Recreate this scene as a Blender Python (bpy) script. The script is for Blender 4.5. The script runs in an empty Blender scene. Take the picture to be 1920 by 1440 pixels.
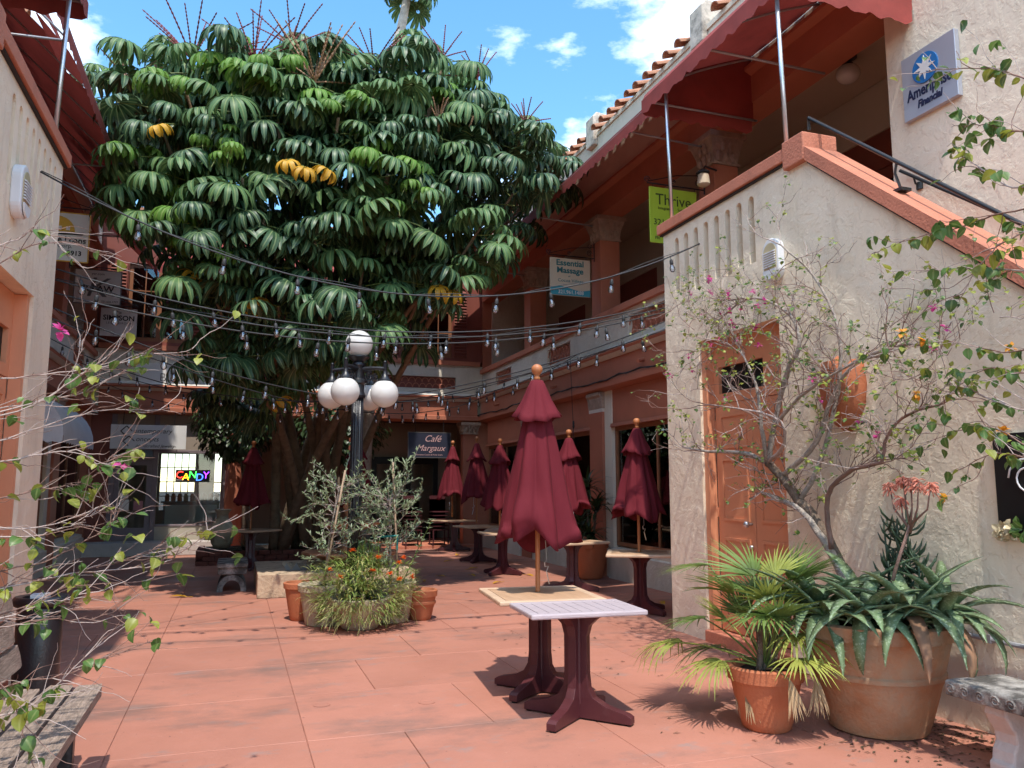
import bpy, bmesh, math, random
from mathutils import Vector, Matrix, noise
from mathutils.geometry import delaunay_2d_cdt
R = math.radians
random.seed(7)
sc = bpy.context.scene
COL = sc.collection

# ------------------------------------------------------------------ camera
cam_d = bpy.data.cameras.new('camera')
cam_d.sensor_width = 36.0
cam_d.lens = 1490.0 / 1920.0 * 36.0
cam_d.clip_start = 0.05
cam_d.clip_end = 2000.0
cam = bpy.data.objects.new('camera', cam_d)
COL.objects.link(cam)
cam.location = (0, 0, 1.57)
cam.rotation_euler = (R(97.305), 0, R(-19.094))
sc.camera = cam

# ------------------------------------------------------------------ sky, sun, exposure
SUN_EL, SUN_AZ = 64.0, 190.0          # azimuth measured from +Y: the sun stands behind the camera
w = bpy.data.worlds.new('World')
sc.world = w
w.use_nodes = True
nt = w.node_tree
nt.nodes.clear()
out = nt.nodes.new('ShaderNodeOutputWorld')
bg = nt.nodes.new('ShaderNodeBackground')
sky = nt.nodes.new('ShaderNodeTexSky')
sky.sky_type = 'NISHITA'
sky.sun_disc = False
sky.sun_elevation = R(SUN_EL)
sky.sun_rotation = R(SUN_AZ)
sky.air_density = 1.0
sky.dust_density = 0.0
sky.ozone_density = 1.35
tc = nt.nodes.new('ShaderNodeTexCoord')
mp = nt.nodes.new('ShaderNodeMapping')
mp.inputs['Scale'].default_value = (1.0, 1.0, 2.2)
mp.inputs['Location'].default_value = (4.4, 1.7, 0.3)
mp.inputs['Rotation'].default_value = (0, 0, R(20))
ns = nt.nodes.new('ShaderNodeTexNoise')
ns.inputs['Scale'].default_value = 2.1
ns.inputs['Detail'].default_value = 9.0
ns.inputs['Roughness'].default_value = 0.58
rp = nt.nodes.new('ShaderNodeValToRGB')
rp.color_ramp.elements[0].position = 0.515
rp.color_ramp.elements[0].color = (0, 0, 0, 1)
rp.color_ramp.elements[1].position = 0.66
rp.color_ramp.elements[1].color = (1, 1, 1, 1)
mx = nt.nodes.new('ShaderNodeMixRGB')
mx.inputs['Color2'].default_value = (10.5, 10.8, 11.4, 1)
nt.links.new(tc.outputs['Generated'], mp.inputs['Vector'])
nt.links.new(mp.outputs['Vector'], ns.inputs['Vector'])
nt.links.new(ns.outputs['Fac'], rp.inputs['Fac'])
nt.links.new(rp.outputs['Color'], mx.inputs['Fac'])
hs = nt.nodes.new('ShaderNodeHueSaturation')
hs.inputs['Hue'].default_value = 0.488
hs.inputs['Saturation'].default_value = 1.20
hs.inputs['Value'].default_value = 0.95
nt.links.new(sky.outputs['Color'], hs.inputs['Color'])
nt.links.new(hs.outputs['Color'], mx.inputs['Color1'])
nt.links.new(mx.outputs['Color'], bg.inputs['Color'])
bg.inputs['Strength'].default_value = 0.15
nt.links.new(bg.outputs['Background'], out.inputs['Surface'])

sun_d = bpy.data.lights.new('sun', 'SUN')
sun_d.energy = 2.05
sun_d.angle = R(0.8)
sun_d.color = (1.0, 0.94, 0.84)
sun = bpy.data.objects.new('sun', sun_d)
COL.objects.link(sun)
sdir = Vector((math.sin(R(SUN_AZ)) * math.cos(R(SUN_EL)), math.cos(R(SUN_AZ)) * math.cos(R(SUN_EL)), math.sin(R(SUN_EL))))
sun.rotation_euler = sdir.to_track_quat('Z', 'Y').to_euler()
sun.location = sdir * 60

sc.view_settings.view_transform = 'Standard'
sc.view_settings.look = 'None'
sc.view_settings.gamma = 1.0
sc.view_settings.use_curve_mapping = False
sc.view_settings.exposure = 1.32
sc.cycles.max_bounces = 7
sc.cycles.diffuse_bounces = 5
sc.cycles.glossy_bounces = 3
sc.cycles.transmission_bounces = 4
sc.cycles.transparent_max_bounces = 8
sc.cycles.caustics_reflective = False
sc.cycles.caustics_refractive = False
sc.cycles.sample_clamp_indirect = 6.0
sc.cycles.use_denoising = True

# ------------------------------------------------------------------ materials
MATS = {}
def newmat(name):
    m = bpy.data.materials.new(name)
    m.use_nodes = True
    MATS[name] = m
    n = m.node_tree.nodes
    return m, m.node_tree, n['Principled BSDF'], m.node_tree.links

def mat(name, col, rough=0.6, var=0.12, scale=3.0, bump=0.0, bscale=40.0, metal=0.0, spec=0.4,
        dirt=0.0, dcol=(0.05, 0.04, 0.035), dscale=1.2, dlo=0.55, stretch=(1, 1, 1), trans=0.0, coat=0.0, streak=0.0):
    """painted / mineral surface: colour variation, blotchy dirt and a fine bump, all from position"""
    m, nt, b, L = newmat(name)
    N = nt.nodes
    geo = N.new('ShaderNodeNewGeometry')
    mp = N.new('ShaderNodeMapping')
    mp.inputs['Scale'].default_value = stretch
    L.new(geo.outputs['Position'], mp.inputs['Vector'])
    n1 = N.new('ShaderNodeTexNoise')
    n1.inputs['Scale'].default_value = scale
    n1.inputs['Detail'].default_value = 6
    n1.inputs['Roughness'].default_value = 0.6
    L.new(mp.outputs['Vector'], n1.inputs['Vector'])
    hsv = N.new('ShaderNodeHueSaturation')
    hsv.inputs['Color'].default_value = (*col, 1)
    mr = N.new('ShaderNodeMapRange')
    mr.inputs['From Min'].default_value = 0.25
    mr.inputs['From Max'].default_value = 0.75
    mr.inputs['To Min'].default_value = 1 - var
    mr.inputs['To Max'].default_value = 1 + var
    L.new(n1.outputs['Fac'], mr.inputs['Value'])
    L.new(mr.outputs['Result'], hsv.inputs['Value'])
    last = hsv.outputs['Color']
    if dirt > 0:
        n2 = N.new('ShaderNodeTexNoise')
        n2.inputs['Scale'].default_value = dscale
        n2.inputs['Detail'].default_value = 8
        n2.inputs['Roughness'].default_value = 0.68
        if streak:
            mp2 = N.new('ShaderNodeMapping')
            mp2.inputs['Scale'].default_value = (1, 1, streak)
            L.new(geo.outputs['Position'], mp2.inputs['Vector'])
            L.new(mp2.outputs['Vector'], n2.inputs['Vector'])
        else:
            L.new(geo.outputs['Position'], n2.inputs['Vector'])
        r2 = N.new('ShaderNodeMapRange')
        r2.inputs['From Min'].default_value = dlo
        r2.inputs['From Max'].default_value = dlo + 0.2
        r2.inputs['To Max'].default_value = dirt
        L.new(n2.outputs['Fac'], r2.inputs['Value'])
        mix = N.new('ShaderNodeMixRGB')
        mix.inputs['Color2'].default_value = (*dcol, 1)
        L.new(r2.outputs['Result'], mix.inputs['Fac'])
        L.new(last, mix.inputs['Color1'])
        last = mix.outputs['Color']
    L.new(last, b.inputs['Base Color'])
    b.inputs['Roughness'].default_value = rough
    b.inputs['Metallic'].default_value = metal
    b.inputs['Specular IOR Level'].default_value = spec
    if coat:
        b.inputs['Coat Weight'].default_value = coat
    if bump > 0:
        nb = N.new('ShaderNodeTexNoise')
        nb.inputs['Scale'].default_value = bscale
        nb.inputs['Detail'].default_value = 4
        L.new(mp.outputs['Vector'], nb.inputs['Vector'])
        bp = N.new('ShaderNodeBump')
        bp.inputs['Strength'].default_value = bump
        bp.inputs['Distance'].default_value = 0.02
        L.new(nb.outputs['Fac'], bp.inputs['Height'])
        L.new(bp.outputs['Normal'], b.inputs['Normal'])
    if trans > 0:
        tr = N.new('ShaderNodeBsdfTranslucent')
        L.new(last, tr.inputs['Color'])
        ms = N.new('ShaderNodeMixShader')
        ms.inputs['Fac'].default_value = trans
        L.new(b.outputs['BSDF'], ms.inputs[1])
        L.new(tr.outputs['BSDF'], ms.inputs[2])
        L.new(ms.outputs['Shader'], N['Material Output'].inputs['Surface'])
    return m

def stucco(name, col, strength=0.55, scale=5.0, dirt=0.25):
    """trowelled stucco: plateaus with torn edges over a fine grain"""
    m, nt, b, L = newmat(name)
    N = nt.nodes
    geo = N.new('ShaderNodeNewGeometry')
    nw = N.new('ShaderNodeTexNoise')
    nw.inputs['Scale'].default_value = 2.3
    nw.inputs['Detail'].default_value = 3
    add = N.new('ShaderNodeMixRGB')
    add.blend_type = 'ADD'
    add.inputs['Fac'].default_value = 0.35
    L.new(geo.outputs['Position'], nw.inputs['Vector'])
    L.new(geo.outputs['Position'], add.inputs['Color1'])
    L.new(nw.outputs['Color'], add.inputs['Color2'])
    n1 = N.new('ShaderNodeTexNoise')
    n1.inputs['Scale'].default_value = scale
    n1.inputs['Detail'].default_value = 7
    n1.inputs['Roughness'].default_value = 0.58
    L.new(add.outputs['Color'], n1.inputs['Vector'])
    rp = N.new('ShaderNodeValToRGB')
    e = rp.color_ramp.elements
    e[0].position, e[0].color = 0.40, (0, 0, 0, 1)
    e[1].position, e[1].color = 0.62, (1, 1, 1, 1)
    a = e.new(0.47); a.color = (0.12, 0.12, 0.12, 1)
    a = e.new(0.49); a.color = (0.55, 0.55, 0.55, 1)
    a = e.new(0.56); a.color = (0.66, 0.66, 0.66, 1)
    a = e.new(0.575); a.color = (0.95, 0.95, 0.95, 1)
    L.new(n1.outputs['Fac'], rp.inputs['Fac'])
    n2 = N.new('ShaderNodeTexNoise')
    n2.inputs['Scale'].default_value = 38
    n2.inputs['Detail'].default_value = 4
    L.new(geo.outputs['Position'], n2.inputs['Vector'])
    sm = N.new('ShaderNodeMath'); sm.operation = 'MULTIPLY_ADD'
    sm.inputs[1].default_value = 0.42
    L.new(n2.outputs['Fac'], sm.inputs[0])
    L.new(rp.outputs['Color'], sm.inputs[2])
    bp = N.new('ShaderNodeBump')
    bp.inputs['Strength'].default_value = strength
    bp.inputs['Distance'].default_value = 0.012
    L.new(sm.outputs['Value'], bp.inputs['Height'])
    L.new(bp.outputs['Normal'], b.inputs['Normal'])
    n3 = N.new('ShaderNodeTexNoise')
    n3.inputs['Scale'].default_value = 0.9
    n3.inputs['Detail'].default_value = 8
    n3.inputs['Roughness'].default_value = 0.66
    mp = N.new('ShaderNodeMapping')
    mp.inputs['Scale'].default_value = (1, 1, 0.45)
    L.new(geo.outputs['Position'], mp.inputs['Vector'])
    L.new(mp.outputs['Vector'], n3.inputs['Vector'])
    r3 = N.new('ShaderNodeMapRange')
    r3.inputs['From Min'].default_value = 0.46
    r3.inputs['From Max'].default_value = 0.78
    r3.inputs['To Max'].default_value = dirt
    L.new(n3.outputs['Fac'], r3.inputs['Value'])
    mix = N.new('ShaderNodeMixRGB')
    mix.inputs['Color1'].default_value = (*col, 1)
    mix.inputs['Color2'].default_value = (0.30, 0.22, 0.165, 1)
    L.new(r3.outputs['Result'], mix.inputs['Fac'])
    n4 = N.new('ShaderNodeTexNoise')
    n4.inputs['Scale'].default_value = 4.0
    n4.inputs['Detail'].default_value = 7
    n4.inputs['Roughness'].default_value = 0.62
    mp4 = N.new('ShaderNodeMapping')
    mp4.inputs['Scale'].default_value = (1.6, 1.6, 0.12)
    L.new(geo.outputs['Position'], mp4.inputs['Vector'])
    L.new(mp4.outputs['Vector'], n4.inputs['Vector'])
    r4 = N.new('ShaderNodeMapRange')
    r4.inputs['From Min'].default_value = 0.56
    r4.inputs['From Max'].default_value = 0.74
    r4.inputs['To Max'].default_value = 0.28
    L.new(n4.outputs['Fac'], r4.inputs['Value'])
    mix4 = N.new('ShaderNodeMixRGB')
    mix4.inputs['Color2'].default_value = (0.36, 0.28, 0.20, 1)
    L.new(r4.outputs['Result'], mix4.inputs['Fac'])
    L.new(mix.outputs['Color'], mix4.inputs['Color1'])
    L.new(mix4.outputs['Color'], b.inputs['Base Color'])
    b.inputs['Roughness'].default_value = 0.85
    b.inputs['Specular IOR Level'].default_value = 0.25
    return m

def leafmat(name, col, vein=None, rough=0.42, trans=0.25, var=0.25, spec=0.5, spots=None):
    """leaf: pale midrib from the UV across the blade, per-leaf value change, a little light through it"""
    m, nt, b, L = newmat(name)
    N = nt.nodes
    geo = N.new('ShaderNodeNewGeometry')
    hsv = N.new('ShaderNodeHueSaturation')
    hsv.inputs['Color'].default_value = (*col, 1)
    n1 = N.new('ShaderNodeTexNoise')
    n1.inputs['Scale'].default_value = 4.5
    n1.inputs['Detail'].default_value = 3
    L.new(geo.outputs['Position'], n1.inputs['Vector'])
    mr = N.new('ShaderNodeMapRange')
    mr.inputs['From Min'].default_value = 0.3
    mr.inputs['From Max'].default_value = 0.7
    mr.inputs['To Min'].default_value = 1 - var
    mr.inputs['To Max'].default_value = 1 + var
    L.new(n1.outputs['Fac'], mr.inputs['Value'])
    L.new(mr.outputs['Result'], hsv.inputs['Value'])
    last = hsv.outputs['Color']
    if vein is not None:
        uv = N.new('ShaderNodeUVMap')
        sep = N.new('ShaderNodeSeparateXYZ')
        L.new(uv.outputs['UV'], sep.inputs['Vector'])
        s1 = N.new('ShaderNodeMath'); s1.operation = 'SUBTRACT'; s1.inputs[1].default_value = 0.5
        L.new(sep.outputs['X'], s1.inputs[0])
        s2 = N.new('ShaderNodeMath'); s2.operation = 'ABSOLUTE'
        L.new(s1.outputs[0], s2.inputs[0])
        s3 = N.new('ShaderNodeMapRange')
        s3.inputs['From Min'].default_value = 0.03
        s3.inputs['From Max'].default_value = 0.12
        s3.inputs['To Min'].default_value = 0.85
        s3.inputs['To Max'].default_value = 0.0
        L.new(s2.outputs[0], s3.inputs['Value'])
        mix = N.new('ShaderNodeMixRGB')
        mix.inputs['Color2'].default_value = (*vein, 1)
        L.new(s3.outputs['Result'], mix.inputs['Fac'])
        L.new(last, mix.inputs['Color1'])
        last = mix.outputs['Color']
    if spots is not None:
        v = N.new('ShaderNodeTexNoise')
        v.inputs['Scale'].default_value = 62
        v.inputs['Detail'].default_value = 1.5
        L.new(geo.outputs['Position'], v.inputs['Vector'])
        s4 = N.new('ShaderNodeMapRange')
        s4.inputs['From Min'].default_value = 0.57
        s4.inputs['From Max'].default_value = 0.62
        s4.inputs['To Max'].default_value = 0.75
        L.new(v.outputs['Fac'], s4.inputs['Value'])
        mix = N.new('ShaderNodeMixRGB')
        mix.inputs['Color2'].default_value = (*spots, 1)
        L.new(s4.outputs['Result'], mix.inputs['Fac'])
        L.new(last, mix.inputs['Color1'])
        last = mix.outputs['Color']
    L.new(last, b.inputs['Base Color'])
    b.inputs['Roughness'].default_value = rough
    b.inputs['Specular IOR Level'].default_value = spec
    if trans > 0:
        tr = N.new('ShaderNodeBsdfTranslucent')
        L.new(last, tr.inputs['Color'])
        ms = N.new('ShaderNodeMixShader')
        ms.inputs['Fac'].default_value = trans
        L.new(b.outputs['BSDF'], ms.inputs[1])
        L.new(tr.outputs['BSDF'], ms.inputs[2])
        L.new(ms.outputs['Shader'], N['Material Output'].inputs['Surface'])
    return m

def glassmat(name, tint=(0.9, 0.95, 0.95), refl=0.10, rough=0.02):
    m, nt, b, L = newmat(name)
    N = nt.nodes
    t = N.new('ShaderNodeBsdfTransparent')
    t.inputs['Color'].default_value = (*tint, 1)
    g = N.new('ShaderNodeBsdfGlossy')
    g.inputs['Roughness'].default_value = rough
    fr = N.new('ShaderNodeFresnel')
    fr.inputs['IOR'].default_value = 1.5
    ad = N.new('ShaderNodeMath'); ad.operation = 'ADD'
    ad.inputs[1].default_value = refl * 0.4
    ad.use_clamp = True
    L.new(fr.outputs['Fac'], ad.inputs[0])
    ms = N.new('ShaderNodeMixShader')
    L.new(ad.outputs[0], ms.inputs['Fac'])
    L.new(t.outputs['BSDF'], ms.inputs[1])
    L.new(g.outputs['BSDF'], ms.inputs[2])
    L.new(ms.outputs['Shader'], N['Material Output'].inputs['Surface'])
    return m

def emit(name, col, strength):
    m, nt, b, L = newmat(name)
    b.inputs['Base Color'].default_value = (*[c * 0.4 for c in col], 1)
    b.inputs['Emission Color'].default_value = (*col, 1)
    b.inputs['Emission Strength'].default_value = strength
    return m

stucco('stucco', (0.84, 0.72, 0.56), 0.55, 5.6, 0.36)
mat('groove', (0.42, 0.29, 0.17), 0.9, 0.25, 9, 0.5, 40, dirt=0.6, dcol=(0.22, 0.13, 0.08), dscale=6)
stucco('stucco_shop', (0.64, 0.58, 0.49), 0.6, 9.0, 0.5)
mat('cream', (0.70, 0.62, 0.50), 0.8, 0.06, 2.0, 0.15, 25, dirt=0.25, dcol=(0.28, 0.22, 0.16))
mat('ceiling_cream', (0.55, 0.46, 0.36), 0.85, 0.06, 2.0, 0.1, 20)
mat('trim_white', (0.66, 0.62, 0.55), 0.7, 0.08, 3.0, 0.12, 30, dirt=0.35, dcol=(0.2, 0.17, 0.14), dscale=2.5)
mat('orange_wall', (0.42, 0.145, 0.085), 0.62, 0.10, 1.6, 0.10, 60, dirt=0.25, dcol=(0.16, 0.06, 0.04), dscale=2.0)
mat('orange_door', (0.62, 0.26, 0.14), 0.5, 0.06, 2.0, 0.05, 80, dirt=0.15, dcol=(0.25, 0.09, 0.05))
mat('coping_orange', (0.50, 0.18, 0.11), 0.75, 0.15, 2.5, 0.35, 45, dirt=0.7, dcol=(0.20, 0.08, 0.055), dscale=2.2)
mat('dark_line', (0.03, 0.025, 0.025), 0.7, 0.2, 6)
mat('joint', (0.31, 0.13, 0.092), 0.9, 0.4, 5)
mat('dark_red_tone', (0.22, 0.06, 0.042), 0.55, 0.12, 2.0, 0.05, 60)  # paint on doors and shutters; on the back upper wall it carries shade
mat('capital_stone', (0.36, 0.26, 0.2), 0.85, 0.25, 9.0, 0.5, 30, dirt=0.7, dcol=(0.10, 0.07, 0.06), dscale=7)
mat('stained_concrete', (0.55, 0.48, 0.40), 0.9, 0.2, 5, 0.4, 25, dirt=0.85, dcol=(0.05, 0.045, 0.04), dscale=3.0, dlo=0.48)
mat('roof_tile', (0.40, 0.19, 0.11), 0.8, 0.3, 6, 0.3, 30, dirt=0.6, dcol=(0.11, 0.08, 0.06), dscale=6)
mat('awning_fabric', (0.30, 0.055, 0.045), 0.8, 0.32, 1.4, 0.25, 6, dirt=0.5, dcol=(0.12, 0.035, 0.03), dscale=2, trans=0.10)
mat('white_fabric', (0.66, 0.68, 0.72), 0.7, 0.08, 3, 0.05, 90, trans=0.15)
mat('umbrella_fabric', (0.128, 0.013, 0.021), 0.85, 0.16, 2.4, 0.55, 9, dirt=0.35, dcol=(0.18, 0.025, 0.035), dscale=2.2, trans=0.05, spec=0.2, stretch=(1, 1, 0.35))
mat('steel', (0.62, 0.63, 0.66), 0.33, 0.08, 5, metal=0.9)
mat('grey_pipe', (0.38, 0.38, 0.40), 0.5, 0.1, 5, metal=0.3)
mat('black_metal', (0.012, 0.012, 0.016), 0.36, 0.3, 8, 0.15, 60, spec=0.55)
mat('black_rail', (0.010, 0.010, 0.012), 0.4, 0.2, 8, spec=0.5)
mat('wood_pole', (0.42, 0.15, 0.055), 0.45, 0.2, 3, 0.1, 40, stretch=(12, 12, 1), coat=0.2)
mat('table_wood', (0.50, 0.31, 0.19), 0.5, 0.16, 3.0, 0.12, 20, stretch=(14, 1.4, 4), dirt=0.25, dcol=(0.24, 0.15, 0.11), dscale=5)
mat('table_pale', (0.44, 0.37, 0.39), 0.45, 0.12, 3.0, 0.12, 20, stretch=(1.4, 14, 4), dirt=0.3, dcol=(0.33, 0.28, 0.33), dscale=6)
mat('table_rim', (0.58, 0.40, 0.27), 0.5, 0.14, 8, 0.1, 30, dirt=0.4, dcol=(0.30, 0.17, 0.10), dscale=12)
mat('pedestal_plastic', (0.075, 0.018, 0.022), 0.42, 0.18, 4, 0.08, 30, spec=0.4, dirt=0.45, dcol=(0.15, 0.07, 0.07), dscale=6)
mat('terracotta', (0.42, 0.135, 0.06), 0.75, 0.14, 5, 0.2, 50, dirt=0.45, dcol=(0.22, 0.09, 0.055), dscale=5)
mat('old_terracotta', (0.37, 0.175, 0.085), 0.85, 0.3, 3.2, 0.4, 40, dirt=0.85, dcol=(0.33, 0.24, 0.155), dscale=3.0, dlo=0.42)
mat('mossy_stone', (0.42, 0.35, 0.25), 0.9, 0.28, 6, 0.5, 30, dirt=0.6, dcol=(0.13, 0.10, 0.06), dscale=5)
mat('coral_stone', (0.50, 0.37, 0.255), 0.9, 0.22, 5, 0.6, 26, dirt=0.9, dcol=(0.09, 0.065, 0.05), dscale=7, dlo=0.53)
mat('fountain_clay', (0.50, 0.235, 0.115), 0.78, 0.2, 6, 0.35, 30, dirt=0.5, dcol=(0.26, 0.14, 0.09), dscale=5)
mat('blue_tile', (0.020, 0.032, 0.075), 0.2, 0.35, 9, spec=0.6)
mat('pale_tile', (0.42, 0.36, 0.32), 0.35, 0.12, 9)
mat('soil', (0.035, 0.022, 0.015), 0.95, 0.4, 20, 0.8, 50)
mat('litter', (0.09, 0.055, 0.03), 0.9, 0.5, 18)
mat('concrete', (0.40, 0.37, 0.34), 0.9, 0.25, 6, 0.5, 40, dirt=0.92, dcol=(0.045, 0.04, 0.036), dscale=4.5, dlo=0.37)
mat('concrete_pale', (0.50, 0.45, 0.42), 0.9, 0.15, 6, 0.4, 40, dirt=0.35, dcol=(0.16, 0.13, 0.12), dscale=6)
mat('brick', (0.16, 0.055, 0.04), 0.9, 0.3, 9, 0.5, 40)
mat('old_wood', (0.37, 0.275, 0.22), 0.9, 0.5, 3.2, 1.0, 9, stretch=(26, 2.2, 26), dirt=0.75, dcol=(0.035, 0.026, 0.022), dscale=9)
mat('opal_glass', (0.80, 0.77, 0.74), 0.12, 0.02, 2, spec=0.6, trans=0.25)
mat('plastic_white', (0.72, 0.72, 0.74), 0.4, 0.03, 3)
mat('lamp_lens', (0.52, 0.44, 0.28), 0.3, 0.06, 8)
mat('cord', (0.03, 0.03, 0.032), 0.6, 0.2, 8)
mat('black', (0.006, 0.006, 0.007), 0.5, 0.1, 3)
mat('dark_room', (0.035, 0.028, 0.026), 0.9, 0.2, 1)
mat('shop_wall', (0.30, 0.24, 0.19), 0.9, 0.1, 1)
mat('wood_frame', (0.26, 0.105, 0.05), 0.5, 0.16, 4, 0.1, 40)
mat('grey_paint', (0.22, 0.20, 0.20), 0.6, 0.1, 3)
mat('mauve_paint', (0.20, 0.155, 0.17), 0.5, 0.1, 3)
mat('cream_paint_dull', (0.42, 0.37, 0.30), 0.75, 0.1, 3, dirt=0.3, dcol=(0.2, 0.16, 0.13))
mat('sign_white', (0.68, 0.66, 0.64), 0.5, 0.04, 2)
mat('sign_cream', (0.62, 0.52, 0.40), 0.55, 0.04, 2)
mat('sign_lime', (0.34, 0.46, 0.035), 0.5, 0.05, 2)
mat('sign_teal', (0.045, 0.30, 0.40), 0.5, 0.05, 2)
mat('sign_navy', (0.022, 0.024, 0.045), 0.5, 0.05, 2)
mat('sign_silver', (0.42, 0.44, 0.50), 0.38, 0.04, 2, metal=0.35)
mat('ink', (0.010, 0.010, 0.012), 0.6, 0.05, 2)
mat('ink_teal', (0.02, 0.16, 0.19), 0.6, 0.05, 2)
mat('ink_navy', (0.012, 0.018, 0.06), 0.5, 0.05, 2)
mat('ink_blue', (0.02, 0.16, 0.42), 0.4, 0.1, 2)
mat('ink_grey', (0.12, 0.11, 0.11), 0.6, 0.05, 2)
mat('ink_green', (0.035, 0.05, 0.01), 0.6, 0.05, 2)
mat('ink_rose', (0.55, 0.33, 0.33), 0.6, 0.05, 2)
mat('yellow_paint', (0.62, 0.36, 0.03), 0.5, 0.05, 2)
mat('bark_grey', (0.33, 0.28, 0.24), 0.9, 0.35, 22, 0.6, 60, dirt=0.6, dcol=(0.10, 0.075, 0.06), dscale=14)
mat('bark_dark', (0.16, 0.115, 0.085), 0.95, 0.4, 14, 0.9, 45, dirt=0.6, dcol=(0.04, 0.03, 0.024), dscale=16)
mat('twig', (0.21, 0.125, 0.10), 0.8, 0.35, 12, 0.3, 80)
mat('twig_pale', (0.40, 0.32, 0.29), 0.8, 0.3, 12, 0.3, 80)
mat('tree_bark', (0.20, 0.135, 0.085), 0.95, 0.3, 8, 0.6, 30, dirt=0.5, dcol=(0.07, 0.05, 0.035), dscale=6)
mat('palm_bark', (0.36, 0.32, 0.28), 0.95, 0.3, 10, 0.6, 40)
mat('stake', (0.36, 0.25, 0.17), 0.8, 0.2, 6)
mat('teal_tape', (0.01, 0.20, 0.18), 0.5, 0.05, 3)
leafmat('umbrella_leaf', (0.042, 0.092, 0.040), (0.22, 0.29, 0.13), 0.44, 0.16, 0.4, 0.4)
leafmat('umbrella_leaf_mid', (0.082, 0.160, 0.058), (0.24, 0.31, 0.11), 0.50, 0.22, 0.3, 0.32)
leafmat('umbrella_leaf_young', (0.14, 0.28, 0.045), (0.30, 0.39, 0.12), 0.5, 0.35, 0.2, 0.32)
leafmat('yellow_leaf', (0.62, 0.33, 0.02), (0.55, 0.36, 0.08), 0.5, 0.3, 0.2)
mat('petiole', (0.16, 0.19, 0.05), 0.5, 0.2, 5)
mat('flower_stalk', (0.17, 0.028, 0.028), 0.6, 0.3, 14, 0.5, 60)
mat('flower_stalk_tan', (0.36, 0.19, 0.105), 0.6, 0.3, 14, 0.5, 60)
leafmat('bush_leaf', (0.085, 0.165, 0.035), (0.20, 0.27, 0.09), 0.42, 0.38, 0.35)
leafmat('bush_leaf_yellow', (0.27, 0.30, 0.045), (0.34, 0.36, 0.10), 0.45, 0.4, 0.3)
leafmat('pink_bract', (0.62, 0.07, 0.30), None, 0.6, 0.4, 0.2)
leafmat('orange_bract', (0.78, 0.33, 0.03), None, 0.6, 0.4, 0.2)
leafmat('palm_green', (0.135, 0.205, 0.050), None, 0.45, 0.25, 0.4)
leafmat('palm_yellow', (0.33, 0.36, 0.075), None, 0.5, 0.3, 0.25)
leafmat('palm_dry', (0.40, 0.27, 0.15), None, 0.8, 0.25, 0.25)
leafmat('aloe_leaf', (0.135, 0.195, 0.095), None, 0.5, 0.0, 0.3, 0.35, spots=(0.30, 0.37, 0.25))
leafmat('aloe_dry', (0.30, 0.16, 0.09), None, 0.8, 0.1, 0.3)
leafmat('succulent', (0.03, 0.058, 0.028), None, 0.5, 0.0, 0.3)
leafmat('coral_flower', (0.70, 0.27, 0.19), None, 0.6, 0.3, 0.2)
leafmat('olive_leaf', (0.20, 0.255, 0.135), (0.25, 0.29, 0.18), 0.5, 0.2, 0.35)
leafmat('grass_leaf', (0.20, 0.28, 0.06), None, 0.5, 0.35, 0.4)
leafmat('grass_pale', (0.40, 0.40, 0.15), None, 0.55, 0.35, 0.3)
leafmat('orange_flower', (0.80, 0.16, 0.02), None, 0.6, 0.3, 0.2)
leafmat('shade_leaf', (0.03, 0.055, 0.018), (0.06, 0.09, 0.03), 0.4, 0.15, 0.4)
glassmat('window_glass', (0.85, 0.90, 0.90), 0.08)
glassmat('bulb_glass', (0.93, 0.95, 0.98), 0.5)
for n_, c_ in (('neon_red', (1, 0.03, 0.02)), ('neon_amber', (1, 0.38, 0.01)), ('neon_green', (0.03, 0.9, 0.05)),
               ('neon_blue', (0.03, 0.10, 1.0)), ('neon_violet', (0.20, 0.03, 0.9))):
    emit(n_, c_, 4.0)
mat('paper', (0.7, 0.68, 0.64), 0.8, 0.1, 4)
mat('pink_paper', (0.45, 0.2, 0.22), 0.8, 0.1, 4)

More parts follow.
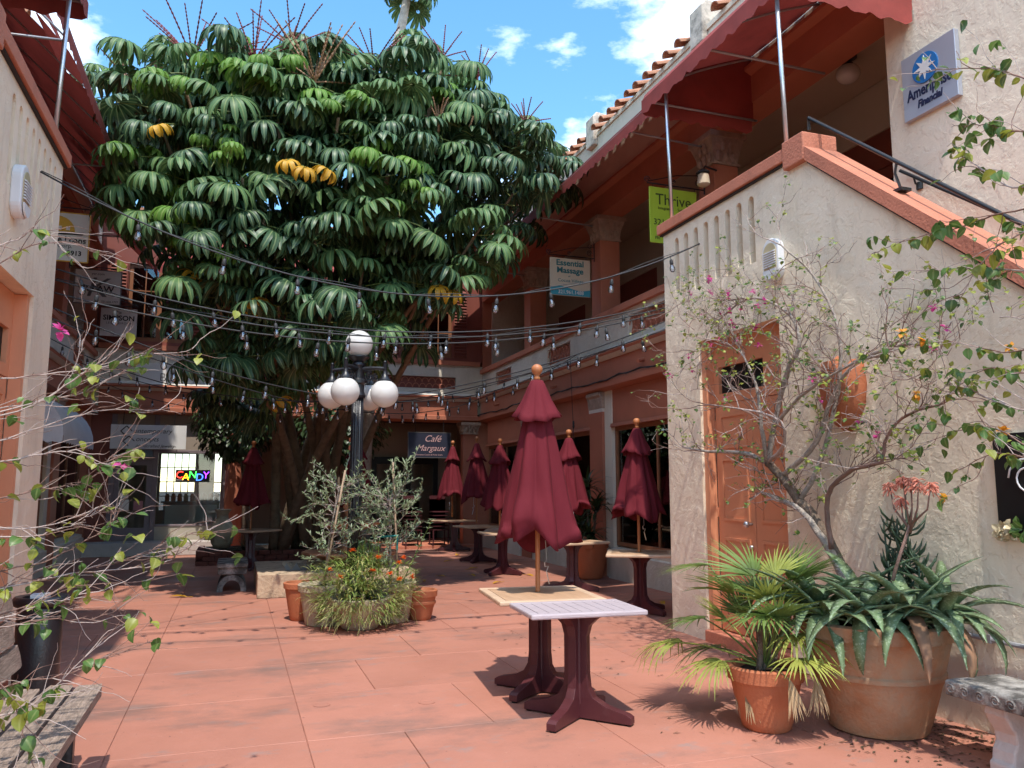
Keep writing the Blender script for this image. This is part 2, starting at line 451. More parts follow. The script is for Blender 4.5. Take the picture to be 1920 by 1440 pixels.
def floormat():
    m, nt, b, L = newmat('red_concrete')
    N = nt.nodes
    geo = N.new('ShaderNodeNewGeometry')
    def nz(scale, det, ro, st=(1, 1, 1)):
        mp = N.new('ShaderNodeMapping'); mp.inputs['Scale'].default_value = st
        L.new(geo.outputs['Position'], mp.inputs['Vector'])
        n = N.new('ShaderNodeTexNoise')
        n.inputs['Scale'].default_value = scale; n.inputs['Detail'].default_value = det; n.inputs['Roughness'].default_value = ro
        L.new(mp.outputs['Vector'], n.inputs['Vector'])
        return n.outputs['Fac']
    def ramp(src, lo, hi, a, c):
        r = N.new('ShaderNodeMapRange')
        r.inputs['From Min'].default_value = lo; r.inputs['From Max'].default_value = hi
        r.inputs['To Min'].default_value = a; r.inputs['To Max'].default_value = c
        L.new(src, r.inputs['Value']); return r.outputs['Result']
    def mix(fac, c1, c2):
        x = N.new('ShaderNodeMixRGB')
        L.new(fac, x.inputs['Fac'])
        if isinstance(c1, tuple): x.inputs['Color1'].default_value = (*c1, 1)
        else: L.new(c1, x.inputs['Color1'])
        x.inputs['Color2'].default_value = (*c2, 1)
        return x.outputs['Color']
    c = mix(ramp(nz(0.9, 6, 0.6), 0.35, 0.68, 0, 1), (0.425, 0.180, 0.125), (0.37, 0.158, 0.112))
    c = mix(ramp(nz(5.0, 5, 0.6), 0.45, 0.75, 0, 0.35), c, (0.45, 0.195, 0.145))
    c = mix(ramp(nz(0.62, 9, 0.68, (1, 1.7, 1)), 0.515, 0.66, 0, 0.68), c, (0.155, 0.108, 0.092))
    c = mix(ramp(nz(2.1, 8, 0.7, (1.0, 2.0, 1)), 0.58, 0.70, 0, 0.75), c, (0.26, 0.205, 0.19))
    c = mix(ramp(nz(9.0, 9, 0.75), 0.62, 0.68, 0, 0.55), c, (0.50, 0.26, 0.20))
    c = mix(ramp(nz(26, 3, 0.6), 0.70, 0.73, 0, 0.8), c, (0.09, 0.05, 0.042))
    c = mix(ramp(nz(70, 2, 0.5), 0.70, 0.76, 0, 0.35), c, (0.16, 0.07, 0.05))
    oi = N.new('ShaderNodeObjectInfo')
    hv = N.new('ShaderNodeHueSaturation')
    L.new(c, hv.inputs['Color'])
    L.new(ramp(oi.outputs['Random'], 0, 1, 0.93, 1.06), hv.inputs['Value'])
    L.new(hv.outputs['Color'], b.inputs['Base Color'])
    L.new(ramp(nz(2.0, 5, 0.6), 0.3, 0.7, 0.5, 0.78), b.inputs['Roughness'])
    b.inputs['Specular IOR Level'].default_value = 0.35
    bp = N.new('ShaderNodeBump'); bp.inputs['Strength'].default_value = 0.22; bp.inputs['Distance'].default_value = 0.01
    L.new(nz(55, 5, 0.65), bp.inputs['Height'])
    L.new(bp.outputs['Normal'], b.inputs['Normal'])
floormat()

# ------------------------------------------------------------------ helpers
ORG = {}
def put(o, parent=None):
    COL.objects.link(o)
    if parent is not None:
        o.parent = parent
    return o

def tag(o, label=None, cat=None, group=None, kind=None):
    if label: o['label'] = label
    if cat: o['category'] = cat
    if group: o['group'] = group
    if kind: o['kind'] = kind
    return o

def thing(name, label, cat, loc=(0, 0, 0), rz=0.0, group=None, base=None):
    """an Empty at a thing's base; parts are modelled in world coordinates unless base says otherwise"""
    o = bpy.data.objects.new(name, None)
    o.empty_display_size = 0.1
    put(o)
    o.location = loc
    o.rotation_euler = (0, 0, rz)
    ORG[o.name] = Vector(loc) if base is None else Vector(base)
    return tag(o, label, cat, group)

def dup(root, loc, rz=0.0, label=None, group=None, scale=None):
    def cp(o, par):
        c = o.copy()
        put(c, par)
        for ch in [x for x in KIDS.get(o.name, [])]:
            KIDS.setdefault(c.name, []).append(cp(ch, c))
        return c
    r = cp(root, None)
    r.location = loc
    r.rotation_euler = (0, 0, rz)
    if scale: r.scale = scale
    if label: r['label'] = label
    if group: r['group'] = group
    return r
KIDS = {}

class MB:
    def __init__(self, tf=None):
        self.v, self.f, self.m, self.uv, self.tf = [], [], [], {}, tf
    def add(self, vs, fs, m=0, uvs=None):
        k = len(self.v)
        if self.tf: vs = [self.tf(*p) for p in vs]
        self.v += [tuple(p) for p in vs]
        self.f += [tuple(i + k for i in f) for f in fs]
        self.m += [m] * len(fs)
        if uvs:
            for i, u in enumerate(uvs): self.uv[k + i] = u
        return self
    def box(self, x0, x1, y0, y1, z0, z1, m=0):
        return self.add([(x0, y0, z0), (x1, y0, z0), (x1, y1, z0), (x0, y1, z0), (x0, y0, z1), (x1, y0, z1), (x1, y1, z1), (x0, y1, z1)],
                        [(3, 2, 1, 0), (4, 5, 6, 7), (0, 1, 5, 4), (1, 2, 6, 5), (2, 3, 7, 6), (3, 0, 4, 7)], m)
    def prism(self, pts, axis, a, b, m=0):
        """2-D outline swept from a to b along axis: 'x' (pts are y,z), 'y' (x,z), 'z' (x,y)"""
        n = len(pts)
        def q(p, t):
            return (t, p[0], p[1]) if axis == 'x' else (p[0], t, p[1]) if axis == 'y' else (p[0], p[1], t)
        vs = [q(p, a) for p in pts] + [q(p, b) for p in pts]
        fs = [tuple(range(n))[::-1], tuple(range(n, 2 * n))] + [(i, (i + 1) % n, (i + 1) % n + n, i + n) for i in range(n)]
        return self.add(vs, fs, m)
    def tube(self, pts, r, n=8, m=0, cap=True, r1=None):
        pts = [Vector(p) for p in pts]
        k = len(pts)
        if k < 2: return self
        if not isinstance(r, (list, tuple)):
            r1 = r if r1 is None else r1
            r = [r + (r1 - r) * i / (k - 1) for i in range(k)]
        vs, fs = [], []
        u = None
        for i, p in enumerate(pts):
            d = (pts[min(i + 1, k - 1)] - pts[max(i - 1, 0)])
            if d.length < 1e-9: d = Vector((0, 0, 1))
            d.normalize()
            if u is None:
                u = d.cross(Vector((0, 0, 1)))
                if u.length < 1e-3: u = Vector((1, 0, 0))
            u = (u - d * u.dot(d))
            if u.length < 1e-6: u = d.orthogonal()
            u.normalize()
            v = d.cross(u)
            for j in range(n):
                a = 2 * math.pi * j / n
                vs.append(p + (u * math.cos(a) + v * math.sin(a)) * r[i])
        for i in range(k - 1):
            for j in range(n):
                a, b = i * n + j, i * n + (j + 1) % n
                fs.append((a, b, b + n, a + n))
        if cap:
            fs.append(tuple(range(n))[::-1]); fs.append(tuple(range((k - 1) * n, k * n)))
        return self.add(vs, fs, m)
    def lathe(self, prof, n=24, c=(0, 0, 0), m=0, mod=None, cap=True):
        """prof: list of (r, z); mod(theta, r, z, i) -> (r, z)"""
        vs, fs = [], []
        for i, (r, z) in enumerate(prof):
            for j in range(n):
                a = 2 * math.pi * j / n
                rr, zz = (r, z) if mod is None else mod(a, r, z, i)
                vs.append((c[0] + rr * math.cos(a), c[1] + rr * math.sin(a), c[2] + zz))
        for i in range(len(prof) - 1):
            for j in range(n):
                a, b = i * n + j, i * n + (j + 1) % n
                fs.append((a, b, b + n, a + n))
        if cap:
            fs.append(tuple(range(n))[::-1]); k = len(prof) - 1
            fs.append(tuple(range(k * n, k * n + n)))
        return self.add(vs, fs, m)
    def sphere(self, c, r, nu=20, nv=12, m=0, sq=(1, 1, 1)):
        prof = [(max(1e-4, math.sin(math.pi * i / nv)), -math.cos(math.pi * i / nv)) for i in range(nv + 1)]
        vs, fs = [], []
        for (a, z) in prof:
            for j in range(nu):
                t = 2 * math.pi * j / nu
                vs.append((c[0] + r * sq[0] * a * math.cos(t), c[1] + r * sq[1] * a * math.sin(t), c[2] + r * sq[2] * z))
        for i in range(nv):
            for j in range(nu):
                p, q = i * nu + j, i * nu + (j + 1) % nu
                fs.append((p, q, q + nu, p + nu))
        return self.add(vs, fs, m)
    def blade(self, p, d, up, ln, wd, m=0, curl=0.0, segs=3, fold=0.25, shape=None):
        """a leaf blade from p along d, face towards up, drooping by curl (radians over its length)"""
        d = Vector(d).normalized(); up = Vector(up)
        s = d.cross(up)
        if s.length < 1e-4: s = d.orthogonal()
        s.normalize()
        up = s.cross(d).normalized()
        sh = shape or (0.25, 0.95, 0.8, 0.06)
        n = len(sh) - 1
        q = Vector(p); vs, uv, fs = [], [], []
        for i in range(n + 1):
            wv = wd * 0.5 * sh[i]
            vs += [q - s * wv + up * wv * fold, q, q + s * wv + up * wv * fold]
            uv += [(0.0, i / n), (0.5, i / n), (1.0, i / n)]
            if i < n:
                q = q + d * (ln / n)
                if curl:
                    rot = Matrix.Rotation(-curl / n, 3, s)
                    d = rot @ d; up = rot @ up
        for i in range(n):
            a = i * 3
            fs += [(a, a + 1, a + 4, a + 3), (a + 1, a + 2, a + 5, a + 4)]
        return self.add(vs, fs, m, uv)
    def mesh(self, name, mats, smooth=False, recalc=True, org=Vector((0, 0, 0))):
        me = bpy.data.meshes.new(name)
        o = Vector(org)
        me.from_pydata([(x - o.x, y - o.y, z - o.z) for x, y, z in self.v], [], self.f)
        for mm in ([mats] if isinstance(mats, str) else mats):
            me.materials.append(MATS[mm])
        me.polygons.foreach_set('material_index', self.m)
        if self.uv:
            ul = me.uv_layers.new(name='UVMap')
            flat = []
            for lp in me.loops:
                flat += self.uv.get(lp.vertex_index, (0.0, 0.0))
            ul.data.foreach_set('uv', flat)
        if recalc:
            bm = bmesh.new(); bm.from_mesh(me)
            bmesh.ops.recalc_face_normals(bm, faces=bm.faces)
            bm.to_mesh(me); bm.free()
        if smooth:
            me.polygons.foreach_set('use_smooth', [True] * len(me.polygons))
        me.update()
        return me
    def build(self, name, mats, parent=None, smooth=False, recalc=True, bevel=0.0, angle=None, org=None, segs=2):
        root = parent
        while root is not None and root.parent is not None: root = root.parent
        if org is None:
            org = ORG.get(root.name, Vector((0, 0, 0))) if root is not None else Vector((0, 0, 0))
        me = self.mesh(name, mats, smooth, recalc, org)
        o = bpy.data.objects.new(name, me)
        put(o, parent)
        if parent is None and Vector(org).length > 0: o.location = org
        if parent is None: ORG[o.name] = Vector(org)
        if parent is not None: KIDS.setdefault(parent.name, []).append(o)
        if bevel > 0:
            b = o.modifiers.new('bevel', 'BEVEL'); b.width = bevel; b.segments = segs
            b.limit_method = 'ANGLE'; b.angle_limit = R(40)
        if smooth and angle:
            bm = bmesh.new(); bm.from_mesh(me)
            for e in bm.edges:
                if len(e.link_faces) == 2 and e.calc_face_angle(0) > R(angle): e.smooth = False
            bm.to_mesh(me); bm.free()
        return o

def slab_with_holes(outer, holes, d0, d1, tf, mb=None, m=0):
    """a wall: outline and holes in (t, z), from depth d0 to d1, mapped to the world by tf(d, t, z)"""
    mb = mb or MB(tf)
    loops = [list(outer)] + [list(h) for h in holes]
    pts, edges = [], []
    for lp in loops:
        k = len(pts)
        pts += [Vector(p) for p in lp]
        edges += [(k + i, k + (i + 1) % len(lp)) for i in range(len(lp))]
    faces_in = []
    k = 0
    for lp in loops:
        faces_in.append(list(range(k, k + len(lp)))); k += len(lp)
    v2, e2, f2, _, _, fo = delaunay_2d_cdt(pts, edges, faces_in, 1, 1e-6)
    keep = [f for f, o in zip(f2, fo) if 0 in o and not any(i in o for i in range(1, len(loops)))]
    n = len(v2)
    vs = [(d0, p.x, p.y) for p in v2] + [(d1, p.x, p.y) for p in v2]
    fs = [tuple(f) for f in keep] + [tuple(i + n for i in f)[::-1] for f in keep]
    ec = {}
    for f in keep:
        for i in range(len(f)):
            a, b = f[i], f[(i + 1) % len(f)]
            ec[(min(a, b), max(a, b))] = ec.get((min(a, b), max(a, b)), 0) + 1
    fs += [(a, b, b + n, a + n) for (a, b), c in ec.items() if c == 1]
    return mb.add(vs, fs, m)

def rect(a, b, c, d): return [(a, c), (b, c), (b, d), (a, d)]

def lettering(body, size, mats, parent, at, rz=0.0, rx=90.0, ext=0.002, shear=0.0, bold=0.0, align='CENTER', sx=1.0, name='lettering', spacing=1.0):
    """flat raised letters; 'at' is the world point of the text's baseline anchor"""
    cu = bpy.data.curves.new('text', 'FONT')
    cu.body = body; cu.size = size; cu.extrude = ext; cu.shear = shear; cu.offset = bold
    cu.align_x = align; cu.resolution_u = 3; cu.space_character = spacing
    tmp = bpy.data.objects.new('text', cu)
    COL.objects.link(tmp)
    dg = bpy.context.evaluated_depsgraph_get()
    me = bpy.data.meshes.new_from_object(tmp.evaluated_get(dg))
    bpy.data.objects.remove(tmp); bpy.data.curves.remove(cu)
    root = parent
    while root.parent is not None: root = root.parent
    org = ORG.get(root.name, Vector((0, 0, 0)))
    M = Matrix.Translation(Vector(at) - org) @ Matrix.Rotation(rz, 4, 'Z') @ Matrix.Rotation(R(rx), 4, 'X') @ Matrix.Diagonal((sx, 1, 1, 1))
    me.transform(M)
    me.materials.clear(); me.materials.append(MATS[mats])
    me.name = name
    o = bpy.data.objects.new(name, me)
    put(o, parent); KIDS.setdefault(parent.name, []).append(o)
    return o

def rnd(a, b): return random.uniform(a, b)
# pixel of the 1920x1440 picture to a point in the place, at a known X or Y or height: used only to read measurements off
_F = Vector((math.sin(R(19.094)), math.cos(R(19.094)), 0)); _Rt = Vector((math.cos(R(19.094)), -math.sin(R(19.094)), 0))
_Fw = _F * math.cos(R(7.305)) + Vector((0, 0, math.sin(R(7.305)))); _Up = _Rt.cross(_Fw)
def ray(u, v): return _Fw + _Rt * ((u - 960) / 1490.0) - _Up * ((v - 720) / 1490.0)
def atX(u, v, X):
    d = ray(u, v); return Vector((0, 0, 1.57)) + d * (X / d.x)
def atY(u, v, Y):
    d = ray(u, v); return Vector((0, 0, 1.57)) + d * (Y / d.y)
def atZ(u, v, z):
    d = ray(u, v); return Vector((0, 0, 1.57)) + d * ((z - 1.57) / d.z)

# ================================================================== the setting: ground and paving
g = MB().box(-150, 150, -60, 240, -0.3, -0.03).build('ground', 'soil'); tag(g, kind='structure')
g = MB().box(-3.6, 6.6, -1.5, 21.2, -0.03, -0.008).build('courtyard_floor', 'joint'); tag(g, kind='structure')
FLOOR = g
YJ = [-1.4, 0.85, 1.95, 3.05, 4.18, 5.30, 6.43, 7.55, 8.60, 9.70, 10.8, 11.9, 13.0, 14.1, 15.2, 16.3, 17.4, 18.5, 19.9]
XA = [-3.5, -2.0, -0.65, 0.49, 1.71, 2.93, 4.15, 5.35, 6.5]
XB = [-3.5, -1.3, -0.65, 0.49, 1.10, 2.36, 3.55, 4.75, 6.5]
for r_ in range(len(YJ) - 1):
    xs = XA if r_ % 2 == 1 else XB
    for c_ in range(len(xs) - 1):
        gp = 0.0022
        dz = rnd(-0.0012, 0.0012)
        s_ = MB().box(xs[c_] + gp, xs[c_ + 1] - gp, YJ[r_] + gp, YJ[r_ + 1] - gp, -0.0278, dz).build('floor_slab', 'red_concrete', FLOOR, bevel=0.003, segs=1)

# ================================================================== the arcade wings
COLS = [9.48, 13.23, 16.98]
def capital(mb, tf_c, hw, z0, z1, top, m=0):
    """a flared, leafy capital on a square shaft; tf_c is its centre (d, t)"""
    d, t = tf_c
    steps = [(hw * 1.12, z0), (hw * 1.12, z0 + 0.035), (hw * 1.0, z0 + 0.04), (hw * 1.12, z0 + (z1 - z0) * 0.45), (top * 0.92, z1 - 0.09), (top, z1 - 0.08), (top, z1)]
    vs, fs = [], []
    for h, z in steps:
        vs += [(d - h, t - h, z), (d + h, t - h, z), (d + h, t + h, z), (d - h, t + h, z)]
    for i in range(len(steps) - 1):
        for j in range(4):
            a, b = i * 4 + j, i * 4 + (j + 1) % 4
            fs.append((a, b, b + 4, a + 4))
    fs += [(3, 2, 1, 0), tuple(range((len(steps) - 1) * 4, len(steps) * 4))]
    mb.add(vs, fs, m)
    for side in range(4):
        for row in range(2):
            for k in range(3 - row):
                o = (k - (2 - row) / 2) * hw * 0.62
                h = hw * (1.05 + 0.16 * row)
                zc = z0 + 0.08 + row * (z1 - z0) * 0.33
                p = [(d - h, t + o), (d + o, t - h), (d + h, t + o), (d + o, t + h)][side]
                mb.sphere((p[0], p[1], zc + 0.04), hw * 0.24, 6, 5, m, (1, 1, 1.9))

def scallop(mb, tf_line, n, drop, m=0, thick=0.006):
    """a hanging valance with a scalloped hem; tf_line(s)->(x,y,z) of its top edge, s in 0..1"""
    vs, fs = [], []
    for i in range(n * 6 + 1):
        s = i / (n * 6)
        x, y, z = tf_line(s)
        dp = drop * (0.80 + 0.20 * abs(math.sin(math.pi * i / 6)) + 0.05 * math.sin(i * 1.7))
        vs += [(x, y, z), (x, y, z - dp)]
    for i in range(n * 6):
        a = i * 2
        fs.append((a, a + 1, a + 3, a + 2))
    mb.add(vs, fs, m)

def wing(x0, sg, label, tstart):
    tf = lambda d, t, z: (x0 + sg * d, t, z)
    B = lambda: MB(tf)
    root = thing('arcade_building', label, 'building', (x0, 13, 0))
    T1 = 20.5
    # ---- ground floor
    bays = [(7.6, 9.2), (9.76, 12.67), (13.5, 16.42), (17.26, 20.1)]
    mb = B()
    for a, b in bays:
        mb.prism([(-0.10, -0.02), (0.22, -0.02), (0.22, 0.50), (0.06, 0.50), (-0.10, 0.42)], 'y', a, b)
    bk = mb.build('bulkhead', 'stucco_shop', root)
    for a, b in bays:
        MB(tf).prism([(-0.06, 0.44), (0.22, 0.50), (0.22, 0.545), (-0.06, 0.50)], 'y', a, b).build('window_sill', 'cream', root)
        # window: timber frame, mullion, glass
        fr = B()
        fr.box(0.06, 0.14, a + 0.001, a + 0.07, 0.545, 2.60).box(0.06, 0.14, b - 0.07, b - 0.001, 0.545, 2.60)
        fr.box(0.06, 0.14, a + 0.07, b - 0.07, 0.545, 0.61).box(0.06, 0.14, a + 0.07, b - 0.07, 2.53, 2.60)
        fr.box(0.07, 0.13, (a + b) / 2 - 0.02, (a + b) / 2 + 0.02, 0.61, 2.53)
        w_ = fr.build('window_frame', 'wood_frame', root, bevel=0.004, segs=1)
        for u0, u1 in ((a + 0.07, (a + b) / 2 - 0.02), ((a + b) / 2 + 0.02, b - 0.07)):
            B().box(0.098, 0.104, u0, u1, 0.61, 2.53).build('window_pane', 'window_glass', w_)
        tp = B().box(0.02, 0.2, a, b, 2.66, 3.262).build('transom_panel', 'orange_wall', root)
        B().prism([(-0.04, 2.60), (0.2, 2.60), (0.2, 2.66), (-0.02, 2.66)], 'y', a, b).build('transom_ledge', 'orange_wall', root)
    for c in COLS:
        B().box(-0.05, 0.25, c - 0.27, c + 0.27, -0.02, 2.90).build('column', 'orange_wall', root, bevel=0.008)
        cp = B()
        cp.box(-0.055, 0.25, c - 0.275, c + 0.275, 2.90, 2.96, 1)
        cp.prism([(-0.06, 2.96), (0.25, 2.96), (0.25, 3.255), (-0.11, 3.255), (-0.11, 3.20), (-0.08, 3.16), (-0.07, 3.06)], 'y', c - 0.29, c + 0.29, 0)
        cp.build('column_capital', ['capital_stone', 'trim_white'], root)
        B().box(0.0, 0.25, c - 0.56, c - 0.272, -0.02, 3.258).build('pilaster_strip', 'cream', root)
    B().box(0.0, 0.3, 7.4, 7.6, -0.02, 3.258).build('pilaster_strip', 'cream', root)
    # ---- beam, cornice, balcony front
    B().prism([(-0.02, 3.26), (0.3, 3.26), (0.3, 3.80), (-0.06, 3.80), (-0.06, 3.42), (-0.16, 3.40), (-0.16, 3.30)], 'y', 7.96, T1).build('beam', 'orange_wall', root)
    cn = B()
    cn.prism([(-0.09, 3.80), (0.2, 3.80), (0.2, 3.86), (-0.17, 3.86)], 'y', 7.96, T1, 0)
    cn.prism([(-0.17, 3.862), (0.2, 3.862), (0.2, 3.945), (-0.13, 3.945), (-0.17, 3.92), (-0.19, 3.90)], 'y', 7.96, T1, 1)
    cn.prism([(-0.15, 3.947), (0.2, 3.947), (0.2, 4.02), (-0.03, 4.02), (-0.11, 3.98)], 'y', 7.96, T1, 0)
    cn.build('cornice', ['trim_white', 'orange_wall'], root)
    holes = []
    for a, b in ((7.96, 9.48), (9.48, 13.23), (13.23, 16.98), (16.98, 20.5)):
        m_ = (a + b) / 2
        if b - a > 2: holes.append(rect(m_ - 0.62, m_ + 0.62, 4.12, 4.46))
    slab_with_holes(rect(7.96, T1, 4.02, 4.58), holes, 0.0, 0.08, tf).build('balcony_wall', 'stucco_shop', root)
    B().box(0.081, 0.24, 7.96, T1, 4.02, 4.58).build('balcony_wall_core', 'orange_wall', root)
    for h in holes:                                          # clay tile grilles let into the balcony front
        a, b = h[0][0], h[1][0]
        gr = B()
        for r_ in range(2):
            for k in range(7):
                c = a + (k + 0.5 + 0.5 * (r_ % 2)) * (b - a) / 7.5
                pts = [(0.03, c + 0.085 * math.cos(q * math.pi / 8), 4.14 + r_ * 0.16 + 0.12 * math.sin(q * math.pi / 8)) for q in range(9)]
                gr.tube(pts, 0.012, 5)
        gr.build('tile_grille', 'orange_wall', root)
    B().prism([(-0.08, 4.58), (0.27, 4.58), (0.27, 4.70), (-0.06, 4.70), (-0.08, 4.68)], 'y', 7.96, T1).build('balcony_coping', 'coping_orange', root)
    B().box(0.08, 3.0, 2.0, T1, 3.62, 3.74).build('balcony_floor', 'coping_orange', root)
    for t in (8.6, 11.35, 15.1, 18.9):
        B().tube([(-0.03, t, 3.62), (-0.20, t - 0.06, 3.57)], 0.032, 10).build('scupper', 'orange_wall', root, smooth=True, angle=40)
    # ---- upper floor
    for c in COLS:
        B().box(0.0, 0.4, c - 0.2, c + 0.2, 4.70, 6.12).build('upper_column', 'orange_wall', root, bevel=0.01)
        mb = B(); capital(mb, (0.2, c), 0.2, 6.12, 6.58, 0.30); mb.build('upper_capital', 'capital_stone', root)
    bm_ = B()
    bm_.box(-0.02, 0.42, 6.1, T1, 6.58, 7.05)
    bm_.prism([(-0.02, 6.95), (-0.02, 7.05), (-0.12, 7.05), (-0.12, 7.0)], 'y', 6.1, T1)
    bm_.build('upper_beam', 'orange_wall', root)
    B().box(0.0, 0.35, 6.1, T1, 7.052, 8.16).build('upper_wall', 'cream', root)
    B().box(0.0, 3.0, tstart, 6.098, 0, 8.16).build('end_wall', 'stucco', root)
    bw = slab_with_holes(rect(6.1, T1, 3.74, 7.05), [rect(7.3, 9.6, 3.76, 6.35), rect(10.4, 12.4, 3.76, 6.1), rect(14.2, 16.2, 3.76, 6.1), rect(17.8, 19.6, 3.76, 6.1)], 1.85, 2.0, tf)
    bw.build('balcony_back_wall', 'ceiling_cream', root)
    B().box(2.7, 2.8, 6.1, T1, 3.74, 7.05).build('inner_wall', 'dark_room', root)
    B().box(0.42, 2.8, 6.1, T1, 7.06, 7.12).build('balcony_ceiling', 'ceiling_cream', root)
    for a, b, zt in ((7.3, 9.6, 6.35), (10.4, 12.4, 6.1), (14.2, 16.2, 6.1), (17.8, 19.6, 6.1)):
        df = B()
        df.box(1.88, 1.98, a + 0.002, a + 0.10, 3.76, zt - 0.002).box(1.88, 1.98, b - 0.10, b - 0.002, 3.76, zt - 0.002)
        df.box(1.88, 1.98, a + 0.10, b - 0.10, zt - 0.5, zt - 0.002).box(1.88, 1.98, (a + b) / 2 - 0.05, (a + b) / 2 + 0.05, 3.76, zt - 0.5)
        f_ = df.build('door_frame', 'dark_red_tone', root)
        for u0, u1 in ((a + 0.10, (a + b) / 2 - 0.05), ((a + b) / 2 + 0.05, b - 0.10)):
            dl = slab_with_holes(rect(u0 + 0.004, u1 - 0.004, 3.77, zt - 0.504), [rect(u0 + 0.16, u1 - 0.16, 4.6, zt - 0.68)], 1.90, 1.95, tf).build('door', 'dark_red_tone', root)
            B().box(1.92, 1.927, u0 + 0.16, u1 - 0.16, 4.6, zt - 0.68).build('door_pane', 'window_glass', dl)
    # ---- rooms behind the shop windows
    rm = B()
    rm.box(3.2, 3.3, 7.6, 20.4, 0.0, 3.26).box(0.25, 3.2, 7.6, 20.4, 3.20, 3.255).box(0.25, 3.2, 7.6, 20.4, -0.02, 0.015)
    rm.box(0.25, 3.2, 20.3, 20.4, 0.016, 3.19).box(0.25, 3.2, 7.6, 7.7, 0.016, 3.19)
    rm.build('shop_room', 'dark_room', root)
    B().box(0.26, 3.35, 20.41, 20.62, 0, 8.16).build('far_end_wall', 'stucco_shop', root)
    B().box(0.001, 0.259, 20.51, 20.62, 3.9, 8.1).build('far_end_pier', 'orange_wall', root)
    # ---- roof
    rf = B().prism([(-0.03, 8.162), (3.0, 8.162), (3.0, 9.26), (-0.03, 8.24)], 'y', tstart, 20.4).build('roof', 'cream', root)
    tl = MB()
    sl = math.atan2(1.02, 3.03)
    vs, fs = [], []
    for i, (l, rr) in enumerate(((-0.16, 0.098), (0.42, 0.078))):
        for lay in (0, 1):
            for q in range(9):
                a = math.pi * q / 8
                r_ = rr - 0.018 * lay
                vs.append((l, r_ * math.cos(a), r_ * math.sin(a) * 0.9))
    for i in range(8):
        fs += [(i, i + 1, i + 19, i + 18), (i + 9, i + 27, i + 28, i + 10), (i, i + 9, i + 10, i + 1), (i + 18, i + 19, i + 28, i + 27)]
    fs += [(0, 18, 27, 9), (8, 17, 35, 26)]
    tl.add([(sg * (x * math.cos(sl) - z * math.sin(sl)), y, x * math.sin(sl) + z * math.cos(sl)) for x, y, z in vs], fs)
    tm = tl.mesh('roof_tile', 'roof_tile')
    t = 6.2
    while t < 20.2:
        if min(abs(t - c) for c in COLS) > 0.30:
            o = bpy.data.objects.new('roof_tile', tm)
            put(o, rf)
            p = Vector(tf(-0.02, t, 8.27)) - ORG[root.name]
            o.location = p + Vector((0, rnd(-0.012, 0.012), rnd(-0.008, 0.008)))
            o.rotation_euler = (rnd(-0.05, 0.05), 0, rnd(-0.04, 0.04))
        t += 0.335
    up = B()
    for k in range(1, 4):
        t = 6.2
        while t < 20.2:
            d0 = -0.02 + k * 0.38
            z0 = 8.27 + k * 0.38 * math.tan(sl)
            pts = [(d0 - 0.05, t, z0), (d0 + 0.40, t, z0 + 0.45 * math.tan(sl))]
            up.tube(pts, 0.085, 8)
            t += 0.335
    o = up.build('roof_tile_courses', 'roof_tile', rf); o['kind'] = 'stuff'
    for c in COLS:
        B().prism([(-0.10, 8.0), (0.3, 8.0), (0.3, 8.62), (-0.02, 8.66), (-0.10, 8.56)], 'y', c - 0.17, c + 0.17).build('parapet_pier', 'stained_concrete', root, bevel=0.02)
    return root, tf

RW, tfR = wing(6.25, 1, 'two storey shop wing with an unbroken red awning below its clay tile eave', -1.5)
LW, tfL = wing(-3.23, -1, 'two storey shop wing with torn red awning and a small white canopy', -1.5)
# the bay beside the stair: what stands behind the glass
lettering('ROOM', 0.13, 'sign_white', RW, (6.25 + 0.110, 10.98, 0.78), rz=R(-90), bold=0.004)
MB().tube([(6.36, 11.3, 0.96), (6.36, 11.05, 0.93), (6.36, 10.72, 0.955)], 0.012, 6).build('pen_mark', 'sign_white', RW)
MB().box(6.42, 6.45, 12.15, 12.55, 0.62, 2.5).build('curtain', 'cream_paint_dull', RW)

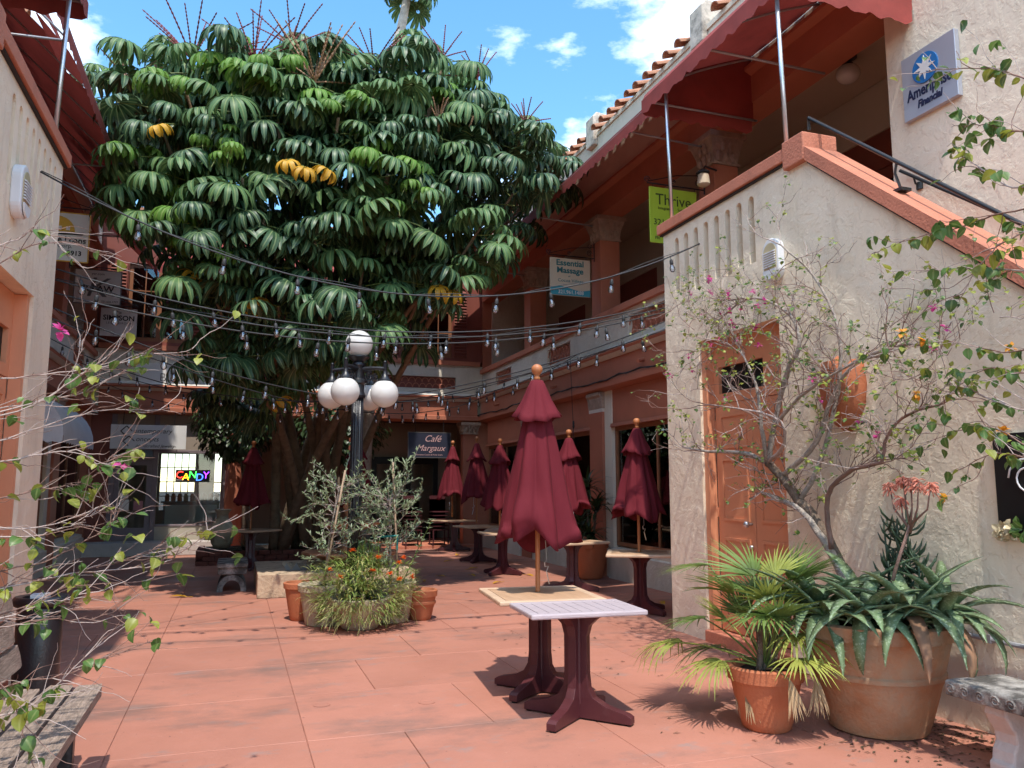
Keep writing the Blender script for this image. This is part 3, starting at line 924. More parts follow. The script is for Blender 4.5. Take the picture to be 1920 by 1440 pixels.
# back wing -------------------------------------------------------
tfB = lambda d, t, z: (t, 20.5 + d, z)
def backwing():
    root = thing('arcade_building', 'back wing with dark shuttered windows above a shaded shopfront behind the tree', 'building', (1.5, 20.5, 0))
    B = lambda: MB(tfB)
    B().prism([(-0.02, 3.26), (0.3, 3.26), (0.3, 3.80), (-0.06, 3.80), (-0.06, 3.42), (-0.14, 3.40), (-0.14, 3.30)], 'y', -3.07, 6.09).build('beam', 'orange_wall', root)
    cn = B()
    cn.prism([(-0.09, 3.80), (0.2, 3.80), (0.2, 3.86), (-0.17, 3.86)], 'y', -3.06, 6.08, 0)
    cn.prism([(-0.17, 3.862), (0.2, 3.862), (0.2, 3.945), (-0.13, 3.945), (-0.19, 3.90)], 'y', -3.06, 6.08, 1)
    cn.prism([(-0.15, 3.947), (0.2, 3.947), (0.2, 4.02), (-0.03, 4.02), (-0.11, 3.98)], 'y', -3.06, 6.08, 0)
    cn.build('cornice', ['trim_white', 'orange_wall'], root)
    hol = [rect(3.6, 5.5, 4.14, 4.46), rect(-0.3, 1.6, 4.14, 4.46)]
    slab_with_holes(rect(-3.22, 6.24, 4.02, 4.78), hol, 0.0, 0.08, tfB).build('balcony_wall', 'stucco_shop', root)
    B().box(0.081, 0.2, -3.22, 6.24, 4.02, 4.78).build('balcony_wall_core', 'dark_red_tone', root)
    for h in hol:
        a, b = h[0][0], h[1][0]
        gr = B()
        for r_ in range(2):
            for k in range(10):
                c = a + (k + 0.5 + 0.4 * (r_ % 2)) * (b - a) / 10.5
                gr.tube([(0.03, c + 0.085 * math.cos(q * math.pi / 8), 4.16 + r_ * 0.15 + 0.11 * math.sin(q * math.pi / 8)) for q in range(9)], 0.012, 5)
        gr.build('tile_grille', 'orange_wall', root)
    B().prism([(-0.06, 4.78), (0.25, 4.78), (0.25, 4.90), (-0.06, 4.90)], 'y', -3.14, 6.16).build('balcony_coping', 'orange_wall', root)
    wins = [(-2.6, -1.2), (-0.4, 1.0), (1.8, 3.2), (4.0, 5.4)]
    slab_with_holes(rect(-3.22, 6.24, 4.90, 8.1), [rect(a, b, 5.0, 6.9) for a, b in wins], 0.05, 0.3, tfB).build('upper_wall', 'dark_red_tone', root)  # dark red carries the shade here; the wall's own colour is unknown
    for a, b in wins:
        f = B()
        f.box(0.12, 0.18, a, a + 0.09, 5.0, 6.9).box(0.12, 0.18, b - 0.09, b, 5.0, 6.9).box(0.12, 0.18, a + 0.09, b - 0.09, 5.0, 5.1).box(0.12, 0.18, a + 0.09, b - 0.09, 6.8, 6.9)
        m_ = (a + b) / 2
        f.box(0.12, 0.18, m_ - 0.05, m_ + 0.05, 5.1, 6.8)
        for k in (1, 2):
            f.box(0.13, 0.17, a + 0.09, m_ - 0.05, 5.1 + k * 0.57 - 0.014, 5.1 + k * 0.57 + 0.014)
            f.box(0.13, 0.17, m_ + 0.05, b - 0.09, 5.1 + k * 0.57 - 0.014, 5.1 + k * 0.57 + 0.014)
        for c in ((a + 0.09 + m_ - 0.05) / 2, (b - 0.09 + m_ + 0.05) / 2):
            f.box(0.132, 0.168, c - 0.012, c + 0.012, 5.1, 6.8)
        wf = f.build('window_frame', 'wood_frame', root)
        for u0, u1 in ((a + 0.09, m_ - 0.05), (m_ + 0.05, b - 0.09)):
            B().box(0.148, 0.152, u0, u1, 5.1, 6.8).build('window_pane', 'window_glass', wf)
        for u0, u1 in ((a - 0.42, a - 0.02), (b + 0.02, b + 0.42)):
            sh = B()
            for k in range(22):
                z = 5.04 + k * 0.083
                sh.prism([(0.0, z), (0.045, z + 0.05), (0.045, z + 0.065), (0.0, z + 0.015)], 'y', u0 + 0.03, u1 - 0.03)
            sh.box(0.0, 0.048, u0, u0 + 0.03, 5.0, 6.9).box(0.0, 0.048, u1 - 0.03, u1, 5.0, 6.9)
            sh.build('shutter', 'dark_red_tone', root)
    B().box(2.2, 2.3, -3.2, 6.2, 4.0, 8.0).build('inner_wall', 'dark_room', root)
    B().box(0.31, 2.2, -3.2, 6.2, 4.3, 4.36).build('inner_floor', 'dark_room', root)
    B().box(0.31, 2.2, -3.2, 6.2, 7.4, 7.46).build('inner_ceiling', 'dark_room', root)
    B().prism([(-0.25, 8.1), (2.6, 8.1), (2.6, 9.0), (-0.25, 8.2)], 'y', -3.2, 6.2).build('roof', 'roof_tile', root)
    # ground floor: columns
    for c in (-0.02, 2.9):
        mb = MB(); mb.lathe([(0.25, 0.0), (0.25, 0.12), (0.215, 0.15), (0.205, 1.6), (0.19, 3.0), (0.22, 3.03), (0.25, 3.10), (0.25, 3.26)], 24, (c, 20.55, 0))
        mb.build('column', 'orange_wall', root, smooth=True, angle=40)
    B().box(-0.02, 0.26, 5.72, 6.08, 0.0, 2.94).build('column', 'orange_wall', root, bevel=0.01)
    mb = B(); capital(mb, (0.12, 5.9), 0.19, 2.94, 3.255, 0.27); mb.build('column_capital', 'capital_stone', root)
    # recessed passage with dark doors
    B().box(0.12, 2.7, 6.245, 6.5, 0.0, 8.1).build('passage_side_wall', 'shop_wall', root)
    B().box(-0.02, 0.11, 6.085, 6.5, 0.0, 3.26).build('corner_pier', 'orange_wall', root)
    B().box(-0.05, 0.11, -3.5, -3.205, 0.0, 4.02).build('corner_pier', 'orange_wall', root)
    B().box(0.12, 2.7, -3.5, -3.21, 0.0, 8.1).build('passage_side_wall', 'shop_wall', root)
    B().box(2.6, 2.7, -0.2, 6.24, 0.0, 3.6).build('passage_wall', 'shop_wall', root)
    B().box(0.3, 2.6, -0.2, 6.24, 3.4, 3.5).build('passage_ceiling', 'dark_room', root)
    B().box(-0.4, 2.6, 2.6, 6.2, -0.02, 0.06).build('passage_floor', 'coping_orange', root)
    for a in (3.7, 4.7):
        df = slab_with_holes(rect(a, a + 0.95, 0.06, 2.4), [rect(a + 0.14, a + 0.81, 0.5, 2.2)], 2.5, 2.56, tfB).build('door', 'black', root)
        B().box(2.52, 2.53, a + 0.14, a + 0.81, 0.5, 2.2).build('door_pane', 'window_glass', df)
    # sweet shop front: step, bulkhead, door, window
    B().box(-0.55, 0.12, -3.15, -0.3, 0.0, 0.30).build('step', 'concrete_pale', root, bevel=0.01)
    B().box(0.12, 0.3, -1.74, -0.3, 0.30, 0.62).build('bulkhead', 'cream_paint_dull', root)
    fr = B()
    fr.box(0.12, 0.24, -2.78, -2.66, 0.30, 3.25).box(0.12, 0.24, -1.86, -1.74, 0.30, 3.25).box(0.12, 0.24, -0.32, -0.22, 0.62, 3.25)
    fr.box(0.12, 0.24, -2.66, -1.86, 2.16, 2.24).box(0.12, 0.24, -1.74, -0.32, 2.34, 2.42).box(0.10, 0.26, -1.74, -0.32, 0.62, 0.67)
    wf = fr.build('shopfront_frame', 'mauve_paint', root, bevel=0.006, segs=1)
    B().box(0.17, 0.177, -1.74, -0.32, 0.67, 2.34).build('window_pane', 'window_glass', wf)
    B().box(0.17, 0.177, -2.66, -1.86, 2.24, 2.42).build('window_pane', 'window_glass', wf)
    B().box(0.13, 0.22, -2.66, -0.32, 2.42, 3.25).build('transom_panel', 'shop_wall', root)
    B().box(0.08, 0.24, -3.2, -2.78, 0.30, 3.25).build('shopfront_panel', 'dark_red_tone', root)
    dr = slab_with_holes(rect(-2.655, -1.865, 0.31, 2.155), [rect(-2.55, -1.97, 0.6, 2.05)], 0.15, 0.20, tfB).build('door', 'mauve_paint', root)
    B().box(0.172, 0.178, -2.55, -1.97, 0.6, 2.05).build('door_pane', 'window_glass', dr)
    pp = B(); pp.box(0.162, 0.166, -2.53, -2.32, 1.0, 1.25, 0).box(0.162, 0.166, -2.22, -2.02, 1.0, 1.22, 1).box(0.162, 0.166, -2.52, -2.34, 1.28, 1.40, 0)
    pp.build('paper_notice', ['paper', 'pink_paper'], dr)
    lettering('218', 0.14, 'ink', root, (-2.26, 20.5 + 0.165, 2.275))
    # shop interior: side walls, back wall with two gridded windows to the open air, shelves of jars
    iw = slab_with_holes(rect(-3.1, 0.6, 0.0, 3.25), [rect(-1.95, -1.05, 0.9, 2.85), rect(-0.55, 0.25, 0.9, 2.5)], 3.4, 3.55, tfB).build('shop_back_wall', 'shop_wall', root)
    B().box(0.3, 3.4, -3.2, -3.1, 0.0, 3.25).box(0.3, 2.59, -0.21, -0.205, 0.0, 3.25).build('shop_side_wall', 'shop_wall', root)
    B().box(0.3, 3.4, -3.1, -0.21, 0.2, 0.28).build('shop_floor', 'shop_wall', root)
    B().box(0.3, 3.4, -3.1, -0.21, 3.26, 3.34).build('shop_ceiling', 'shop_wall', root)
    gr = B()
    for k in range(6):
        x = -1.95 + 0.9 * k / 5
        gr.box(3.44, 3.47, x - 0.011, x + 0.011, 0.9, 2.85)
    for k in range(6):
        z = 0.9 + 1.95 * k / 5
        gr.box(3.472, 3.50, -1.95, -1.05, z - 0.011, z + 0.011)
    gr.box(3.44, 3.47, -0.2, -0.17, 0.9, 2.5).box(3.472, 3.5, -0.55, 0.25, 1.65, 1.69)
    gr.build('window_grille', 'black_metal', root)
    return root
BW = backwing()

ct = thing('display_counter', 'low sweet counter with jars behind the shopfront glass', 'counter', (-1.0, 22, 0.28))
c_ = MB(); c_.box(-1.65, -0.35, 21.6, 22.0, 0.28, 1.15).box(-1.7, -0.3, 21.55, 22.05, 1.15, 1.19)
c_.build('cabinet', 'grey_paint', ct)
MB().box(-1.6, -0.4, 21.55, 21.59, 0.5, 1.1).build('display_tray', 'paper', ct)
random.seed(3)
for k in range(9):
    p = (-1.58 + k * 0.145, 21.8 + rnd(-0.08, 0.08))
    j = MB().lathe([(0.05, 0), (0.055, 0.02), (0.055, 0.13), (0.04, 0.16), (0.042, 0.19)], 12, (p[0], p[1], 1.19))
    jo = j.build('sweet_jar', random.choice(['lamp_lens', 'pink_paper', 'paper', 'wood_frame', 'terracotta']), None, smooth=True, angle=40)
    tag(jo, 'small sweet jar lined up on the shop counter behind the glass', 'jar', 'jars on the shop counter')

# ================================================================== stair blocks
def stairblock(x0, sg, label):
    tf = lambda d, t, z: (x0 + sg * d, t, z)
    B = lambda: MB(tf)
    root = thing('stair_block', label, 'staircase', (x0, 6, 0))
    sl = 0.834
    T0 = 0.35
    zs = lambda t: 4.47 - (5.55 - t) * sl
    outer = [(7.95, 0), (7.95, 4.47), (5.55, 4.47), (T0, zs(T0)), (T0, 0)]
    door = [(5.93, 0.0005), (5.93, 3.10), (7.27, 3.10), (7.27, 0.0005)]
    outer = [(7.95, -0.02), (7.95, 4.47), (5.55, 4.47), (T0, zs(T0)), (T0, -0.02), (5.93, -0.02), (5.93, 3.10), (7.27, 3.10), (7.27, -0.02)]
    slots = []
    for k in range(8):
        c = 7.66 - k * 0.198
        w_ = 0.046
        zt, zb = 4.32, 3.72 - 0.02 * (k % 3)
        slots.append([(c - w_, zb)] + [(c + w_, zb)] + [(c + w_ * math.cos(a), zt + w_ * math.sin(a)) for a in [math.pi * q / 6 for q in range(7)]])
    slab_with_holes(outer, slots, 0.0, 0.07, tf).build('wall', 'stucco', root)
    slab_with_holes(outer, [], 0.071, 0.25, tf).build('wall_core', 'stucco', root)
    for sl_ in slots:
        B().box(0.0685, 0.0705, sl_[0][0] - 0.002, sl_[1][0] + 0.002, sl_[0][1] - 0.002, 4.372).build('groove', 'groove', root)
    B().box(0.25, 1.62, 7.70, 7.95, -0.02, 4.47).build('landing_wall', 'stucco', root)
    # coping
    cp = B()
    cp.box(-0.055, 0.30, 5.72, 8.01, 4.492, 4.61, 0)
    cp.box(-0.03, 0.28, 5.72, 7.99, 4.471, 4.491, 1)
    cp.build('coping', ['coping_orange', 'dark_line'], root, bevel=0.008)
    B().box(-0.06, 0.31, 5.43, 5.715, 4.40, 4.66).build('coping_block', 'coping_orange', root, bevel=0.012)
    sc_ = B()
    a, b = 5.425, T0
    sc_.prism([(a, zs(a) + 0.022), (a, zs(a) + 0.15), (b, zs(b) + 0.15), (b, zs(b) + 0.022)], 'x', -0.055, 0.31, 0)
    sc_.prism([(a, zs(a) + 0.001), (a, zs(a) + 0.021), (b, zs(b) + 0.021), (b, zs(b) + 0.001)], 'x', -0.03, 0.28, 1)
    sc_.build('sloped_coping', ['coping_orange', 'dark_line'], root)
    # landing and flight
    B().box(0.251, 1.615, 5.6, 7.695, 3.62, 3.74).build('landing', 'coping_orange', root)
    st = B()
    n = 22
    for k in range(n):
        t1 = 5.6 - k * 0.225
        z = 3.74 - (k + 1) * 0.17
        if z > 0.02: st.box(0.251, 1.615, t1 - 0.225, t1 - 0.001, max(0, z - 0.5), z)
    st.build('stair_flight', 'coping_orange', root)
    # door leaf pair in the recess with transom
    B().box(0.12, 0.165, 5.94, 7.265, 2.42, 2.46).build('door_head', 'orange_door', root)
    tr = slab_with_holes(rect(5.94, 7.265, 2.46, 3.095), [rect(6.35, 7.10, 2.52, 2.80)], 0.12, 0.16, tf).build('transom_panel', 'orange_door', root)
    B().box(0.162, 0.25, 6.35, 7.10, 2.52, 2.80).build('transom_opening', 'black', tr)
    B().box(0.03, 0.12, 7.19, 7.268, 0.12, 3.095).build('door_jamb', 'orange_door', root)
    B().box(0.26, 1.0, 5.5, 7.68, 0.0, 3.5).build('closet', 'black', root)
    B().box(-0.03, 0.25, 5.94, 7.268, -0.02, 0.115).build('door_step', 'coping_orange', root, bevel=0.01)
    for a, b in ((5.945, 6.555), (6.565, 7.185)):
        dl = B().box(0.125, 0.165, a, b, 0.125, 2.415).build('door', 'orange_door', root, bevel=0.004, segs=1)
        w0, w1 = a + 0.08, b - 0.10
        mo = B()
        for z0, z1 in ((0.25, 0.62), (0.78, 1.05), (1.22, 1.85), (1.95, 2.3)):
            mo.box(0.112, 0.126, w0, w1, z0, z0 + 0.028).box(0.112, 0.126, w0, w1, z1 - 0.028, z1)
            mo.box(0.112, 0.126, w0, w0 + 0.024, z0 + 0.028, z1 - 0.028).box(0.112, 0.126, w1 - 0.024, w1, z0 + 0.028, z1 - 0.028)
        mo.build('door_moulding', 'orange_door', dl)
        for z in (0.4, 1.3, 2.2):
            B().box(0.115, 0.127, (b - 0.004) if b > 7 else (a + 0.002), (b + 0.002) if b > 7 else (a + 0.014), z - 0.05, z + 0.05).build('hinge', 'orange_door', dl)
    kn = MB(); c = tf(0.06, 6.62, 1.20)
    kn.sphere(c, 0.032, 12, 8); kn.tube([tf(0.06, 6.62, 1.20), tf(0.126, 6.62, 1.20)], 0.012, 8)
    kn.sphere(tf(0.11, 6.62, 0.98), 0.022, 10, 6)
    kn.build('door_knob', 'steel', root, smooth=True)
    # hand rail on the parapet
    rl = B()
    p0, p1 = (0.12, 5.55, 4.86), (0.12, 1.2, 4.86 - 4.35 * sl)
    rl.tube([(0.12, 5.55, 4.74), p0, p1], 0.016, 10)
    for t in (4.6, 3.4, 2.2):
        z = 4.86 - (5.55 - t) * sl
        rl.tube([(0.12, t, z - 0.01), (0.12, t + 0.02, z - 0.09), (0.12, t - 0.03, z - 0.24)], 0.011, 6)
        rl.box(0.07, 0.17, t - 0.08, t + 0.02, z - 0.26, z - 0.235)
    rl.build('hand_rail', 'black_rail', root, smooth=True, angle=50)
    return root, tf
RS, tfRS = stairblock(4.63, 1, 'cream stucco stair block with sloped orange coping and orange double door behind the palm')
LS, tfLS = stairblock(-1.61, -1, 'cream stucco stair block rising behind the weathered timber bench')

# wall hand rail on the wing beside the stair
hr = MB()
a_, b_ = atX(1688, 320, 6.17), atX(1930, 425, 6.17)
hr.tube([a_ + (b_ - a_) * q for q in (0, 0.5, 1, 2.2)], 0.017, 10)
for q in (0.12, 0.95, 1.8):
    p = a_ + (b_ - a_) * q
    hr.tube([p, p + Vector((0.02, 0, -0.07)), p + Vector((0.085, 0, -0.09))], 0.010, 6)
    hr.lathe([(0.035, -0.035), (0.035, 0.035)], 10, p + Vector((0.075, 0, -0.09)))
tag(hr.build('wall_rail', 'black_rail', None, smooth=True, angle=50), 'black pipe hand rail fixed to the stucco wall below the financial sign', 'handrail')

# ================================================================== awnings
def main_awning(x0, sg, label, t0, t1, tear=None, back=False):
    tf = (lambda d, t, z: (t, 20.55 + d, z)) if back else (lambda d, t, z: (x0 + sg * d, t, z))
    root = thing('awning', label, 'awning', tf(0, (t0 + t1) / 2, 6.5))
    # fabric slope: front rail at d=-1.30 z=6.56, wall rail d=0.0 z=7.75
    f = MB(tf)
    n = int((t1 - t0) / 0.25)
    vs, fs = [], []
    for i in range(n + 1):
        t = t0 + (t1 - t0) * i / n
        for k in range(5):
            q = k / 4
            sag = -0.035 * math.sin(math.pi * q) * (0.6 + 0.4 * math.sin(i * 0.8))
            vs.append((-1.30 + 1.285 * q, t, 6.56 + 1.19 * q + sag))
    for i in range(n):
        for k in range(4):
            t = t0 + (t1 - t0) * (i + 0.5) / n
            if tear and any(a <= t <= b and k in ks for a, b, ks in tear): continue
            a = i * 5 + k
            fs.append((a, a + 1, a + 6, a + 5))
    f.add(vs, fs)
    f.build('canopy', 'awning_fabric', root, smooth=True, recalc=False)
    va = MB(tf)
    scallop(va, lambda s: (-1.305, t0 + (t1 - t0) * s, 6.57), int((t1 - t0) / 0.22), 0.20)
    va.build('valance', 'awning_fabric', root, recalc=False)
    fr = MB(tf)
    fr.tube([(-1.29, t0, 6.545), (-1.29, t1, 6.545)], 0.016, 6).tube([(-0.03, t0, 7.72), (-0.03, t1, 7.72)], 0.016, 6)
    fr.build('rail', 'grey_pipe', root, smooth=True)
    t = t0 + 0.02
    while t < t1 + 0.01:
        MB(tf).tube([(-1.29, t, 6.53), (-0.03, t, 7.69)], 0.014, 6).build('rafter', 'grey_pipe', root, smooth=True)
        t += (t1 - t0) / 10
    for c in COLS:
        if t0 < c < t1 and not back:
            MB(tf).tube([(-1.29, c, 6.50), (-0.02, c, 6.44)], 0.014, 6).tube([(-1.27, c, 6.50), (-1.27, c, 6.53)], 0.01, 5).build('stay_rod', 'grey_pipe', root, smooth=True)
    return root, tf
AWR, _ = main_awning(6.25, 1, 'unbroken faded red awning running the length of the balcony with the lime green sign', 8.42, 20.0)
AWL, tfA = main_awning(-3.23, -1, 'torn faded red awning hanging over the balcony with the home loans sign', 8.42, 20.0,
                       [(8.4, 10.2, (0, 1)), (10.2, 10.9, (0,))])
main_awning(0, 1, 'added red awning shading the back balcony behind the big tree', -1.85, 4.85, None, True)  # not seen there; added to keep sun off the back upper floor
# ripped strips of the torn awning
rs_ = MB()
def strip(pts, wd, side):
    vs, fs = [], []
    for i, p in enumerate(pts):
        w_ = wd[i]
        p = Vector(p); s = Vector(side)
        vs += [p - s * w_ / 2, p + s * w_ / 2]
    for i in range(len(pts) - 1):
        fs.append((i * 2, i * 2 + 1, i * 2 + 3, i * 2 + 2))
    rs_.add(vs, fs)
strip([(-2.55, 8.9, 7.15), (-2.52, 8.86, 6.95), (-2.54, 8.82, 6.6), (-2.5, 8.8, 6.25), (-2.49, 8.8, 6.0)], (0.10, 0.22, 0.26, 0.16, 0.03), (0.75, -0.6, 0))
strip([(-2.55, 8.7, 7.15), (-2.35, 9.4, 7.05), (-2.2, 10.0, 6.85), (-2.1, 10.5, 6.72)], (0.12, 0.14, 0.08, 0.03), (0, 0.3, 1))
strip([(-1.98, 10.9, 6.62), (-2.15, 10.2, 6.68), (-2.3, 9.5, 6.78)], (0.05, 0.22, 0.02), (0.5, 0, 0.6))
rs_.build('torn_strip', 'awning_fabric', AWL, recalc=False)

def landing_awning(x0, sg, label):
    tf = lambda d, t, z: (x0 + sg * d, t, z)
    root = thing('stair_awning', label, 'awning', (x0, 7, 6.3))
    t0, t1 = 5.72, 8.34
    D, Z0, HT = 1.645, 6.32, 0.90
    arc = [(D * (q / 12) ** 1.5, Z0 + HT * ((q / 12) ** 1.5) ** 0.62) for q in range(13)]
    f = MB(tf); vs, fs = [], []
    for i in range(9):
        t = t0 + (t1 - t0) * i / 8
        for d, z in arc: vs.append((d - 0.03, t, z - 0.02 * abs(math.sin(i * math.pi / 4)) * (1 if z - Z0 > 0.5 else 0.4)))
    for i in range(8):
        for k in range(12):
            a = i * 13 + k
            fs.append((a, a + 1, a + 14, a + 13))
    f.add(vs, fs).build('canopy', 'awning_fabric', root, smooth=True, recalc=False)
    for t in (t0 + 0.005, t1 - 0.005):
        e = MB(tf)
        vs = [(d - 0.03, t, z) for d, z in arc] + [(D - 0.03, t, Z0)]
        e.add(vs, [tuple(range(len(vs)))]).build('end_panel', 'awning_fabric', root, recalc=False)
    va = MB(tf)
    scallop(va, lambda s: (-0.036, t0 + (t1 - t0) * s, Z0 + 0.01), 10, 0.20)
    va.build('valance', 'awning_fabric', root, recalc=False)
    for t in (t0 - 0.005, t1 + 0.005):
        va = MB(tf)
        scallop(va, lambda s: (-0.03 + (D - 0.02) * s, t, Z0 + 0.01), 6, 0.19)
        va.build('valance', 'awning_fabric', root, recalc=False)
    for t in (t0 + 0.03, (t0 + t1) / 2, t1 - 0.03):
        MB(tf).tube([(d - 0.0 + 0.01, t, z - 0.025) for d, z in arc], 0.015, 6).build('rib', 'grey_pipe', root, smooth=True)
        MB(tf).tube([(0.0, t, Z0), (D, t, Z0)], 0.015, 6).build('rail', 'grey_pipe', root, smooth=True)
    MB(tf).tube([(0.0, t0, Z0 - 0.001), (0.0, t1, Z0 - 0.001)], 0.015, 6).build('rail', 'grey_pipe', root, smooth=True)
    MB(tf).tube([(D - 0.02, t0, Z0 + 0.6), (D - 0.02, t1, Z0 + 0.6)], 0.015, 6).build('rail', 'grey_pipe', root, smooth=True)
    for t in (5.80, 7.86):
        MB(tf).tube([(0.07, t, 4.608), (0.03, t, 6.32)], 0.021, 10).build('post', 'steel', root, smooth=True)
    return root
landing_awning(4.63, 1, 'rounded red awning on steel posts sheltering the stair landing by the financial sign')
landing_awning(-1.61, -1, 'rounded red awning on a steel post above the stair block by the timber bench')

# small white dome canopy over a shop door
wa = thing('door_canopy', 'small white bullnose canopy over a shop window beside the drainpipe', 'canopy', (-3.23, 15, 2.3))
tfw = lambda d, t, z: (-3.23 + d, t, z)
f = MB(tfw); vs, fs = [], []
arc = [(0.78 * math.sin(q * math.pi / 2 / 8), 2.32 + 0.72 * math.cos(q * math.pi / 2 / 8)) for q in range(9)]
for i in range(7):
    for d, z in arc: vs.append((d, 13.4 + i * 0.45, z))
for i in range(6):
    for k in range(8):
        a = i * 9 + k
        fs.append((a, a + 1, a + 10, a + 9))
f.add(vs, fs).build('fabric', 'white_fabric', wa, smooth=True, recalc=False)
e = MB(tfw); e.add([(d, 13.4, z) for d, z in arc] + [(0.0, 13.4, 2.32)], [tuple(range(10))]).build('end_panel', 'white_fabric', wa, recalc=False)
va = MB(tfw); scallop(va, lambda s: (0.785, 13.4 + 2.7 * s, 2.33), 14, 0.12); scallop(va, lambda s: (0.78 * s, 13.39, 2.33), 6, 0.12)
va.build('valance', 'white_fabric', wa, recalc=False)
dp = MB().tube([(-3.02, 12.2, 0.0), (-3.02, 12.2, 3.2)], 0.06, 12).build('drainpipe', 'grey_paint', None, smooth=True, angle=40)
tag(dp, 'grey round drainpipe running down beside the white canopy', 'drainpipe')

# ================================================================== signs
def panel(root, x0, x1, y, z0, z1, m, th=0.025, name='panel', edge=None):
    o = MB().box(x0, x1, y, y + th, z0, z1).build(name, m, root, bevel=0.004, segs=1)
    if edge:
        e = MB()
        e.box(x0 - 0.015, x0, y - 0.004, y + th, z0 - 0.015, z1 + 0.015).box(x1, x1 + 0.015, y - 0.004, y + th, z0 - 0.015, z1 + 0.015)
        e.box(x0, x1, y - 0.004, y + th, z0 - 0.015, z0).box(x0, x1, y - 0.004, y + th, z1, z1 + 0.015)
        e.build('sign_edge', edge, root)
    return o
def bracket(root, xa, xb, y, z):
    """scrolled iron arm from the column at xa to beyond xb"""
    b = MB()
    s = 1 if xb > xa else -1
    b.tube([(xa, y, z), (xb, y, z)], 0.010, 6).tube([(xa, y, z + 0.32), (xa, y, z - 0.06)], 0.012, 6)
    b.tube([(xa, y, z + 0.22), (xa + (xb - xa) * 0.5, y, z + 0.16), (xb, y, z + 0.02)], 0.007, 5)
    for c, r in (((xa + s * 0.10, z + 0.09), 0.06), ((xa + s * 0.09, z + 0.22), 0.05), ((xb - s * 0.0, z + 0.05), 0.05), ((xa + (xb - xa) * 0.55, z + 0.06), 0.04)):
        b.tube([(c[0] + r * (1 - q / 22) * math.cos(q * 0.55), y, c[1] + r * (1 - q / 22) * math.sin(q * 0.55)) for q in range(18)], 0.006, 5)
    b.build('bracket', 'black_metal', root)
    h = MB()
    for x in (xa + (xb - xa) * 0.18, xa + (xb - xa) * 0.9):
        h.tube([(x, y, z), (x, y, z - 0.05)], 0.005, 5)
    h.build('hook', 'black_metal', root)

s = thing('hanging_sign', 'lime green hanging sign with black lettering and a phone number', 'sign', (5.71, 9.5, 5))
panel(s, 5.33, 6.09, 9.5, 4.94, 5.75, 'sign_lime')
bracket(s, 6.23, 5.30, 9.51, 5.80)
lettering('Thrive', 0.23, 'ink_green', s, (5.71, 9.497, 5.50), sx=0.95)
lettering('Integrative    Solutions', 0.058, 'ink_green', s, (5.72, 9.497, 5.43), sx=1.0)
lettering('321-4', 0.125, 'ink_green', s, (5.38, 9.497, 5.20), align='LEFT')
lettering('PRI', 0.06, 'ink_green', s, (5.40, 9.497, 4.99), align='LEFT')
s = thing('hanging_sign', 'cream hanging sign with teal lettering above a teal wave', 'sign', (5.73, 13.25, 5))
panel(s, 5.33, 6.14, 13.25, 5.06, 5.77, 'sign_cream')
bracket(s, 6.23, 5.30, 13.26, 5.82)
lettering('Essential', 0.155, 'ink_teal', s, (5.73, 13.247, 5.63), bold=0.004, sx=1.05)
lettering('Massage', 0.155, 'ink_teal', s, (5.73, 13.247, 5.49), bold=0.004, sx=1.05)
lettering('of', 0.05, 'ink_teal', s, (5.71, 13.247, 5.415))
lettering('Cocoa Village', 0.085, 'ink_teal', s, (5.74, 13.247, 5.32), sx=1.1)
wv = MB(); n = 20
pts = [(5.335 + 0.80 * q / n, 5.20 + 0.035 * math.sin(q / n * 6.0 + 0.2)) for q in range(n + 1)]
wv.prism(pts + [(6.135, 5.065), (5.335, 5.065)], 'y', 13.243, 13.249).build('wave', 'sign_teal', s)
lettering('321.961.1488', 0.095, 'sign_white', s, (5.74, 13.241, 5.095), bold=0.002)
s = thing('hanging_sign', 'white sign with a yellow arch and yellow edge beside the stair block', 'sign', (-2.67, 13.25, 5))
panel(s, -3.07, -2.27, 13.25, 4.95, 5.69, 'sign_white', edge='yellow_paint')
bracket(s, -3.21, -2.25, 13.26, 5.78)
MB().prism([(-2.70 + 0.24 * math.cos(a), 5.40 + 0.24 * math.sin(a)) for a in [math.pi * q / 14 for q in range(15)]], 'y', 13.244, 13.249).build('arch_mark', 'yellow_paint', s)
MB().prism([(-2.98, 5.34), (-2.36, 5.36), (-2.33, 5.385), (-2.98, 5.36)], 'y', 13.242, 13.248).build('underline', 'ink', s)
hw_ = MB()
for k in range(3): hw_.box(-2.80 + k * 0.11, -2.75 + k * 0.11, 13.240, 13.243, 5.42, 5.48)
hw_.build('window_mark', 'sign_white', s)
lettering('Home Loans', 0.125, 'ink', s, (-2.30, 13.247, 5.235), align='RIGHT', bold=0.003)
lettering('ida Corp.', 0.085, 'ink', s, (-2.48, 13.247, 5.15), align='RIGHT')
lettering('-2913', 0.10, 'ink', s, (-2.35, 13.247, 5.04), align='RIGHT', bold=0.003)
s = thing('hanging_sign', 'shaded white law office sign with a large grey monogram', 'sign', (-2.7, 17, 5))
panel(s, -3.10, -2.29, 17.0, 5.10, 5.76, 'sign_white', edge='ink_grey')
bracket(s, -3.21, -2.27, 17.01, 5.82)
lettering('K', 0.55, 'ink_grey', s, (-2.72, 16.997, 5.24), shear=0.25, sx=1.1)
lettering('JR LAW', 0.17, 'ink', s, (-2.70, 16.994, 5.34), bold=0.004, sx=1.05)
lettering('yer.com', 0.07, 'ink', s, (-2.70, 16.997, 5.67))
lettering('321.636.1777', 0.055, 'ink', s, (-2.32, 16.997, 5.13), align='RIGHT')
s = thing('hanging_sign', 'shaded grey white sign with one large serif name', 'sign', (-2.7, 20.2, 5))
panel(s, -3.10, -2.33, 20.2, 5.02, 5.68, 'sign_white')
bracket(s, -3.21, -2.3, 20.21, 5.74)
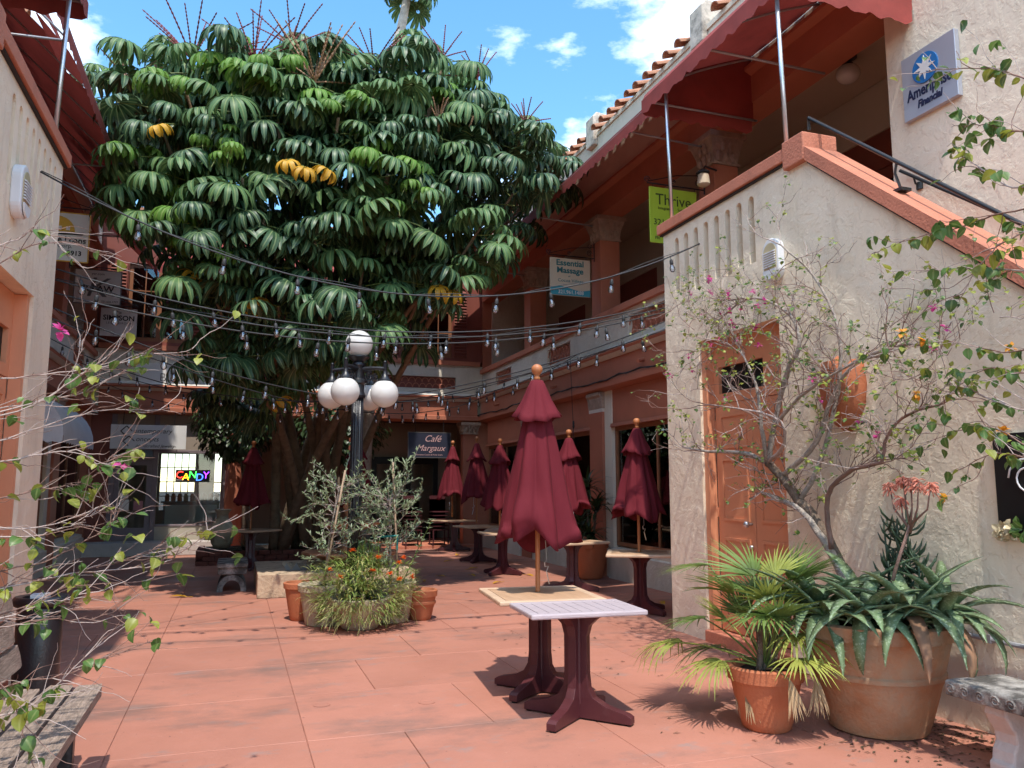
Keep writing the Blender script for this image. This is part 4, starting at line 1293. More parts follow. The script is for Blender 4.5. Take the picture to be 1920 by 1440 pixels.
lettering('SIMPSON', 0.165, 'ink', s, (-2.715, 20.197, 5.40), bold=0.004)
lettering('LEGAL GROUP', 0.07, 'ink_grey', s, (-2.715, 20.197, 5.31), spacing=1.2)
MB().tube([(-2.715 + 0.05 * math.sin(q * 0.7), 20.197, 5.56 + q * 0.008) for q in range(9)], 0.006, 5).build('monogram', 'ink', s)
s = thing('wall_sign', 'white board with thin outlined letters on the back balcony front', 'sign', (-1.9, 20.42, 4))
panel(s, -2.32, -1.05, 20.42, 3.95, 4.46, 'sign_white')
lettering('BL', 0.28, 'ink', s, (-1.80, 20.417, 4.04), align='LEFT', bold=-0.006)
s = thing('shop_sign', 'wide white jewelry shop sign hanging over the lit shopfront', 'sign', (-1.94, 20.3, 2.4))
panel(s, -2.75, -1.13, 20.3, 2.42, 2.98, 'sign_white', th=0.03)
dm = MB()
for cx, cz in ((-2.42, 2.83), (-2.36, 2.60)):
    for k in range(4):
        a0, a1 = R(45 + 0) + k * math.pi / 2, 0
        p = [(cx + 0.12 * math.cos(k * math.pi / 2), 20.296, cz + 0.12 * math.sin(k * math.pi / 2)), (cx + 0.12 * math.cos((k + 1) * math.pi / 2), 20.296, cz + 0.12 * math.sin((k + 1) * math.pi / 2))]
        if k != 3: dm.tube(p, 0.011, 4)
dm.build('monogram', 'ink', s)
lettering('ontemporary', 0.155, 'ink', s, (-2.28, 20.297, 2.79), align='LEFT', shear=0.25)
lettering('oncepts', 0.155, 'ink', s, (-2.22, 20.297, 2.60), align='LEFT', shear=0.25)
lettering('-Handcrafted Jewelry-', 0.10, 'ink', s, (-2.24, 20.297, 2.46), align='LEFT', shear=0.35)
hk = MB()
for x in (-2.5, -1.4): hk.tube([(x, 20.32, 2.98), (x, 20.40, 3.3)], 0.008, 5)
hk.build('hook', 'black_metal', s)
s = thing('cafe_sign', 'dark navy cafe sign with rose script lettering hanging in the passage', 'sign', (4.78, 20.4, 2.3))
panel(s, 4.22, 5.33, 20.4, 2.31, 2.95, 'sign_navy', edge='ink_grey')
lettering('Café', 0.24, 'ink_rose', s, (4.85, 20.397, 2.72), shear=0.4)
lettering('Margaux', 0.22, 'ink_rose', s, (4.80, 20.397, 2.48), shear=0.4)
lettering('European Cuisine & Prime Steaks', 0.052, 'ink_rose', s, (4.78, 20.397, 2.36))
hk = MB()
for x in (4.4, 5.15): hk.tube([(x, 20.41, 2.95), (x, 20.41, 3.27)], 0.008, 5)
hk.build('hook', 'black_metal', s)
s = thing('neon_sign', 'small black sign with glowing multicoloured letters in the shop window', 'neon sign', (-0.96, 20.62, 1.6))
panel(s, -1.34, -0.58, 20.62, 1.66, 1.95, 'black', th=0.02)
for ch, x, dz, m_ in (('C', -1.26, 0.03, 'neon_red'), ('A', -1.12, -0.02, 'neon_amber'), ('N', -0.97, 0.03, 'neon_green'), ('D', -0.81, -0.03, 'neon_blue'), ('Y', -0.67, 0.02, 'neon_violet')):
    lettering(ch, 0.24, m_, s, (x, 20.617, 1.725 + dz), shear=0.1, bold=-0.003, name='glowing_letter')
s = thing('company_sign', 'brushed silver wall sign with a blue star disc on the stucco wall', 'sign', (6.2, 5.6, 5.2))
c0, c1, c2 = atX(1690, 115, 6.2), atX(1790, 60, 6.2), atX(1697, 233, 6.2)
ya, yb, zt, zb = c0.y, c1.y, 5.83, 5.17
MB().box(6.19, 6.249, yb, ya, zb, zt).build('panel', 'sign_silver', s, bevel=0.004, segs=1)
cy_ = ya - (ya - yb) * 0.46
dk = MB(); dk.tube([(6.189, cy_, 5.615), (6.178, cy_, 5.615)], 0.15, 28); dk.build('disc', 'ink_blue', s)
st_ = MB()
pts = []
for k in range(16):
    r_ = 0.125 if k % 2 == 0 else 0.05
    pts.append((cy_ + r_ * math.sin(k * math.pi / 8), 5.615 + r_ * math.cos(k * math.pi / 8)))
st_.prism(pts, 'x', 6.170, 6.177).build('star', 'sign_white', s)
lettering('Ameriprise', 0.16, 'ink_navy', s, (6.187, (ya + yb) / 2, 5.36), rz=R(-90), bold=0.004, sx=0.72)
lettering('Financial', 0.105, 'ink_navy', s, (6.187, (ya + yb) / 2, 5.25), rz=R(-90), bold=0.004, shear=0.2, sx=0.8)
# black board with white scrollwork, at the edge of the stair wall
s = thing('scroll_board', 'black board with white metal scrollwork and yellow silk flowers on the stucco wall', 'wall decor', (4.58, 3.5, 1.2))
MB().box(4.60, 4.629, 3.2, 3.83, 1.26, 1.90).build('panel', 'black', s)
sw = MB()
for cy2, cz2, r_, tn in ((3.60, 1.62, 0.13, 1), (3.50, 1.66, 0.10, -1), (3.58, 1.36, 0.05, 1), (3.48, 1.42, 0.06, -1)):
    sw.tube([(4.59, cy2 + r_ * (1 - q / 34) * math.cos(tn * q * 0.42), cz2 + r_ * (1 - q / 34) * math.sin(q * 0.42)) for q in range(24)], 0.006, 6)
sw.build('scrollwork', 'plastic_white', s, smooth=True)
fl = MB(); random.seed(11)
for k in range(46):
    fl.blade((4.57 + rnd(-0.03, 0.02), 3.75 + rnd(-0.05, 0.06), 1.28 + rnd(-0.04, 0.05)), (rnd(-1, 0.1), rnd(-1, 1), rnd(-0.6, 1)), (-1, 0, 0.3), 0.045, 0.04, 0, 0.7)
fl.build('silk_flower', 'lamp_lens', s, recalc=False)
fl = MB()
for k in range(10):
    fl.blade((4.57, 3.64 + rnd(-0.04, 0.04), 1.28 + rnd(-0.03, 0.04)), (rnd(-1, 0), rnd(-1, 1), rnd(-0.5, 0.6)), (-1, 0, 0.3), 0.07, 0.05, 0, 0.4)
fl.build('silk_leaf', 'bush_leaf', s, recalc=False)

# ================================================================== wall lights, lantern, pipes, planter on the wall
def bulkhead_light(tf, t, z, label):
    o = thing('wall_light', label, 'wall light', tf(0, t, z))
    def oval(k, n=28):
        hw, hh = 0.115 * k, 0.20 * k + (k - 1) * 0.02
        r_ = hw
        pts = []
        for q in range(n):
            a = 2 * math.pi * q / n
            pts.append((t + r_ * math.cos(a), z + r_ * math.sin(a) + (hh - r_) * (1 if math.sin(a) >= 0 else -1)))
        return pts
    MB(tf).prism(oval(1.0), 'x', -0.075, 0.0).build('housing', 'plastic_white', o, bevel=0.012)
    MB(tf).prism(oval(0.78), 'x', -0.082, -0.0755).build('lens', 'lamp_lens', o)
    sl_ = MB(tf)
    for k in range(7):
        zz = z + 0.055 - k * 0.022
        sl_.prism([(-0.099, zz), (-0.083, zz + 0.008), (-0.083, zz + 0.018), (-0.099, zz + 0.010)], 'y', t - 0.085, t + 0.085)
    sl_.build('louvre', 'plastic_white', o)
    MB(tf).prism([(t + 0.088 * math.cos(math.pi + q * math.pi / 12), z - 0.10 + 0.088 * math.sin(math.pi + q * math.pi / 12)) for q in range(13)], 'x', -0.095, -0.083).build('lower_cover', 'plastic_white', o)
bulkhead_light(tfRS, 5.92, 3.63, 'white oval louvred wall light on the stucco above the orange door')
bulkhead_light(tfLS, 6.45, 3.70, 'white oval louvred wall light on the stair block near the torn awning')
o = thing('ceiling_light', 'black ceiling fitting with a frosted white globe under the balcony ceiling', 'ceiling light', (7.2, 7.65, 7.05))
MB().lathe([(0.12, 0.0), (0.12, -0.05), (0.05, -0.07), (0.05, -0.12), (0.07, -0.13)], 18, (7.2, 7.65, 7.06)).build('fitting', 'black_metal', o, smooth=True, angle=40)
MB().sphere((7.2, 7.65, 6.80), 0.15, 20, 12, 0, (1, 1, 0.85)).build('globe', 'opal_glass', o, smooth=True)
o = thing('wall_lantern', 'black wall lantern with a peach glass shade behind the lime green sign', 'lantern', (6.2, 9.25, 5.9))
lt = MB(); lt.tube([(6.24, 9.2, 5.98), (6.05, 9.2, 6.02), (6.02, 9.2, 5.96)], 0.014, 6).lathe([(0.02, 0.05), (0.09, 0.0), (0.09, -0.02)], 12, (6.02, 9.2, 5.93))
lt.build('arm', 'black_metal', o); MB().lathe([(0.045, 0), (0.075, -0.02), (0.09, -0.16), (0.05, -0.19)], 14, (6.02, 9.2, 5.91)).build('shade', 'sign_cream', o, smooth=True, angle=40)
cd = MB().tube([(4.60, y_, 0.60 + 0.006 * math.sin(y_ * 3)) for y_ in [4.35 - k * 0.3 for k in range(11)]], 0.016, 8)
for y_ in (3.95, 3.2, 2.4): cd.box(4.583, 4.629, y_ - 0.012, y_ + 0.012, 0.575, 0.628)
tag(cd.build('conduit', 'grey_pipe', None, smooth=True, angle=40), 'grey pipe conduit clipped along the foot of the stucco wall', 'pipe')
o = thing('wall_planter', 'terracotta half pot with a broken rim fixed to the stucco wall', 'planter', (4.6, 5.15, 2.1))
wp = MB(); vs, fs = [], []
prof = [(0.03, -0.36), (0.11, -0.30), (0.19, -0.16), (0.215, 0.0), (0.20, 0.12), (0.19, 0.20)]
for i, (r_, z) in enumerate(prof):
    for q in range(13):
        a = math.pi / 2 + math.pi * q / 12
        zz = z + (0.07 * math.sin(q * 1.9) * (q in (2, 3, 8, 9)) if i == len(prof) - 1 else 0)
        vs.append((4.63 + r_ * math.cos(a), 5.12 + r_ * math.sin(a), 2.36 + zz))
for i in range(len(prof) - 1):
    for q in range(12):
        a = i * 13 + q
        fs.append((a, a + 1, a + 14, a + 13))
wp.add(vs, fs).build('bowl', 'terracotta', o, smooth=True, recalc=False).modifiers.new('s', 'SOLIDIFY').thickness = 0.018
cb = MB()
pts = [(6.25 - 0.165, y_, 3.43 + 0.02 * math.sin(y_ * 2.3) - 0.012 * math.cos(y_ * 7)) for y_ in [8.0 + k * 0.25 for k in range(50)]]
cb.tube(pts, 0.014, 6); cb.tube([(x - 0.012, y_, z + 0.014 * math.sin(y_ * 9)) for x, y_, z in pts], 0.010, 5)
tag(cb.build('cable', 'cord', None, smooth=True), 'black cable bundle draped along the ledge above the shop windows', 'cable')
hc = MB().tube([(6.02, 13.95, 4.0), (6.04, 13.95, 3.4), (6.06, 13.9, 2.3), (6.07, 13.88, 1.0)], 0.006, 5)
hc.lathe([(0.018, 0.05), (0.022, 0), (0.02, -0.03), (0.026, -0.06), (0.012, -0.10)], 8, (6.055, 13.91, 2.75))
tag(hc.build('hanging_cable', 'cord', None, smooth=True), 'thin black cable hanging straight down beside the shop column', 'cable')

# ================================================================== string lights
bp_ = MB()
bp_.tube([(0, 0, 0), (0, 0, -0.035)], 0.004, 5, 0).lathe([(0.010, -0.03), (0.018, -0.045), (0.020, -0.085), (0.017, -0.09)], 8, (0, 0, 0), 0)
bp_.lathe([(0.013, -0.091), (0.020, -0.105), (0.031, -0.135), (0.030, -0.155), (0.018, -0.172), (0.003, -0.176)], 10, (0, 0, 0), 1)
bp_.tube([(0, 0, -0.095), (0.004, 0, -0.14)], 0.0045, 5, 2)
BULB = bp_.mesh('light_bulb', ['cord', 'bulb_glass', 'steel'], True)
random.seed(5)
def strand(label, a, b, sag, step=0.55, off=0.3, twin=False):
    a, b = Vector(a), Vector(b)
    o = thing('string_light', label, 'string lights', a, group='bulb strings across the courtyard')
    P = lambda q: a + (b - a) * q + Vector((0, 0, -4 * sag * q * (1 - q)))
    n = 28
    mb = MB().tube([P(i / n) for i in range(n + 1)], 0.0078, 5)
    if twin: mb.tube([P(i / n) + Vector((0, 0.03, 0.018 * math.sin(i * 1.3) + 0.02)) for i in range(n + 1)], 0.004, 5)
    mb.build('cord', 'cord', o, smooth=True)
    ln = (b - a).length
    q = off
    while q < ln - 0.15:
        p = P(q / ln)
        u = bpy.data.objects.new('light_bulb', BULB); put(u, o); KIDS.setdefault(o.name, []).append(u)
        u.location = p - a
        u.rotation_euler = (rnd(-0.16, 0.16), rnd(-0.16, 0.16), rnd(0, 3))
        q += step * rnd(0.85, 1.15)
    return o
strand('highest bulb string, tied to the wall grooves on both stair blocks', (-1.61, 7.15, 4.12), (4.63, 7.19, 4.16), 0.80, 0.62, 0.75, True)
strand('bulb string slung between the stair block corners, above the other two there', (-1.61, 7.98, 3.52), (4.63, 7.96, 3.68), 0.46, 0.56, 0.2)
strand('bulb string slung between the stair block corners, middle one of three', (-1.61, 7.98, 3.42), (4.63, 7.96, 3.62), 0.44, 0.56, 0.35, True)
strand('bulb string slung between the stair block corners, dipping across the top lamp globe', (-1.61, 7.98, 3.30), (4.63, 7.96, 3.57), 0.42, 0.6, 0.5)
strand('bulb string from the litter bin corner to the far beam by the cafe', (-1.61, 7.99, 3.06), (6.04, 18.6, 3.9), 0.70, 0.6, 0.3)
strand('bulb string from the litter bin corner to the balcony by the teal sign', (-1.61, 7.99, 3.16), (6.04, 13.6, 4.05), 0.88, 0.62, 0.4)
strand('bulb string from the orange door corner to the jewelry shop corner', (4.63, 7.97, 3.36), (-3.0, 19.5, 3.9), 0.85, 0.6, 0.3)
strand('bulb string from the orange door corner to the beam above the white canopy', (4.63, 7.97, 3.46), (-3.02, 14.6, 4.0), 1.0, 0.6, 0.5)
strand('bulb string crossing the back of the court under the tree', (6.02, 15.2, 4.0), (-3.0, 17.0, 3.95), 0.85, 0.55, 0.3)

# ================================================================== lamp post
LX, LY = 1.36, 9.62
lp = thing('lamp_post', 'black fluted lamp post with five white globes rising from the planters', 'lamp post', (LX, LY, 0))
fl_ = lambda a, r_, z, i: (r_ * (1 - 0.10 * (0.5 + 0.5 * math.cos(14 * a))), z)
mb = MB()
mb.lathe([(0.20, 0), (0.20, 0.10), (0.17, 0.14), (0.15, 0.40), (0.11, 0.5), (0.085, 0.55)], 28, (LX, LY, 0))
mb.build('base', 'black_metal', lp, smooth=True, angle=40)
mb = MB(); mb.lathe([(0.082, 0.55), (0.080, 1.2), (0.074, 2.2), (0.070, 2.62)], 112, (LX, LY, 0), 0, fl_)
mb.build('shaft', 'black_metal', lp, smooth=True)
mb = MB(); mb.lathe([(0.085, 2.62), (0.095, 2.65), (0.085, 2.68), (0.075, 2.70), (0.075, 2.78), (0.10, 2.80), (0.10, 2.83), (0.07, 2.86), (0.07, 2.99), (0.085, 3.02), (0.075, 3.05), (0.06, 3.06), (0.11, 3.10), (0.13, 3.115), (0.13, 3.13), (0.06, 3.14)], 24, (LX, LY, 0))
mb.build('head', 'black_metal', lp, smooth=True, angle=35)
MB().sphere((LX, LY, 3.285), 0.165, 28, 18).build('globe', 'opal_glass', lp, smooth=True)
for k in range(4):
    a = R(45 + 90 * k + 12)
    dx, dy = math.cos(a), math.sin(a)
    Rr = 0.345
    arm = MB()
    arm.tube([(LX + dx * q, LY + dy * q, 2.96 + 0.02 * math.sin(q * 8)) for q in (0.05, 0.15, 0.25, Rr)], [0.034, 0.026, 0.022, 0.024], 8)
    for c, r_ in ((0.14, 0.055), (0.22, 0.040)):
        arm.tube([(LX + dx * (c + r_ * (1 - q / 26) * math.cos(q * 0.5 + 1.2)), LY + dy * (c + r_ * (1 - q / 26) * math.cos(q * 0.5 + 1.2)), 2.87 + r_ * (1 - q / 26) * math.sin(q * 0.5 + 1.2)) for q in range(20)], 0.010, 5)
    arm.tube([(LX + dx * Rr, LY + dy * Rr, 2.93), (LX + dx * Rr, LY + dy * Rr, 3.03)], 0.024, 8).sphere((LX + dx * Rr, LY + dy * Rr, 3.045), 0.022, 8, 6)
    arm.lathe([(0.022, 2.94), (0.03, 2.90), (0.055, 2.85), (0.085, 2.825), (0.085, 2.80)], 18, (LX + dx * Rr, LY + dy * Rr, 0))
    arm.build('arm', 'black_metal', lp, smooth=True, angle=45)
    MB().sphere((LX + dx * Rr, LY + dy * Rr, 2.665), 0.168, 28, 18).build('globe', 'opal_glass', lp, smooth=True)

# ================================================================== tables and parasols
def make_table(hx, hy, wood, rim, slat_dir):
    t = thing('cafe_table', 'x', 'table')
    top = MB()
    n = 9
    fr = 0.065
    top.box(-hx, hx, -hy, -hy + fr, 0.705, 0.74, 1).box(-hx, hx, hy - fr, hy, 0.705, 0.74, 1)
    top.box(-hx, -hx + fr, -hy + fr, hy - fr, 0.705, 0.74, 1).box(hx - fr, hx, -hy + fr, hy - fr, 0.705, 0.74, 1)
    top.box(-hx + fr, hx - fr, -hy + fr, hy - fr, 0.706, 0.726, 0)
    tp = top.build('tabletop', [wood, rim], t, bevel=0.012, segs=2)
    L_ = (2 * hx - 2 * fr) if slat_dir == 'x' else (2 * hy - 2 * fr)
    for k in range(n):
        a = -L_ / 2 + L_ * k / n + 0.002
        b = a + L_ / n - 0.004
        if slat_dir == 'x': MB().box(a, b, -hy + fr + 0.001, hy - fr - 0.001, 0.7262, 0.7385).build('slat', wood, tp)
        else: MB().box(-hx + fr + 0.001, hx - fr - 0.001, a, b, 0.7262, 0.7385).build('slat', wood, tp)
    ped = MB()
    pr = [(0.40, 0.012), (0.40, 0.055), (0.37, 0.072), (0.22, 0.105), (0.13, 0.15), (0.095, 0.21), (0.085, 0.30), (0.085, 0.55), (0.105, 0.62), (0.16, 0.67), (0.24, 0.700), (0.24, 0.7045)]
    out_ = pr + [(-x, z) for x, z in pr[::-1]]
    for rot in (45, 135):
        c, s_ = math.cos(R(rot)), math.sin(R(rot))
        vs, fs = [], []
        m_ = len(out_)
        for side in (-1, 1):
            for x, z in out_:
                y = side * (0.030 if z > 0.15 else 0.034)
                vs.append((x * c - y * s_, x * s_ + y * c, z))
        fs = [tuple(range(m_))[::-1], tuple(range(m_, 2 * m_))] + [(i, (i + 1) % m_, (i + 1) % m_ + m_, i + m_) for i in range(m_)]
        ped.add(vs, fs)
    ped.lathe([(0.055, 0.10), (0.055, 0.68)], 8)
    ped.build('pedestal', 'pedestal_plastic', t, bevel=0.006)
    for k in range(4):
        a = R(45 + 90 * k)
        MB().lathe([(0.022, 0.0), (0.026, 0.014)], 10, (0.375 * math.cos(a), 0.375 * math.sin(a), 0)).build('foot_pad', 'black', t)
    return t
def place_first(o, loc, rz, label, group=None):
    o.location = loc; o.rotation_euler = (0, 0, rz); o['label'] = label
    if group: o['group'] = group
TB = make_table(0.41, 0.41, 'table_wood', 'table_rim', 'y')
place_first(TB, (2.29, 5.95, 0), R(-6), 'square wooden cafe table under the large closed parasol, pushed against the pale table', 'cafe tables in the courtyard')
T2 = make_table(0.41, 0.285, 'table_pale', 'table_pale', 'x')
place_first(T2, (2.28, 5.215, 0), R(-4), 'pale bleached slatted cafe table without a parasol', 'cafe tables in the courtyard')
TL_ = [((4.86, 9.12), -28, 'cafe table beside the rough wall below the clear shop window'),
       ((4.88, 11.3), 14, 'cafe table in front of the large dracaena pot'),
       ((4.60, 13.8), -8, 'cafe table with fallen yellow leaves around its foot'),
       ((4.86, 16.2), 10, 'cafe table in deep shade, between the cafe sign and the leafy floor'),
       ((5.12, 19.1), 30, 'shaded cafe table right below the dark cafe sign'),
       ((0.33, 16.2), 45, 'cafe table turned corner first beside the brick planting bed')]
for (x, y), a, lb in TL_:
    dup(TB, (x, y, 0), R(a), lb, 'cafe tables in the courtyard')

def make_parasol(seed, H_, hem, rad, name_lab, tuck=False):
    rg = random.Random(seed)
    o = thing('parasol', name_lab, 'parasol')
    MB().lathe([(0.019, 0.742), (0.019, H_ - 0.10)], 12).build('pole', 'wood_pole', o, smooth=True, angle=40)
    MB().lathe([(0.022, H_ - 0.14), (0.028, H_ - 0.115), (0.020, H_ - 0.095), (0.031, H_ - 0.082), (0.044, H_ - 0.062), (0.047, H_ - 0.045), (0.043, H_ - 0.024), (0.028, H_ - 0.007), (0.008, H_)], 16).build('finial', 'wood_pole', o, smooth=True)
    ph = [rg.uniform(-0.25, 0.25) for _ in range(8)]
    am = [rg.uniform(0.7, 1.3) for _ in range(8)]
    def fold(a, k): 
        s = (a / (2 * math.pi) * 8) % 8
        i = int(s) % 8
        u = s - int(s)
        w_ = 1 - abs(2 * min(1.0, max(0.0, u + ph[i] * 0.6 * math.sin(math.pi * u))) - 1)
        return am[i] * (w_ ** 0.75), u, i
    def shape(r0, amp):
        def f_(a, r_, z, i):
            fo, u, k = fold(a, 0)
            q = (H_ - 0.14 - z) / (H_ - 0.14 - hem)
            rr = r_ * (0.76 + 0.28 * fo * (0.5 + 0.5 * q) + 0.10 * math.sin(3 * a + seed) * q + 0.03 * math.sin(11 * a + z * 9 + seed) * q)
            zz = z
            if i >= r0: zz = z + 0.055 * math.sin(2 * a + seed) + 0.035 * math.sin(5 * a) + 0.03 * (1 - fo)
            return rr, zz
        return f_
    n = 16
    zt = H_ - 0.34
    prof = [(0.10 + (rad - 0.10) * (k / n) ** 0.92, zt - (zt - hem) * k / n) for k in range(n + 1)]
    body = MB().lathe(prof, 96, (0, 0, 0), 0, shape(n - 1, 1), cap=False)
    if tuck:                                            # one panel is pushed up and folded over itself
        v = []
        for (x, y, z) in body.v:
            a = math.atan2(y, x)
            da = (a - R(215) + math.pi) % (2 * math.pi) - math.pi
            wgt = math.exp(-(da / 0.55) ** 2)
            k = max(0.0, min(1.0, (hem + 0.42 - z) / 0.42))
            r_ = math.hypot(x, y)
            rr = r_ * (1 + wgt * (0.14 * math.sin(k * math.pi) - 0.20 * k * k))
            v.append((rr * math.cos(a), rr * math.sin(a), z + wgt * 0.16 * k * k))
        body.v = v
    b_ = body.build('canopy', 'umbrella_fabric', o, smooth=True, recalc=False)
    b_.modifiers.new('s', 'SOLIDIFY').thickness = 0.003
    cap = MB().lathe([(0.030, H_ - 0.135), (0.055, H_ - 0.15), (0.085, H_ - 0.22), (0.125, H_ - 0.32), (0.175, H_ - 0.42), (0.205, H_ - 0.47)], 96, (0, 0, 0), 0,
                     lambda a, r_, z, i: (r_ * (0.84 + 0.20 * fold(a + 0.15, 0)[0] * (i / 5)), z + (0.03 * math.sin(2 * a + seed) + 0.022 * (1 - fold(a, 0)[0])) * (i / 5)), cap=False)
    c_ = cap.build('vent_cap', 'umbrella_fabric', o, smooth=True, recalc=False)
    c_.modifiers.new('s', 'SOLIDIFY').thickness = 0.005
    # crank hook on a little chain
    h = MB().tube([(0.03, -0.06, hem + 0.05), (0.035, -0.065, hem - 0.10)], 0.003, 5)
    h.tube([(0.035, -0.065, hem - 0.10), (0.01, -0.07, hem - 0.12), (0.015, -0.07, hem - 0.15), (0.05, -0.07, hem - 0.15), (0.03, -0.07, hem - 0.19), (0.06, -0.07, hem - 0.29)], 0.005, 5)
    h.build('hook_chain', 'steel', o)
    return o
PG = 'closed maroon parasols'
P1 = make_parasol(3, 2.56, 1.09, 0.34, 'x', True); place_first(P1, (2.30, 6.02, 0), R(20), 'largest closed maroon parasol, its side panel tucked up, on the sunlit wooden table', PG)
P2 = make_parasol(8, 2.44, 1.18, 0.35, 'x'); place_first(P2, (4.87, 9.15, 0), R(10), 'closed maroon parasol in front of the clear shop window', PG)
P3 = make_parasol(12, 2.44, 1.20, 0.34, 'x'); place_first(P3, (4.86, 11.35, 0), R(60), 'closed maroon parasol in front of the dracaena', PG)
dup(P2, (4.56, 13.85, 0), R(130), 'closed maroon parasol on the table ringed by fallen yellow leaves', PG)
dup(P3, (4.82, 16.2, 0), R(200), 'shaded closed maroon parasol in front of the far orange column', PG, (1, 1, 1.07))
dup(P2, (5.06, 19.1, 0), R(260), 'darkest closed maroon parasol, below the cafe sign', PG, (1, 1, 1.1))
dup(P3, (0.32, 16.25, 0), R(310), 'closed maroon parasol beside the brick planting bed', PG)
dup(TB, (2.09, 14.75, 0), R(20), 'cafe table behind the stone fountain', 'cafe tables in the courtyard')
dup(P2, (2.09, 14.75, 0), R(75), 'closed maroon parasol behind the lamp post and fountain', PG, (1, 1, 1.05))

# ================================================================== fountain
fo = thing('fountain', 'low coral stone basin with dark blue tiles and a tiered clay fountain', 'fountain', (1.48, 12.9, 0))
slab = lambda x0, x1, y0, y1, z0, z1, nm, m_: MB().box(x0, x1, y0, y1, z0, z1).build(nm, m_, fo, bevel=0.012)
slab(0.36, 2.60, 11.95, 12.37, 0, 0.33, 'basin_wall', 'coral_stone')
slab(0.36, 0.78, 12.372, 13.78, 0, 0.328, 'basin_wall', 'coral_stone')
slab(2.18, 2.60, 12.372, 13.78, 0, 0.328, 'basin_wall', 'coral_stone')
slab(0.36, 2.60, 13.782, 14.05, 0, 0.33, 'basin_wall', 'coral_stone')
bt = MB()
for k in range(9):
    x = 0.785 + k * 0.155
    bt.box(x, x + 0.148, 13.760, 13.780, 0.05, 0.19)
bt.build('blue_tile', 'blue_tile', fo)
bt = MB()
for k in range(9):
    x = 0.785 + k * 0.155
    bt.prism([(x, 0.195), (x + 0.148, 0.195), (x + 0.074, 0.31)], 'y', 13.762, 13.780)
bt.build('pale_tile', 'pale_tile', fo)
MB().box(0.78, 2.18, 12.38, 13.76, 0.02, 0.10).build('pool_floor', 'blue_tile', fo)
FX, FY = 1.78, 13.05
ft = MB()
ft.lathe([(0.24, 0.10), (0.24, 0.16), (0.15, 0.20), (0.12, 0.34), (0.18, 0.40)], 24, (FX, FY, 0))
ft.build('pedestal', 'fountain_clay', fo, smooth=True, angle=40)
sc2 = lambda a, r_, z, i: (r_ * (1 + (0.025 * math.cos(12 * a) if r_ > 0.4 else 0)), z)
MB().lathe([(0.18, 0.40), (0.50, 0.43), (0.70, 0.48), (0.74, 0.515), (0.73, 0.545), (0.66, 0.54), (0.40, 0.50), (0.1, 0.49)], 48, (FX, FY, 0), 0, sc2).build('lower_bowl', 'fountain_clay', fo, smooth=True, angle=50)
MB().lathe([(0.15, 0.50), (0.17, 0.56), (0.11, 0.62), (0.09, 0.70), (0.13, 0.78), (0.12, 0.84), (0.16, 0.87)], 24, (FX, FY, 0)).build('stem', 'fountain_clay', fo, smooth=True)
MB().lathe([(0.16, 0.87), (0.34, 0.90), (0.46, 0.96), (0.48, 0.99), (0.45, 1.0), (0.25, 0.96), (0.06, 0.95)], 40, (FX, FY, 0), 0, sc2).build('upper_bowl', 'fountain_clay', fo, smooth=True, angle=50)
MB().lathe([(0.09, 0.96), (0.10, 1.02), (0.06, 1.08), (0.09, 1.16), (0.11, 1.24), (0.07, 1.33), (0.045, 1.36), (0.06, 1.42), (0.02, 1.48)], 20, (FX, FY, 0), 0, lambda a, r_, z, i: (r_ * (1 + 0.15 * math.cos(4 * a)), z)).build('finial', 'fountain_clay', fo, smooth=True)

# ================================================================== benches, bin, pots
o = thing('stone_bench', 'small weathered concrete bench with an arched foot, beside the coral stone basin', 'bench', (0.02, 13.3, 0))
MB().prism([(-0.20, 0.36), (0.24, 0.36), (0.24, 0.42), (-0.20, 0.42)], 'y', 12.80, 13.85).build('seat', 'concrete', o, bevel=0.01)
MB().prism([(-0.18, 0.255), (0.22, 0.255), (0.23, 0.30), (0.23, 0.36), (-0.19, 0.36), (-0.19, 0.30)], 'y', 12.84, 13.8).build('apron', 'concrete', o, bevel=0.008)
for y0 in (12.86, 13.65):
    ar = [(0.02 + 0.21 * math.cos(math.pi * q / 12), 0.02 + 0.23 * math.sin(math.pi * q / 12)) for q in range(13)]
    ai = [(0.02 + 0.13 * math.cos(math.pi * q / 12), 0.02 + 0.15 * math.sin(math.pi * q / 12)) for q in range(13)]
    MB().prism([(0.23, 0.0)] + ar + [(-0.19, 0.0), (-0.11, 0.0)] + ai[::-1] + [(0.15, 0.0)], 'y', y0, y0 + 0.13).build('leg', 'concrete', o)
o = thing('stone_bench', 'blackened concrete bench with a carved edge and scrolled leg beside the big pot', 'bench', (4.14, 3.1, 0))
MB().prism([(3.93, 0.375), (4.36, 0.375), (4.36, 0.45), (4.35, 0.46), (3.94, 0.46), (3.93, 0.45)], 'y', 2.45, 3.70).build('seat', 'concrete', o, bevel=0.015)
random.seed(2)
for k in range(13):
    y_ = 3.66 - k * 0.095
    MB().tube([(3.928, y_ + 0.03 * (1 - q / 20) * math.cos(q * 0.6), 0.415 + 0.03 * (1 - q / 20) * math.sin(q * 0.6)) for q in range(16)], 0.006, 5).build('carving', 'concrete', o)
for k in range(4):
    x = 3.99 + k * 0.1
    MB().tube([(x + 0.03 * (1 - q / 20) * math.cos(q * 0.6), 3.702, 0.415 + 0.03 * (1 - q / 20) * math.sin(q * 0.6)) for q in range(16)], 0.006, 5).build('carving', 'concrete', o)
